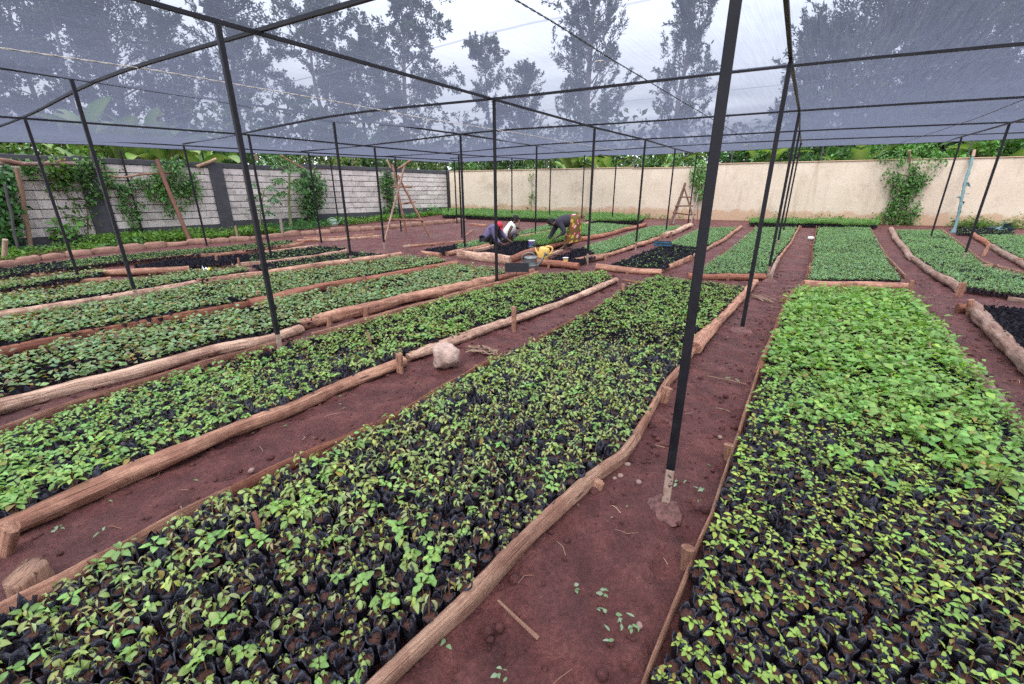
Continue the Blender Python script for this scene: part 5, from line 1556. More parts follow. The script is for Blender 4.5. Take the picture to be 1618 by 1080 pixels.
for px, off, sz, col, lab in [
    (735, 2.0, (1.8, 1.2, 2.7), (.08, .17, .05), 'bush beyond the cream wall just right of the corner'), (790, 2.2, (2.0, 1.2, 2.8), (.07, .16, .045), 'bush beyond the cream wall above the man in the red cap'), (850, 1.8, (1.8, 1.2, 2.8), (.10, .20, .05), 'bush beyond the cream wall above the pale creeper'),
    (905, 2.6, (1.6, 1.2, 2.7), (.06, .14, .04), 'dark bush beyond the cream wall above the bending woman'), (1015, 2.2, (1.9, 1.2, 2.9), (.08, .17, .05), 'bush beyond the wall left of the stick ladder'), (1075, 2.2, (1.9, 1.2, 2.9), (.10, .19, .07), 'pale flecked bush beyond the wall above the stick ladder'), (1150, 2.4, (1.8, 1.2, 2.9), (.06, .15, .05), 'bush hidden behind the near post, beyond the wall'),
    (1240, 2.3, (1.9, 1.2, 3.1), (.08, .20, .05), 'broad leaved bush beyond the wall at the row of posts'), (1310, 2.2, (1.9, 1.2, 3.1), (.09, .22, .05), 'broad leaved bush beyond the wall above the narrow right bed'), (1375, 2.2, (1.9, 1.2, 3.2), (.10, .23, .05), 'bright bush beyond the wall left of the thick creeper'),
    (1455, 2.0, (2.0, 1.2, 3.2), (.10, .24, .05), 'bright bush beyond the wall behind the thick creeper'), (1530, 2.0, (2.0, 1.2, 3.2), (.10, .24, .05), 'bright bush beyond the wall above the wrapped pole'), (1620, 2.0, (2.2, 1.2, 3.2), (.09, .22, .05), 'bright bush beyond the wall at the right edge')]:
    c = behind(CWALL, px, off); bush(c, sz, lab, col, 300 + k_, 1900, .15 if px < 1200 else .22); k_ += 1


def banana(c, h, label, seed, n=8):
    rng = np.random.default_rng(seed); root = empty('banana_plant', tuple(c), 0, label, 'banana plant', 'banana plants beyond the walls')
    mb = MB(); th = h * .5
    tube(mb, resample([(0, 0, -.1), (0, 0, th)], .2), np.linspace(.13, .08, int((th + .1) / .2) + 1), 10); o = mb.obj('trunk', MT['bark'], root); o.color = (.34, .36, .17, 1)
    for k in range(n):
        az = k * 2.4 + rng.normal() * .3; el = rng.uniform(.6, 1.35); L = h * rng.uniform(.48, .66); dr = rng.uniform(.5, 1.6)
        seg = 14; t_ = np.linspace(0, 1, seg + 1); e = el - dr * t_ ** 1.6; dt = L / seg
        r_ = np.r_[0, np.cumsum(np.cos(e[:-1]) * dt)]; z_ = th - .1 + np.r_[0, np.cumsum(np.sin(e[:-1]) * dt)]
        w = .30 * np.clip((t_ - .14) / .12, 0.03, 1) * np.clip((1.02 - t_) / .25, 0, 1) ** .6 * rng.uniform(.9, 1.15)
        ca, sa = math.cos(az), math.sin(az)
        mid = np.c_[r_ * ca, r_ * sa, z_]; sd_ = np.array([-sa, ca, 0]); up = np.c_[-np.sin(e) * ca, -np.sin(e) * sa, np.cos(e)]
        lift = rng.uniform(.1, .5)
        lf = mid + sd_ * w[:, None] + up * (w * lift)[:, None]; rt = mid - sd_ * w[:, None] + up * (w * lift)[:, None]
        V = np.stack([lf, mid, rt], 1).reshape(-1, 3)
        f = [(3 * i + a, 3 * i + a + 1, 3 * i + 4 + a, 3 * i + 3 + a) for i in range(seg) for a in (0, 1) if not (rng.random() < .10 and i > 3)]
        g_ = np.array((.10, .21, .045)) * rng.uniform(.75, 1.3); cl = np.tile(np.stack([g_, np.array((.30, .38, .14)), g_]), (seg + 1, 1))
        mb = MB(); mb.add(V, f, 0, cl); mb.obj('leaf', MT['vine'], root)


for px, off, h, wl, lab in [(150, 2.6, 4.4, BWALL, 'tall banana plant beyond the stone wall, seen partly through the net at left'), (205, 1.6, 4.4, BWALL, 'banana plant beyond the stone wall, left of the reddish pole'), (262, 1.5, 4.1, BWALL, 'banana plant beyond the stone wall, behind the reddish pole top'), (330, 1.8, 3.9, BWALL, 'banana plant beyond the stone wall at the dark pillar'), (365, 3.0, 3.8, BWALL, 'small banana plant beyond the wall by the left tall post'),
                           (905, 1.6, 3.6, CWALL, 'banana plant beyond the cream wall above the patterned skirt'), (955, 1.4, 3.7, CWALL, 'banana plant beyond the cream wall at the wall step'), (1045, 3.0, 3.8, CWALL, 'banana plant beyond the wall left of the ladder top'), (1195, 1.6, 3.9, CWALL, 'banana plant beyond the wall right of the near post'), (1345, 2.0, 3.4, CWALL, 'low banana plant beyond the wall above the narrow right bed'), (1570, 1.6, 4.0, CWALL, 'banana plant beyond the wall near the right edge'), (1640, 2.2, 4.2, CWALL, 'banana plant beyond the wall outside the right corner')]:
    banana(behind(wl, px, off), h, lab, int(px), 8)


# the thicket closing the view beyond the walls
rng = np.random.default_rng(91); C, tn = [], []
for px in np.arange(-420, 2100, 12):
    for k in range(3):
        d = ray(px, 306); d2 = d[:2] / np.linalg.norm(d[:2]); dist = rng.uniform(30, 36) + (7 if px < 300 else 0)
        if px > 1500: dist += 2
        h = 4.2 + 2.2 * float(vnoise(np.array([[px * .012, k, 1.0]]), 6)[0]) + rng.uniform(-.6, .6)
        p = CAM[:2] + d2 * dist; z0 = float(terr(*p))
        nl = 46; t_ = rng.uniform(.55, 1.35)
        C.append(np.c_[np.broadcast_to(p, (nl, 2)) + rng.normal(size=(nl, 2)) * .55, z0 + rng.uniform(.3, 1, nl) ** .8 * h]); tn.append(np.full(nl, t_))
C = np.concatenate(C); tn = np.concatenate(tn); n = len(C)
mb = MB(); L_ = rng.uniform(.25, .6, n); diamonds(mb, C, unit(n, rng) + (0, 0, -.2), unit(n, rng) + (0, 0, .7), L_, L_ * rng.uniform(.4, .65, n), np.array([(.055, .115, .035)]) * (tn * rng.uniform(.75, 1.25, n))[:, None])
tag(mb.obj('thicket', MT['tree_leaf']), 'dense green thicket closing the view behind the garden walls', 'thicket', None, 'stuff')


def tree(px, dist, top_py, width, label, seed, trunk_r=.28, crown0=.18, style='feathery', dens=1.0, col=(.065, .095, .050)):
    """tall tree at a given distance, its top at the height seen at top_py"""
    width *= 1.5 if px > 500 else 1.35; rng = np.random.default_rng(seed); d = ray(px, 306); d2 = d[:2] / np.linalg.norm(d[:2])
    xy = CAM[:2] + d2 * dist; z0 = float(terr(*xy))
    zt = rise(np.array([xy[0], xy[1], z0]), top_py) if top_py > -400 else 9
    dtop = ray(px, top_py); H = CAM_H + dist * dtop[2] / np.linalg.norm(dtop[:2]) - z0
    root = empty('tree', (xy[0], xy[1], z0), 0, label, 'tree', 'tall trees beyond the walls')
    n = int(H / .5); z = np.linspace(-.3, H * .97, n); s = z / H
    tr = np.c_[.35 * fbm(np.c_[s * 2.5, s * 0 + seed, s * 0], 2), .35 * fbm(np.c_[s * 2.5, s * 0 + seed + 9, s * 0], 2), z]
    mb = MB(); tube(mb, tr, np.maximum(trunk_r * (1 - s) ** .8, .03), 9, jit=.1, seed=seed)
    P_, D_, tone = [], [], []
    nl = int(46 * dens) if style == 'feathery' else int(34 * dens)
    for k in range(nl):
        f_ = crown0 + (1 - crown0) * ((k + rng.random()) / nl) ** .9
        p0 = np.array([np.interp(f_ * H, z, tr[:, q]) for q in range(3)])
        az = k * 2.4 + rng.normal() * .5
        if style == 'feathery': prof = (1.05 - (f_ - crown0) / (1 - crown0)) ** .75 * min(1, .45 + 1.9 * (f_ - crown0)); el = rng.uniform(.25, .95)
        else: prof = math.sin(PI * min(.97, max(.12, (f_ - crown0) / (1 - crown0) * .88 + .12))) ** .7; el = rng.uniform(.1, .8)
        L = width / 2 * prof * rng.uniform(.6, 1.25) + .25
        m = 7; t_ = np.linspace(0, 1, m); e = el + (.35 if style == 'feathery' else .1) * t_
        cum = np.r_[0, np.cumsum(np.full(m - 1, L / (m - 1)))]
        q = p0 + np.stack([cum * np.cos(e) * math.cos(az), cum * np.cos(e) * math.sin(az), cum * np.sin(e)], 1) + rng.normal(size=(m, 3)) * .05 * L * t_[:, None]
        tube(mb, q, np.maximum(trunk_r * .28 * (1 - f_ * .6) * (1 - t_ * .85), .012), 5, caps=False)
        for j in range(2, m):
            ncl = 2 if style == 'feathery' else 3
            for c_ in range(ncl):
                if rng.random() < .10: continue
                ax_ = (q[j] - q[j - 1]) / (np.linalg.norm(q[j] - q[j - 1]) + 1e-9) + rng.normal(size=3) * (.55 if style == 'feathery' else .9) + (0, 0, .25 if style == 'feathery' else -.1)
                ax_ /= np.linalg.norm(ax_); Lp = rng.uniform(.7, 1.5) * (1 if style == 'feathery' else .7)
                nlf = int(rng.integers(48, 74)); tn = rng.uniform(.6, 1.4); t2 = rng.random(nlf)
                cc = q[j] + rng.normal(size=3) * (.10 + .05 * L)
                rad = (.30 if style == 'feathery' else .42) * (1.05 - .8 * t2) * np.sqrt(rng.random(nlf))
                P_.append(cc + ax_ * (t2 * Lp)[:, None] + unit(nlf, rng) * rad[:, None])
                D_.append(ax_ * .9 + rng.normal(size=(nlf, 3)) * .55); tone.append(np.full(nlf, tn))
    o = mb.obj('trunk', MT['bark'], root); o.color = (.26, .22, .20, 1)
    P_ = np.concatenate(P_); D_ = np.concatenate(D_); tone = np.concatenate(tone); n = len(P_)
    cc = np.array(col)[None] * (tone * rng.uniform(.75, 1.25, n))[:, None] * (1 + rng.normal(size=(n, 3)) * (.12, .06, .1))
    if style == 'feathery': L_ = rng.uniform(.14, .34, n); W_ = L_ * rng.uniform(.22, .40, n)
    else: L_ = rng.uniform(.13, .30, n); W_ = L_ * rng.uniform(.35, .6, n)
    mb = MB(); diamonds(mb, P_, D_, unit(n, rng), L_, W_, np.clip(cc, .006, 1)); mb.obj('crown', MT['tree_leaf'], root)


for a in [
    (25, 34, -40, 5.6, 'loose crowned tree at the far left beyond the wall', 401, .25, .15, 'broad', .8),
    (112, 40, -70, 3.2, 'thin tree with a loose crown left of the tall cone shaped tree', 411, .2, .2, 'broad', .45),
    (168, 36, -60, 3.2, 'slender sparse tree with a bare trunk at left', 402, .16, .45, 'broad', .35),
    (235, 38, -130, 6.8, 'dense cone shaped tree behind the left part of the net', 403, .32, .10, 'feathery', 1.25),
    (315, 42, 40, 3.6, 'small pointed tree between two big ones at left', 404, .2, .12, 'feathery', .6),
    (405, 38, -60, 5.6, 'tall airy tree above the left tall post', 405, .28, .12, 'feathery', .9),
    (525, 40, 10, 6.2, 'airy tree with small round clumps left of centre', 406, .25, .10, 'broad', .8),
    (655, 38, -30, 6.2, 'tall leafy tree just left of the clear sky', 407, .28, .10, 'broad', 1.0),
    (590, 44, 75, 4.2, 'shorter tree between the two leafy trees left of centre', 412, .22, .08, 'broad', .8),
    (772, 46, 62, 3.6, 'slim young tree standing alone in the centre gap', 408, .16, .15, 'broad', .5),
    (828, 46, 118, 4.6, 'low tree right of the slim young tree', 409, .2, .08, 'feathery', .6),
    (925, 38, -130, 7.0, 'big feathery tree right of the clear sky', 410, .34, .06, 'feathery', 1.25),
    (1060, 40, -90, 5.6, 'tall feathery tree with a visible trunk, right of the big one', 413, .28, .12, 'feathery', .85),
    (1255, 36, 60, 4.6, 'shoulder high part of the grove right of the row of posts', 414, .25, .06, 'feathery', .8),
    (1345, 34, -100, 7.6, 'very dense dark tree above the right beds', 415, .36, .06, 'feathery', 1.5),
    (1440, 36, -40, 6.5, 'dense dark tree joined to the largest one on the right', 416, .3, .06, 'feathery', 1.1),
    (1570, 34, -60, 6.5, 'dense tree at the right edge beyond the wall', 417, .3, .06, 'feathery', 1.0),
    (1690, 34, -80, 6.5, 'tree just outside the right edge beyond the wall', 418, .3, .06, 'feathery', .9),
    (1500, 44, 120, 5.0, 'lower tree filling the gap between the right hand trees', 419, .2, .05, 'feathery', .7)]:
    tree(*a)
# ------------------------------------------------------------------ things lying and standing about
MT['zinc'] = plain('galvanised_sheet', (0.20, 0.22, 0.21), 0.45, 0.25, 9, 0.15, metal=0.55)
MT['yellow'] = plain('yellow_plastic', (0.78, 0.52, 0.13), 0.4, 0.08, 6, 0.05)
MT['rose'] = plain('dark_rose_plastic', (0.05, 0.055, 0.065), 0.5, 0.2, 10, 0.1)
MT['white'] = plain('white_plastic', (0.78, 0.76, 0.73), 0.4, 0.06, 8, 0.05)
MT['violet'] = plain('violet_label', (0.10, 0.07, 0.26), 0.5, 0.2, 8, 0.05)
MT['teal'] = plain('teal_label', (0.03, 0.24, 0.18), 0.5, 0.2, 8, 0.05)
MT['board'] = plain('black_sign_board', (0.018, 0.018, 0.024), 0.7, 0.3, 12, 0.2)
MT['sign_blue'] = plain('light_blue_paint', (0.05, 0.24, 0.42), 0.6, 0.15, 30, 0.1)
MT['palegreen'] = plain('pale_green_plastic', (0.34, 0.47, 0.36), 0.5, 0.12, 6, 0.1)


def lathe(mb, prof, n=24, mat=0, col=(1, 1, 1), M_=None, base=(0, 0, 0)):
    th = np.arange(n) / n * 2 * PI
    pr = np.array(prof, float)
    V = np.stack([pr[:, :1] * np.cos(th), pr[:, :1] * np.sin(th), pr[:, 1:] * np.ones(n)], -1).reshape(-1, 3)
    if M_ is not None: V = V @ np.asarray(M_).T
    V = V + base
    f = [(i * n + j, i * n + (j + 1) % n, i * n + n + (j + 1) % n, i * n + n + j) for i in range(len(pr) - 1) for j in range(n)]
    mb.add(V, f, mat, col)


def mpp(p): return float((np.asarray(p) - CAM) @ FWD) / F_PX   # metres per picture row there


def facing(c):
    """axes at a place: across the view, away from the viewer, up"""
    d = np.array([c[0], c[1], 0.0]) - (CAM[0], CAM[1], 0); d /= np.linalg.norm(d)
    return np.array([d[1], -d[0], 0]), d, np.array([0, 0, 1.0])


def at(base, px, py, depth=0.0):
    """the point at that place of the view on the upright plane through base, depth metres farther away"""
    X, Y, Z = facing(base); d = ray(px, py)
    t = ((np.asarray(base) + Y * depth - CAM) @ Y) / (d @ Y)
    return CAM + t * d


def can(base, w, h, label, mats, tilt=0.0, spout_dir=1, style='round', name='watering_can'):
    X, Y, Z = facing(base)
    root = empty(name, tuple(base), 0, label, 'watering can')
    A = np.array([X * spout_dir, Y * spout_dir, Z])           # local x towards the spout
    ct, st = math.cos(tilt), math.sin(tilt); T = np.array([[ct, 0, -st], [0, 1, 0], [st, 0, ct]])
    M3 = (A.T @ T)
    r = w / 2
    mb = MB()
    sq = (1, .72) if style == 'box' else (1, 1)
    prof = [(0.001, 0), (r * .97, 0), (r, .012), (r, h * .30), (r * 1.015, h * .31), (r, h * .33), (r * .99, h * .88), (r * 1.02, h * .90), (r * .98, h * .92), (r * .90, h), (r * .60, h * 1.02), (r * .58, h * 1.0), (r * .5, h * .90), (.001, h * .9)]
    if style == 'box': prof = [(.001, 0), (r * .92, 0), (r, h * .06), (r, h * .7), (r * .95, h * .85), (r * .8, h * .97), (r * .55, h), (r * .5, h * .95), (.001, h * .94)]
    lathe(mb, prof, 28); V = mb.v[0]; V[:, 1] *= sq[1]; mb.v[0] = V @ M3.T
    mb.obj('body', mats[0], root)
    mb = MB()
    if style == 'round': hp = [(-r, 0, h * .55), (-r * 1.35, 0, h * .8), (-r * 1.15, 0, h * 1.12), (-r * .3, 0, h * 1.32), (r * .5, 0, h * 1.22), (r * .75, 0, h * .98)]
    else: hp = [(-r * .1, 0, h * .96), (-r * .2, 0, h * 1.12), (-r * 1.2, 0, h * 1.14), (-r * 1.45, 0, h * 1.0), (-r * 1.42, 0, h * .6), (-r * .95, 0, h * .45)]
    P3 = smooth_line(resample(hp, .02), 4); tube(mb, P3 @ M3.T, .012 if style == 'round' else .022, 8); mb.obj('handle', mats[0], root)
    mb = MB(); sp_ = [(r * .9, 0, h * .22), (r * 1.5, 0, h * .55), (r * 2.1, 0, h * 1.05)] if style == 'round' else [(r * .8, 0, h * .25), (r * 1.5, 0, h * .55), (r * 1.95, 0, h * .85)]
    P3 = smooth_line(resample(sp_, .03), 2); tube(mb, P3 @ M3.T, np.linspace(.034, .016, len(P3)), 10); so_ = mb.obj('spout', mats[0], root)
    e = np.array(sp_[-1]); d = e - sp_[-2]; d /= np.linalg.norm(d)
    mb = MB(); tube(mb, np.array([e - d * .03, e + d * .01, e + d * .05, e + d * .065]) @ M3.T, [.017, .022, .05, .048], 14); mb.obj('rose', mats[1], root)
    return root


b = G(838, 425); can(b, 21 * mpp(b), 20 * mpp(b), 'grey galvanised watering can standing behind the blank black sign', [MT['zinc'], MT['zinc']], 0, 1)
b = G(857, 408, .05); can(b, 17 * mpp(b), 18 * mpp(b), 'yellow plastic watering can with a dark rose beside the grey one', [MT['yellow'], MT['rose']], .22, -1, 'box')
b = G(527, 356); can(b, 12 * mpp(b), 9 * mpp(b), 'pale green watering can among the weeds by the stone wall', [MT['palegreen'], MT['palegreen']], 0, 1)

b = G(840, 390, .10); r = 5.2 * mpp(b); h = 10.5 * mpp(b)
root = empty('paint_bucket', tuple(b), 0, 'white paint bucket with a violet and teal label among the seedlings', 'bucket')
mb = MB(); lathe(mb, [(.001, 0), (r * .86, 0), (r * .9, .01), (r * .98, h * .9), (r * 1.06, h * .91), (r * 1.06, h), (r * .98, h), (r * .85, h * .3), (.001, h * .28)]); mb.obj('body', MT['white'], root)
mb = MB(); lathe(mb, [(r * .915, h * .10), (r * .955, h * .55), (r * .985, h * .78)]); mb.v[0] *= (1.01, 1.01, 1); mb.obj('label', MT['violet'], root)
X, Y, Z = facing(b); mb = MB(); th = np.linspace(-.5, .7, 9); c = [(-Y * math.cos(a) + X * math.sin(a)) for a in th]
V = np.array([q * r * .965 + Z * h * .12 for q in c] + [q * r * 1.0 + Z * h * .42 for q in c]); mb.add(V, [(i, i + 1, i + 10, i + 9) for i in range(8)]); mb.obj('label_patch', MT['teal'], root)
mb = MB(); P3 = np.array([X * r * 1.05 * math.cos(a) - Y * .01 + Z * (h * .93 + r * .5 * math.sin(a)) for a in np.linspace(0, PI, 12)]); tube(mb, P3, .004, 5); mb.obj('handle', MT['zinc'], root)

b = G(893.5, 413.5, .10); r = 4.3 * mpp(b); h = 7 * mpp(b)
root = empty('plastic_pot', tuple(b), 0, 'small yellow and white plastic pot standing on the black bags', 'pot')
mb = MB(); lathe(mb, [(.001, 0), (r * .8, 0), (r * .97, h * .9), (r * 1.08, h * .91), (r * 1.08, h), (r * .98, h), (r * .8, h * .4), (.001, h * .4)]); mb.obj('body', MT['white'], root)
mb = MB(); lathe(mb, [(r * .835, h * .12), (r * .93, h * .62)]); mb.v[0] *= (1.02, 1.02, 1); mb.obj('label', MT['yellow'], root)

# sign boards
def sign(base, x0, x1, y0, y1, label, text=None, name='plant_sign', lean=0.0):
    b = G(*base); X, Y, Z = facing(b)
    root = empty(name, tuple(b), 0, label, 'sign')
    p0, p1 = at(b, x0, y0), at(b, x1, y1); c = (p0 + p1) / 2
    hw = abs((p1 - p0) @ X) / 2; hh = abs(p1[2] - p0[2]) / 2
    mb = MB(); box(mb, c - b, (hw, .004, hh), [X, Y, Z], bev=.003); mb.obj('board', MT['board'], root, smooth=False)
    mb = MB(); tube(mb, np.array([(0, 0, -.1), (0, 0, .1), (c[0] - b[0], c[1] - b[1], c[2] - b[2])]) + Y * .012, .007, 6); mb.obj('stake', MT['steel'], root)
    if text:
        for k, ln_ in enumerate(text):
            cu = bpy.data.curves.new('lettering', 'FONT'); cu.body = ln_; cu.align_x = 'CENTER'; cu.align_y = 'CENTER'; cu.size = hh * .92; cu.extrude = .001; cu.offset = .0
            o = bpy.data.objects.new('lettering', cu); COL.objects.link(o); o.data.materials.append(MT['sign_blue'])
            M4 = Matrix(((X[0], Z[0], -Y[0], 0), (X[1], Z[1], -Y[1], 0), (X[2], Z[2], -Y[2], 0), (0, 0, 0, 1)))
            dg = bpy.context.evaluated_depsgraph_get(); me = bpy.data.meshes.new_from_object(o.evaluated_get(dg)); bpy.data.objects.remove(o)
            w_ = max(v.co.x for v in me.vertices) - min(v.co.x for v in me.vertices); sx = hw * 1.86 / w_
            me.transform(M4 @ Matrix.Diagonal((sx, 1, 1, 1)))
            o = bpy.data.objects.new('lettering', me); COL.objects.link(o); o.parent = root
            p = c - b - Y * .0065 + Z * hh * (.47 if k == 0 else -.47); o.location = p


sign((816, 442), 798, 835.5, 415, 429.5, 'blank black sign board on a thin stake in the left front bed')
sign((1047, 398), 1033.5, 1060.5, 380, 389.5, 'small black sign board hand lettered in light blue', ['Grevillea', 'Robusta'])

# the pale lump of concrete and other stones
b = G(706, 578); stone((b[0], b[1], b[2] + 17 * mpp(b)), (21 * mpp(b), 19 * mpp(b), 19 * mpp(b)), 'pale round lump of concrete beside the logs of the left front bed', 'concrete_lump', 'stone', None, 'concrete')
for px, py, s_, lab in [(980, 753, .016, 'small pale stone on the path left of the near post foot'), (991, 735, .016, 'tiny pale stone by the rail left of the near post'), (1009, 763, .016, 'brownish stone lying just left of the near post foot'), (971, 757, .013, 'smallest pale stone under the rail near the post'),
                        (1137, 692, .016, 'pale chip of stone on the path right of the near post'), (1010, 990, .014, 'grey flat chip on the path at the bottom'), (875, 527 + 10, .035, 'reddish clod of stone at the end of the middle path'), (398, 745, .018, 'whitish flat stone on the left path'), (857, 533, .035, 'clod at the batten end of the middle front bed')]:
    b = G(px, py); stone((b[0], b[1], b[2] + s_ * .5), (s_ * R.uniform(.9, 1.3), s_, s_ * .75), lab, 'pebble', 'stone', None, 'pebble' if s_ < .03 else 'earth')

# sawn chunk of wood on the path, bottom left
b = G(50, 925); X, Y, Z = facing(b); mb = MB()
s_ = 27 * mpp(b); a_ = .45
V = np.array([(x, y, z) for z in np.linspace(0, 1, 7) for x, y in [(math.cos(q) * (1 if abs(math.cos(q)) < .8 else .92), math.sin(q)) for q in np.arange(20) / 20 * 2 * PI]])
V[:, :2] = np.sign(V[:, :2]) * np.abs(V[:, :2]) ** .6
V = V * (s_ * .95, s_ * .7, s_ * 1.3) * (1 + .16 * fbm(V * (2, 2, 1.2) + 4, 3)[:, None])
V[:, 2] += V[:, 0] * .18; V = np.stack([V[:, 0] * math.cos(a_) - V[:, 1] * math.sin(a_), V[:, 0] * math.sin(a_) + V[:, 1] * math.cos(a_), V[:, 2]], 1)
V = V[:, :1] * X + V[:, 1:2] * Y + V[:, 2:] * Z + b - Z * .015
mb.add(V, [(i * 20 + j, i * 20 + (j + 1) % 20, i * 20 + 20 + (j + 1) % 20, i * 20 + 20 + j) for i in range(6) for j in range(20)] + [tuple(range(120, 140))], 0, (1, 1, 1), np.c_[V[:, 2] * 1.0, V[:, 0] * 3, V[:, 1] * 3])
o = mb.obj('wood_chunk', MT['timber'], loc=b); o.color = (.62, .44, .32, 1); tag(o, 'short sawn chunk of log lying on the path at bottom left', 'wood chunk')
# splintered stick, chip, rag, wrapper, bottle
mb = MB(); P3 = np.array([G(787, 948, .012), G(812, 972, .02), G(835, 993, .014), G(851, 1008, .010)]); tube(mb, resample(P3, .03), np.linspace(.006, .010, len(resample(P3, .03))), 6, jit=.3, seed=4, flat=(1, .5)); o = mb.obj('stick', MT['timber'], loc=P3[0]); o.color = (.5, .33, .24, 1); tag(o, 'split pale stick lying on the path at the bottom', 'stick')
mb = MB(); P3 = np.array([G(1118, 594, .012), G(1150, 600, .015), G(1180, 607, .01)]); tube(mb, resample(P3, .04), .006, 6, jit=.3); o = mb.obj('stick', MT['timber'], loc=P3[0]); o.color = (.5, .36, .27, 1); tag(o, 'thin stick on the path right of the near post', 'stick')
b = G(586, 545, .08); mb = MB(); tube(mb, np.array([b, b + (-.01, 0, .10), b + (-.02, 0, .17)]), [.022, .026, .012], 7, jit=.2, flat=(1, .5)); o = mb.obj('wood_chip', MT['timber'], loc=b); o.color = (.55, .36, .25, 1); tag(o, 'upright chip of wood among the seedlings of the left front bed', 'wood chip')
b = G(409, 842, .08); mb = MB(); tube(mb, np.array([b, b + (.01, 0, .06), b + (-.015, .02, .11)]), [.012, .013, .010], 7, jit=.2); o = mb.obj('wood_chip', MT['timber'], loc=b); o.color = (.36, .17, .12, 1); tag(o, 'red brown stick end among the seedlings of the middle front bed', 'wood chip')
t = NT('dry_fibre'); v = t.coord('luv', (1, 30, 1)); f = t.noise(v, 3, 4); t.pbr(t.ramp(f, [(.3, (.15, .09, .06)), (.7, (.40, .27, .19))]), .85, t.bump(f, .6, .01), .2); MT['fibre'] = t.m
root_b = G(765, 557); mb = MB(); rng = np.random.default_rng(8)
for k in range(9):
    a, c = G(735 + rng.uniform(-4, 10), 552 + rng.uniform(-6, 5), .02), G(795 - rng.uniform(0, 30), 558 + rng.uniform(-6, 5), .01)
    P3 = smooth_line(resample([a, (a + c) / 2 + (0, 0, rng.uniform(.01, .05)), c], .03), 1); P3 += rng.normal(size=P3.shape) * .008
    tube(mb, P3, rng.uniform(.008, .017), 6, flat=(1, .25), jit=.3, seed=k)
tag(mb.obj('dry_leaf', MT['fibre'], loc=root_b), 'dry torn banana leaf lying on the path right of the pale lump', 'dry leaf')
b = G(1200, 470); mb = MB()
for k in range(5):
    a, c = G(1186 + rng.uniform(-3, 4), 466 + rng.uniform(-5, 5), .02), G(1205 + rng.uniform(0, 26), 474 + rng.uniform(-3, 6), .01)
    P3 = smooth_line(resample([a, (a + c) / 2 + (0, 0, rng.uniform(.01, .04)), c], .04), 1); tube(mb, P3, rng.uniform(.006, .015), 6, flat=(1, .4), jit=.3, seed=k)
tag(mb.obj('dry_leaf', MT['fibre'], loc=b), 'dry curled leaf strips at the far corner of the middle front bed', 'dry leaf')
b = G(328, 424, .18); mb = MB(); rng = np.random.default_rng(3)
gy_, gx_ = 7, 9; V = np.array([(i * .018 - .07, j * .016 - .05, .02 * rng.normal()) for j in range(gy_) for i in range(gx_)]) + b
cl = np.array([((.62, .66, .62) if i < 5 else (.60, .55, .06)) for j in range(gy_) for i in range(gx_)])
mb.add(V, [(j * gx_ + i, j * gx_ + i + 1, j * gx_ + gx_ + i + 1, j * gx_ + gx_ + i) for j in range(gy_ - 1) for i in range(gx_ - 1)], 0, cl)
tag(mb.obj('plastic_wrapper', MT['stem'], loc=b), 'crumpled white and yellow plastic wrapper on the left seedlings', 'wrapper')
root_b = G(1281, 379); X, Y, Z = facing(root_b); root = empty('plastic_bottle', tuple(root_b), 0, 'small white bottle lying on the straight central path', 'bottle')
r = 2.8 * mpp(root_b); L1 = 9 * mpp(root_b); mb = MB(); P3 = np.array([-X * L1 / 2, -X * L1 * .48, X * L1 * .28, X * L1 * .38, X * L1 * .42]) + Z * r; tube(mb, P3, [r * .8, r, r, r * .6, r * .45], 14); mb.obj('body', MT['white'], root)
mb = MB(); tube(mb, np.array([X * L1 * .42, X * L1 * .52]) + Z * r, r * .5, 12); mb.obj('cap', MT['white'], root)

# timber trestle
def bar(mb, pts, r, flat=(1, .7), seed=0):
    P3 = resample(pts, .12); P3 += .008 * np.stack([fbm(np.c_[np.arange(len(P3)) * .4, np.full(len(P3), seed), np.full(len(P3), q)], 2) for q in range(3)], 1)
    tube(mb, P3, r, 8, jit=.1, seed=seed, flat=flat)
tb = G(642, 371); root = empty('timber_trestle', tuple(tb), 0, 'tall A shaped trestle nailed from rough timber before the stone wall', 'trestle')
gl, gm, gr = G(608, 378), G(643, 369), G(680, 374)
apex = at((gl + gr + gm) / 3, 631, 284); k_ = mpp(tb)
def ext_(a, b, f): return a + (b - a) * f
tops = [at(gl + (apex - gl) * 0, 639, 262, .25), at(gm, 620, 259, .0), at(gr, 628, 276, .1)]
for q, (a, tp, lab) in enumerate(((gl, tops[0], None), (gm, tops[1], None), (gr, tops[2], None))):
    mb = MB(); bar(mb, [a - (0, 0, .03) - tb, tp - tb], .052, seed=q + 3); o = mb.obj('leg', MT['timber'], root); o.color = (.50, .31, .21, 1) if q != 0 else (.52, .40, .32, 1)
for q, (a, c, base) in enumerate((((620, 295), (651, 295), gm), ((637, 321), (657, 318), gm), ((612, 346), (672, 348), (gl + gr) / 2))):
    mb = MB(); bar(mb, [at(base, *a) - tb, at(base, *c, .1) - tb], .040, seed=q + 9); o = mb.obj('rung', MT['timber'], root); o.color = (.40, .24, .16, 1)
mb = MB(); bar(mb, [tops[0] - tb + (-.2, 0, -.08), tops[0] - tb + (.22, 0, .16)], .055, seed=20); o = mb.obj('crosspiece', MT['timber'], root); o.color = (.58, .44, .33, 1)
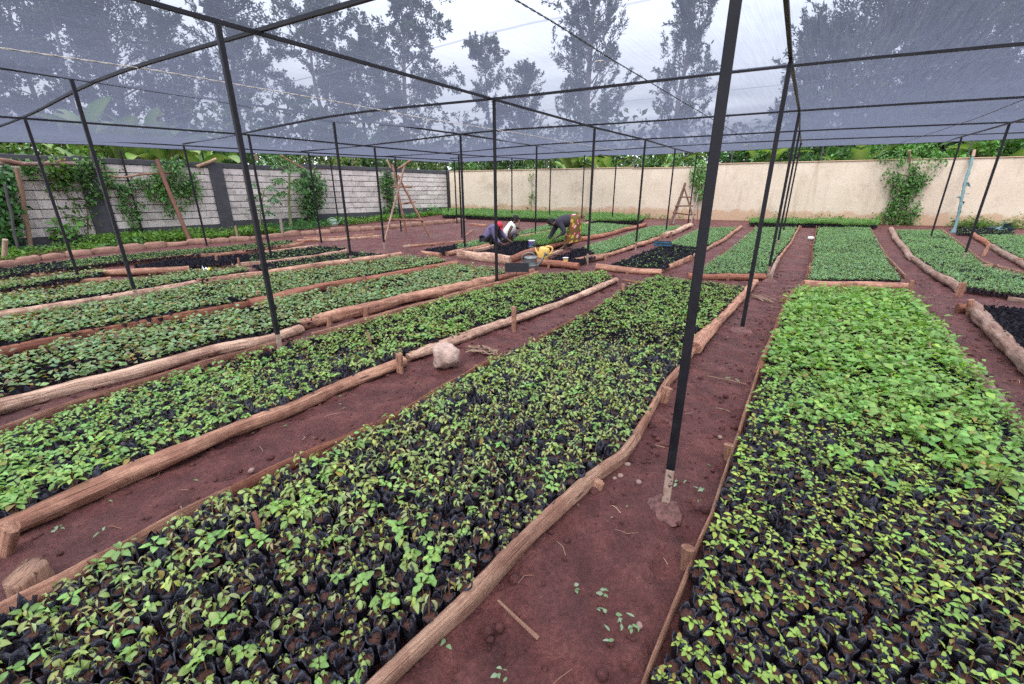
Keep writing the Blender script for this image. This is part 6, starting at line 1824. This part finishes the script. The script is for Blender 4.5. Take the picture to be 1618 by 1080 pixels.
# stick ladder
lb = G(1080, 355); root = empty('stick_ladder', tuple(lb), 0, 'A shaped ladder of rough sticks leaning on the cream wall', 'ladder')
legs = [((1059, 354), (1083, 289), .045), ((1063, 354), (1083, 291), .03), ((1099, 356), (1081, 296), .032), ((1091, 356), (1103, 305), .026)]
for q, (a, c, r_) in enumerate(legs):
    ga = G(*a); mb = MB(); bar(mb, [ga - lb, at(ga, *c, .5) - lb], r_, (1, 1), q + 30); o = mb.obj('leg', MT['bark'], root); o.color = (.22, .12, .09, 1) if q in (0, 2) else (.34, .28, .25, 1)
for q, (a, c) in enumerate((((1074, 311), (1093, 311)), ((1066, 325), (1096, 325)), ((1063, 335), (1099, 339)))):
    mb = MB(); m_ = ((a[0] + c[0]) / 2, (a[1] + c[1]) / 2 + (1.2 if q == 2 else 0)); bar(mb, [at(lb, *a, .2) - lb, at(lb, *m_, .2) - lb, at(lb, *c, .2) - lb], .028, (1, 1), q + 40); o = mb.obj('rung', MT['bark'], root); o.color = (.24, .12, .09, 1)

# ------------------------------------------------------------------ people
MT['skin'] = plain('dark_skin', (0.085, 0.042, 0.030), 0.5, 0.12, 20, 0.1)
MT['hair'] = plain('black_hair', (0.010, 0.009, 0.010), 0.8, 0.3, 80, 0.8)
MT['jacket'] = plain('charcoal_knit', (0.030, 0.026, 0.042), 0.85, 0.25, 40, 0.5)
MT['purple'] = plain('violet_jacket_cloth', (0.125, 0.100, 0.205), 0.85, 0.2, 14, 0.4)
MT['navy'] = plain('dark_trouser_cloth', (0.014, 0.013, 0.020), 0.85, 0.3, 14, 0.4)
MT['greycloth'] = plain('grey_trouser_cloth', (0.105, 0.095, 0.115), 0.85, 0.2, 14, 0.4)
MT['whitecloth'] = plain('white_ribbed_cloth', (0.76, 0.73, 0.66), 0.85, 0.08, 30, 0.4)
MT['red'] = plain('red_cap_cloth', (0.62, 0.022, 0.055), 0.75, 0.12, 20, 0.3)
MT['boot'] = plain('black_boot', (0.012, 0.011, 0.012), 0.5, 0.3, 20, 0.2)
t = NT('flower_print_cloth'); v = t.coord('luv', (1, 1, 1))
def spots(scale, off):
    d = t.n('TexVoronoi', ins={'Vector': t.n('Mapping', ins={'Vector': v, 'Location': off}).outputs[0], 'Scale': scale, 'Randomness': 0.6})
    return d.outputs['Distance'], d.outputs['Color']
d1, c1 = spots(8.2, (0.3, 0, 0)); sep = t.n('SeparateXYZ', ins={'Vector': c1}).outputs['X']
base = t.ramp(t.noise(v, 14, 3), [(.3, (.115, .080, .022)), (.7, (.165, .115, .036))])
isy = t.math('GREATER_THAN', sep, 0.6)
rim = t.math('LESS_THAN', t.math('ADD', d1, t.math('MULTIPLY', t.noise(v, 60, 2), .10)), 0.52); core = t.math('LESS_THAN', t.math('ADD', d1, t.math('MULTIPLY', t.noise(v, 45, 2), .16)), 0.40); eye = t.math('LESS_THAN', d1, 0.12)
fl = t.mix(base, (.34, .03, .05), rim); fl = t.mix(fl, (.66, .46, .48), core); fl = t.mix(fl, (.30, .14, .22), eye)
ye = t.mix(base, (.52, .34, .06), t.math('LESS_THAN', d1, 0.40))
t.pbr(t.mix(fl, ye, isy), .85, None, .2); MT['print'] = t.m


def skinned(name, nodes, edges, mat, parent, root, sub=2, origin=None):
    """one continuous surface grown round a skeleton of joints (position, radius)"""
    names = list(nodes); me = bpy.data.meshes.new(name + '_bones')
    me.from_pydata([tuple(nodes[k][0] - origin) for k in names], [(names.index(a), names.index(b)) for a, b in edges], [])
    o = bpy.data.objects.new(name, me); COL.objects.link(o)
    sk = o.modifiers.new('skin', 'SKIN'); sk.use_smooth_shade = True; sk.branch_smoothing = .6
    for i, k in enumerate(names):
        r = nodes[k][1]; me.skin_vertices[0].data[i].radius = r if isinstance(r, tuple) else (r, r); me.skin_vertices[0].data[i].use_root = k == root
    ss = o.modifiers.new('sub', 'SUBSURF'); ss.levels = sub; ss.render_levels = sub
    dg = bpy.context.evaluated_depsgraph_get(); m2 = bpy.data.meshes.new_from_object(o.evaluated_get(dg))
    bpy.data.objects.remove(o)
    m2.materials.clear(); m2.materials.append(mat)
    for p in m2.polygons: p.use_smooth = True
    o = bpy.data.objects.new(name, m2); COL.objects.link(o); o.parent = parent
    return o


def hand(nodes, edges, tag_, wrist, direction, curl_dir, side, s=1.0):
    """palm, four unequal bent fingers and a thumb leaving the side of the palm"""
    d = direction / np.linalg.norm(direction); c = curl_dir - (curl_dir @ d) * d; c /= np.linalg.norm(c) + 1e-9
    w = np.cross(d, c) * side
    palm = nodes[wrist][0] + d * .055 * s
    nodes[tag_ + 'palm'] = (palm, .026 * s); edges.append((wrist, tag_ + 'palm'))
    for i, (off, L) in enumerate(((-.030, .062), (-.010, .076), (.010, .080), (.029, .070))):
        k0 = palm + d * .040 * s + w * off * s; a = .35 + .1 * i
        k1 = k0 + (d * math.cos(a) + c * math.sin(a)) * L * .45 * s
        k2 = k1 + (d * math.cos(a + .6) + c * math.sin(a + .6)) * L * .30 * s
        k3 = k2 + (d * math.cos(a + 1.1) + c * math.sin(a + 1.1)) * L * .25 * s
        pre = tag_ + 'palm'
        for j, (p, r) in enumerate(((k0, .0105), (k1, .0095), (k2, .0085), (k3, .0070))):
            nm = f'{tag_}f{i}{j}'; nodes[nm] = (p, r * s); edges.append((pre, nm)); pre = nm
    t0 = palm - d * .015 * s + w * .026 * s; t1 = t0 + (w * .7 + d * .7 + c * .3) * .035 * s; t2 = t1 + (d * .9 + c * .4) * .028 * s
    pre = tag_ + 'palm'
    for j, (p, r) in enumerate(((t0, .012), (t1, .0105), (t2, .008))):
        nm = f'{tag_}t{j}'; nodes[nm] = (p, r * s); edges.append((pre, nm)); pre = nm


def garment(name, rings, mat, parent, origin, X, Y, n=28, close=False, fold=.02, uvk=1.0):
    """cloth as a loft: each ring is (front point, back point, half depth)"""
    th = np.arange(n) / n * 2 * PI; V = []; U = []; L = 0; pc = None
    rr = [(np.asarray(f), np.asarray(b), d) for f, b, d in rings]
    # refine between rings
    t_ = np.linspace(0, len(rr) - 1, (len(rr) - 1) * 4 + 1); arr = np.array([np.r_[f, b, d] for f, b, d in rr])
    fine = np.stack([np.interp(t_, np.arange(len(rr)), arr[:, k]) for k in range(7)], 1); fine = smooth_line(fine, 3)
    for q, row in enumerate(fine):
        f, b, d = row[:3], row[3:6], row[6]; c = (f + b) / 2; a = (f - b) / 2
        if pc is not None: L += np.linalg.norm(c - pc)
        pc = c
        w = 1 + fold * np.sin(th * 7 + q * .25) * (q / len(fine)) + .012 * fbm(np.stack([np.cos(th) * 2, np.sin(th) * 2, np.full(n, q * .35)], -1), 2)
        V.append(c + (np.cos(th) * w)[:, None] * a + (np.sin(th) * w)[:, None] * Y * d)
        U.append(np.stack([np.cos(th) * np.linalg.norm(a) * uvk, np.sin(th) * d * uvk, np.full(n, L * uvk)], -1))
    m = len(V); V = np.concatenate(V); U = np.concatenate(U)
    fc = [(i * n + j, i * n + (j + 1) % n, i * n + n + (j + 1) % n, i * n + n + j) for i in range(m - 1) for j in range(n)]
    mb = MB(); mb.add(V - origin, fc, 0, (1, 1, 1), U)
    return mb.obj(name, mat, parent)


def ball(name, c, ax, rad, mat, parent, origin, cut=None, jit=0.0, seed=0):
    n, k = 20, 12; th = np.arange(n) / n * 2 * PI; ph = np.linspace(-PI / 2 if cut is None else cut, PI / 2, k)
    D = np.stack([np.cos(ph)[:, None] * np.cos(th), np.cos(ph)[:, None] * np.sin(th), np.sin(ph)[:, None] * np.ones(n)], -1).reshape(-1, 3)
    V = (D * rad * (1 + jit * fbm(D * 5 + seed, 2))[:, None]) @ np.asarray(ax) + c - origin
    f = [(i * n + j, i * n + (j + 1) % n, i * n + n + (j + 1) % n, i * n + n + j) for i in range(k - 1) for j in range(n)]
    mb = MB(); mb.add(V, f); return mb.obj(name, mat, parent)


def head(nodes, edges, neck, c, look, up, X_side, s=1.0):
    """skull, jaw, nose and ears on the neck"""
    look = look / np.linalg.norm(look); up = up - (up @ look) * look; up /= np.linalg.norm(up); sd = np.cross(look, up)
    nodes['skull'] = (c + up * .025 * s - look * .012 * s, .088 * s); nodes['jaw'] = (c - up * .062 * s + look * .022 * s, .058 * s)
    nodes['crown'] = (c + up * .082 * s - look * .012 * s, .062 * s)
    edges += [(neck, 'jaw'), ('jaw', 'skull'), ('skull', 'crown')]
    return look, up, sd


def face(c, look, up, sd, parent, origin, s=1.0, hair=True):
    ax = np.array([look, sd, up])
    ball('nose', c + look * .092 * s - up * .008 * s, ax, (.020 * s, .017 * s, .024 * s), MT['skin'], parent, origin)
    ball('mouth', c + look * .078 * s - up * .062 * s, ax, (.014 * s, .026 * s, .012 * s), plain('lips', (.10, .035, .03), .5, .1), parent, origin)
    for k in (-1, 1):
        ball('eye', c + look * .074 * s + up * .020 * s + sd * .032 * s * k, ax, (.010 * s, .014 * s, .008 * s), MT['eye'], parent, origin)
        ball('ear', c - look * .005 * s + sd * .088 * s * k, ax, (.016 * s, .008 * s, .028 * s), MT['skin'], parent, origin)
    if hair: ball('hair', c + up * .030 * s - look * .022 * s, np.array([look, sd, up]), (.104 * s, .098 * s, .104 * s), MT['hair'], parent, origin, -.35, .05, 3)


MT['eye'] = plain('eye', (.25, .22, .2), .2, .2)
EB = [('pelvis', 'chest'), ('chest', 'neck')]


def person(base, label, K, group=None):
    root = empty('person', tuple(base), 0, label, 'person', group)
    X, Y, Z = facing(base); P_ = lambda px, py, d=0.0: at(base, px, py, d)
    return root, X, Y, Z, P_


def limbs(nodes, edges, spec):
    for chain in spec:
        for (a, b) in zip(chain[:-1], chain[1:]): edges.append((a, b))

# --- the woman bending over the bed
base = G(893, 392); root, X, Y, Z, P_ = person(base, 'person in a flower printed wrap skirt and dark top bending far over the seedlings', None)
nd = {'pelvis': (P_(909, 348), .13), 'chest': (P_(888, 350), .13), 'neck': (P_(878.5, 351), .052)}
ed = list(EB)
hc = P_(870.8, 351.5); lk = -X * .62 - Z * .80 + Y * -.1; up = -X * .75 + Z * .62
lk, upv, sdv = head(nd, ed, 'neck', hc, lk, up, X)
for s_, (sh, el, wr) in {'n': (P_(885, 353, -.17), P_(892.5, 366.5, -.24), P_(880.5, 373.5, -.2)), 'f': (P_(880, 354, .15), P_(872.5, 368, .16), P_(865, 380.5, .12))} .items() if False else [('n', (P_(885, 353, -.17), P_(892.5, 366.5, -.24), P_(880.5, 373.5, -.2))), ('f', (P_(880, 354, .15), P_(872.5, 368, .16), P_(865, 380.5, .12)))]:
    nd['sh' + s_] = (sh, .056); nd['el' + s_] = (el, .042); nd['wr' + s_] = (wr, .028)
    ed += [('chest', 'sh' + s_), ('sh' + s_, 'el' + s_), ('el' + s_, 'wr' + s_)]
    hand(nd, ed, 'h' + s_, 'wr' + s_, wr - el, -Z + X * .3, 1 if s_ == 'n' else -1)
for s_, (hp, kn, an, to) in (('n', (P_(911, 352, -.10), P_(904, 370, -.12), P_(891.5, 390, -.10), P_(883.5, 393.8, -.14))), ('f', (P_(911, 352, .10), P_(909, 369, .12), P_(902.5, 387, .10), P_(896, 389.5, .08)))):
    nd['hp' + s_] = (hp, .088); nd['kn' + s_] = (kn, .062); nd['an' + s_] = (an, .042); nd['to' + s_] = (to, .030)
    ed += [('pelvis', 'hp' + s_), ('hp' + s_, 'kn' + s_), ('kn' + s_, 'an' + s_), ('an' + s_, 'to' + s_)]
skinned('body', nd, ed, MT['skin'], root, 'pelvis', 2, base)
face(hc, lk, upv, sdv, root, base)
garment('wrap_skirt', [(P_(898.5, 355), P_(902, 338.6), .15), (P_(898.5, 358), P_(910, 336.6), .18), (P_(896, 363.5), P_(917.3, 342), .20), (P_(893.5, 371), P_(918.8, 353), .21), (P_(891.5, 378.5), P_(918.5, 367), .21), (P_(890.3, 385), P_(917.3, 378.8), .21)], MT['print'], root, base, X, Y)
garment('jacket', [(P_(899.5, 357.5), P_(903.5, 338.8), .16), (P_(894, 359.5), P_(896, 338.2), .18), (P_(886.5, 360.5), P_(888, 339.8), .19), (P_(880.8, 358.5), P_(881.5, 342.8), .16), (P_(876.8, 355), P_(877.5, 346), .085)], MT['jacket'], root, base, X, Y, fold=.01)
for s_, cut in (('n', .45), ('f', .72)):
    a, b_, c_ = nd['sh' + s_][0], nd['el' + s_][0], nd['wr' + s_][0]; e_ = b_ + (c_ - b_) * cut
    mb = MB(); P3 = smooth_line(resample([a + (a - b_) * .12 + X * .01, a, b_, e_], .03), 3); tube(mb, P3 - base, np.interp(np.linspace(0, 1, len(P3)), [0, .25, .7, 1], [.080, .078, .062, .052]), 14, jit=.08, seed=2); mb.obj('sleeve', MT['jacket'], root)

# --- the man in the violet jacket and red cap, squatting
base = G(777, 388.5); root, X, Y, Z, P_ = person(base, 'person in a violet jacket and red cap squatting at the bed', None)
nd = {'pelvis': (P_(765.5, 379), .135), 'chest': (P_(776, 363), .14), 'neck': (P_(783, 358), .05)}; ed = list(EB)
hc = P_(788.2, 357.5); lk = X * .70 - Z * .70 - Y * .15; up = X * .6 + Z * .75
lk, upv, sdv = head(nd, ed, 'neck', hc, lk, up, X)
for s_, (sh, el, wr) in (('n', (P_(777, 360.5, -.17), P_(785, 380, -.22), P_(797.5, 388, -.20))), ('f', (P_(786, 360.5, .15), P_(798, 375, .15), P_(810.5, 384.2, .12)))):
    nd['sh' + s_] = (sh, .058); nd['el' + s_] = (el, .044); nd['wr' + s_] = (wr, .029)
    ed += [('chest', 'sh' + s_), ('sh' + s_, 'el' + s_), ('el' + s_, 'wr' + s_)]
    hand(nd, ed, 'h' + s_, 'wr' + s_, wr - el, -Z, 1 if s_ == 'n' else -1)
LG = (('n', (P_(765.5, 380, -.10), P_(780, 366.5, -.15), P_(774.5, 385.5, -.11), P_(781.5, 389.3, -.14))), ('f', (P_(767, 379, .10), P_(793, 370, .14), P_(785, 385, .10), P_(791, 388, .09))))
for s_, (hp, kn, an, to) in LG:
    nd['hp' + s_] = (hp, .088); nd['kn' + s_] = (kn, .062); nd['an' + s_] = (an, .042); nd['to' + s_] = (to, .032)
    ed += [('pelvis', 'hp' + s_), ('hp' + s_, 'kn' + s_), ('kn' + s_, 'an' + s_), ('an' + s_, 'to' + s_)]
skinned('body', nd, ed, MT['skin'], root, 'pelvis', 2, base)
face(hc, lk, upv, sdv, root, base, hair=False)
def trousers(nd, mat, boots=True, k=1.22):
    tn = {'pelvis': (nd['pelvis'][0], .15)}; te = []
    for s_ in 'nf':
        for j, r in (('hp', .105), ('kn', .080), ('an', .060)): tn[j + s_] = (nd[j + s_][0], r)
        te += [('pelvis', 'hp' + s_), ('hp' + s_, 'kn' + s_), ('kn' + s_, 'an' + s_)]
    skinned('trousers', tn, te, mat, root, 'pelvis', 2, base)
    if boots:
        for s_ in 'nf':
            bn = {'heel': (nd['an' + s_][0] - Z * .02, .052), 'mid': ((nd['an' + s_][0] + nd['to' + s_][0]) / 2 - Z * .01, .046), 'toe': (nd['to' + s_][0], .040), 'shaft': (nd['an' + s_][0] + Z * .10, .066)}
            skinned('boot', bn, [('shaft', 'heel'), ('heel', 'mid'), ('mid', 'toe')], MT['boot'], root, 'heel', 2, base)
trousers(nd, MT['navy'])
garment('jacket', [(P_(772.5, 382.5), P_(761, 378), .17), (P_(778, 375), P_(763.2, 369.5), .19), (P_(784.5, 367.5), P_(768, 361), .20), (P_(788, 362.5), P_(775, 354.8), .17), (P_(787, 358.5), P_(780.5, 353.6), .085)], MT['purple'], root, base, X, Y, fold=.02)
for s_, cut in (('n', .30), ('f', .12)):
    a, b_, c_ = nd['sh' + s_][0], nd['el' + s_][0], nd['wr' + s_][0]; e_ = b_ + (c_ - b_) * cut
    mb = MB(); P3 = smooth_line(resample([a + (a - b_) * .12, a, b_, e_], .03), 3); tube(mb, P3 - base, np.interp(np.linspace(0, 1, len(P3)), [0, .25, .7, 1], [.082, .082, .070, .066]), 14, jit=.1, seed=5); mb.obj('sleeve', MT['purple'], root)
capo = ball('cap', hc + upv * .030 - lk * .014, np.array([lk, sdv, upv]), (.112, .102, .105), MT['red'], root, base, -.10, .03)
th = np.linspace(-1.15, 1.15, 13); V = []
for k_, (r0, dz_) in enumerate(((.104, .022), (.150, .018), (.190, .006))):
    for a in th: V.append(hc + lk * (r0 * math.cos(a * (.95 - .12 * k_))) * (1 if k_ else 1) + sdv * (.100 * math.sin(a) * (1 - .05 * k_)) + upv * (dz_ - .020 * abs(math.sin(a)) ** 2))
V = np.array(V); V2 = V - upv * .006; n_ = len(th)
f = [(k_ * n_ + i, k_ * n_ + i + 1, (k_ + 1) * n_ + i + 1, (k_ + 1) * n_ + i) for k_ in range(2) for i in range(n_ - 1)]
mb = MB(); mb.add(V - base, f); mb.add(V2 - base, [q[::-1] for q in f]); mb.obj('cap_brim', MT['red'], capo)

# --- the man in the white top, squatting behind him
base = G(810, 382); root, X, Y, Z, P_ = person(base, 'person in a white sleeveless top and grey trousers squatting behind the red cap', None)
nd = {'pelvis': (P_(798, 376), .125), 'chest': (P_(804.5, 361), .125), 'neck': (P_(811, 351), .048)}; ed = list(EB)
hc = P_(815.3, 346); lk = X * .86 - Z * .38 - Y * .35; up = Z * .92 + X * .38
lk, upv, sdv = head(nd, ed, 'neck', hc, lk, up, X, .98)
for s_, (sh, el, wr) in (('n', (P_(809, 357, -.15), P_(803, 369, -.20), P_(807.5, 379, -.16))), ('f', (P_(812, 356.5, .15), P_(822, 362, .16), P_(818.8, 366, -.02)))):
    nd['sh' + s_] = (sh, .052); nd['el' + s_] = (el, .040); nd['wr' + s_] = (wr, .027)
    ed += [('chest', 'sh' + s_), ('sh' + s_, 'el' + s_), ('el' + s_, 'wr' + s_)]
    hand(nd, ed, 'h' + s_, 'wr' + s_, (wr - el) * 1.0 + X * .02, -Z, 1 if s_ == 'n' else -1, .95)
for s_, (hp, kn, an, to) in (('n', (P_(798, 377, -.09), P_(814, 365, -.08), P_(811, 379, -.08), P_(817, 382, -.10))), ('f', (P_(799, 377, .10), P_(818, 366, .12), P_(814.5, 379, .12), P_(820.5, 381, .12)))):
    nd['hp' + s_] = (hp, .085); nd['kn' + s_] = (kn, .060); nd['an' + s_] = (an, .040); nd['to' + s_] = (to, .031)
    ed += [('pelvis', 'hp' + s_), ('hp' + s_, 'kn' + s_), ('kn' + s_, 'an' + s_), ('an' + s_, 'to' + s_)]
skinned('body', nd, ed, MT['skin'], root, 'pelvis', 2, base)
face(hc, lk, upv, sdv, root, base, .98)
trousers(nd, MT['greycloth'], True)
garment('top', [(P_(807, 374), P_(793, 371.5), .16), (P_(811, 369.5), P_(793.6, 364), .175), (P_(814.5, 363), P_(799.5, 356.5), .175), (P_(815.6, 357.5), P_(804, 350.8), .15), (P_(813, 353.6), P_(807.8, 348.6), .075)], MT['whitecloth'], root, base, X, Y, fold=.015)
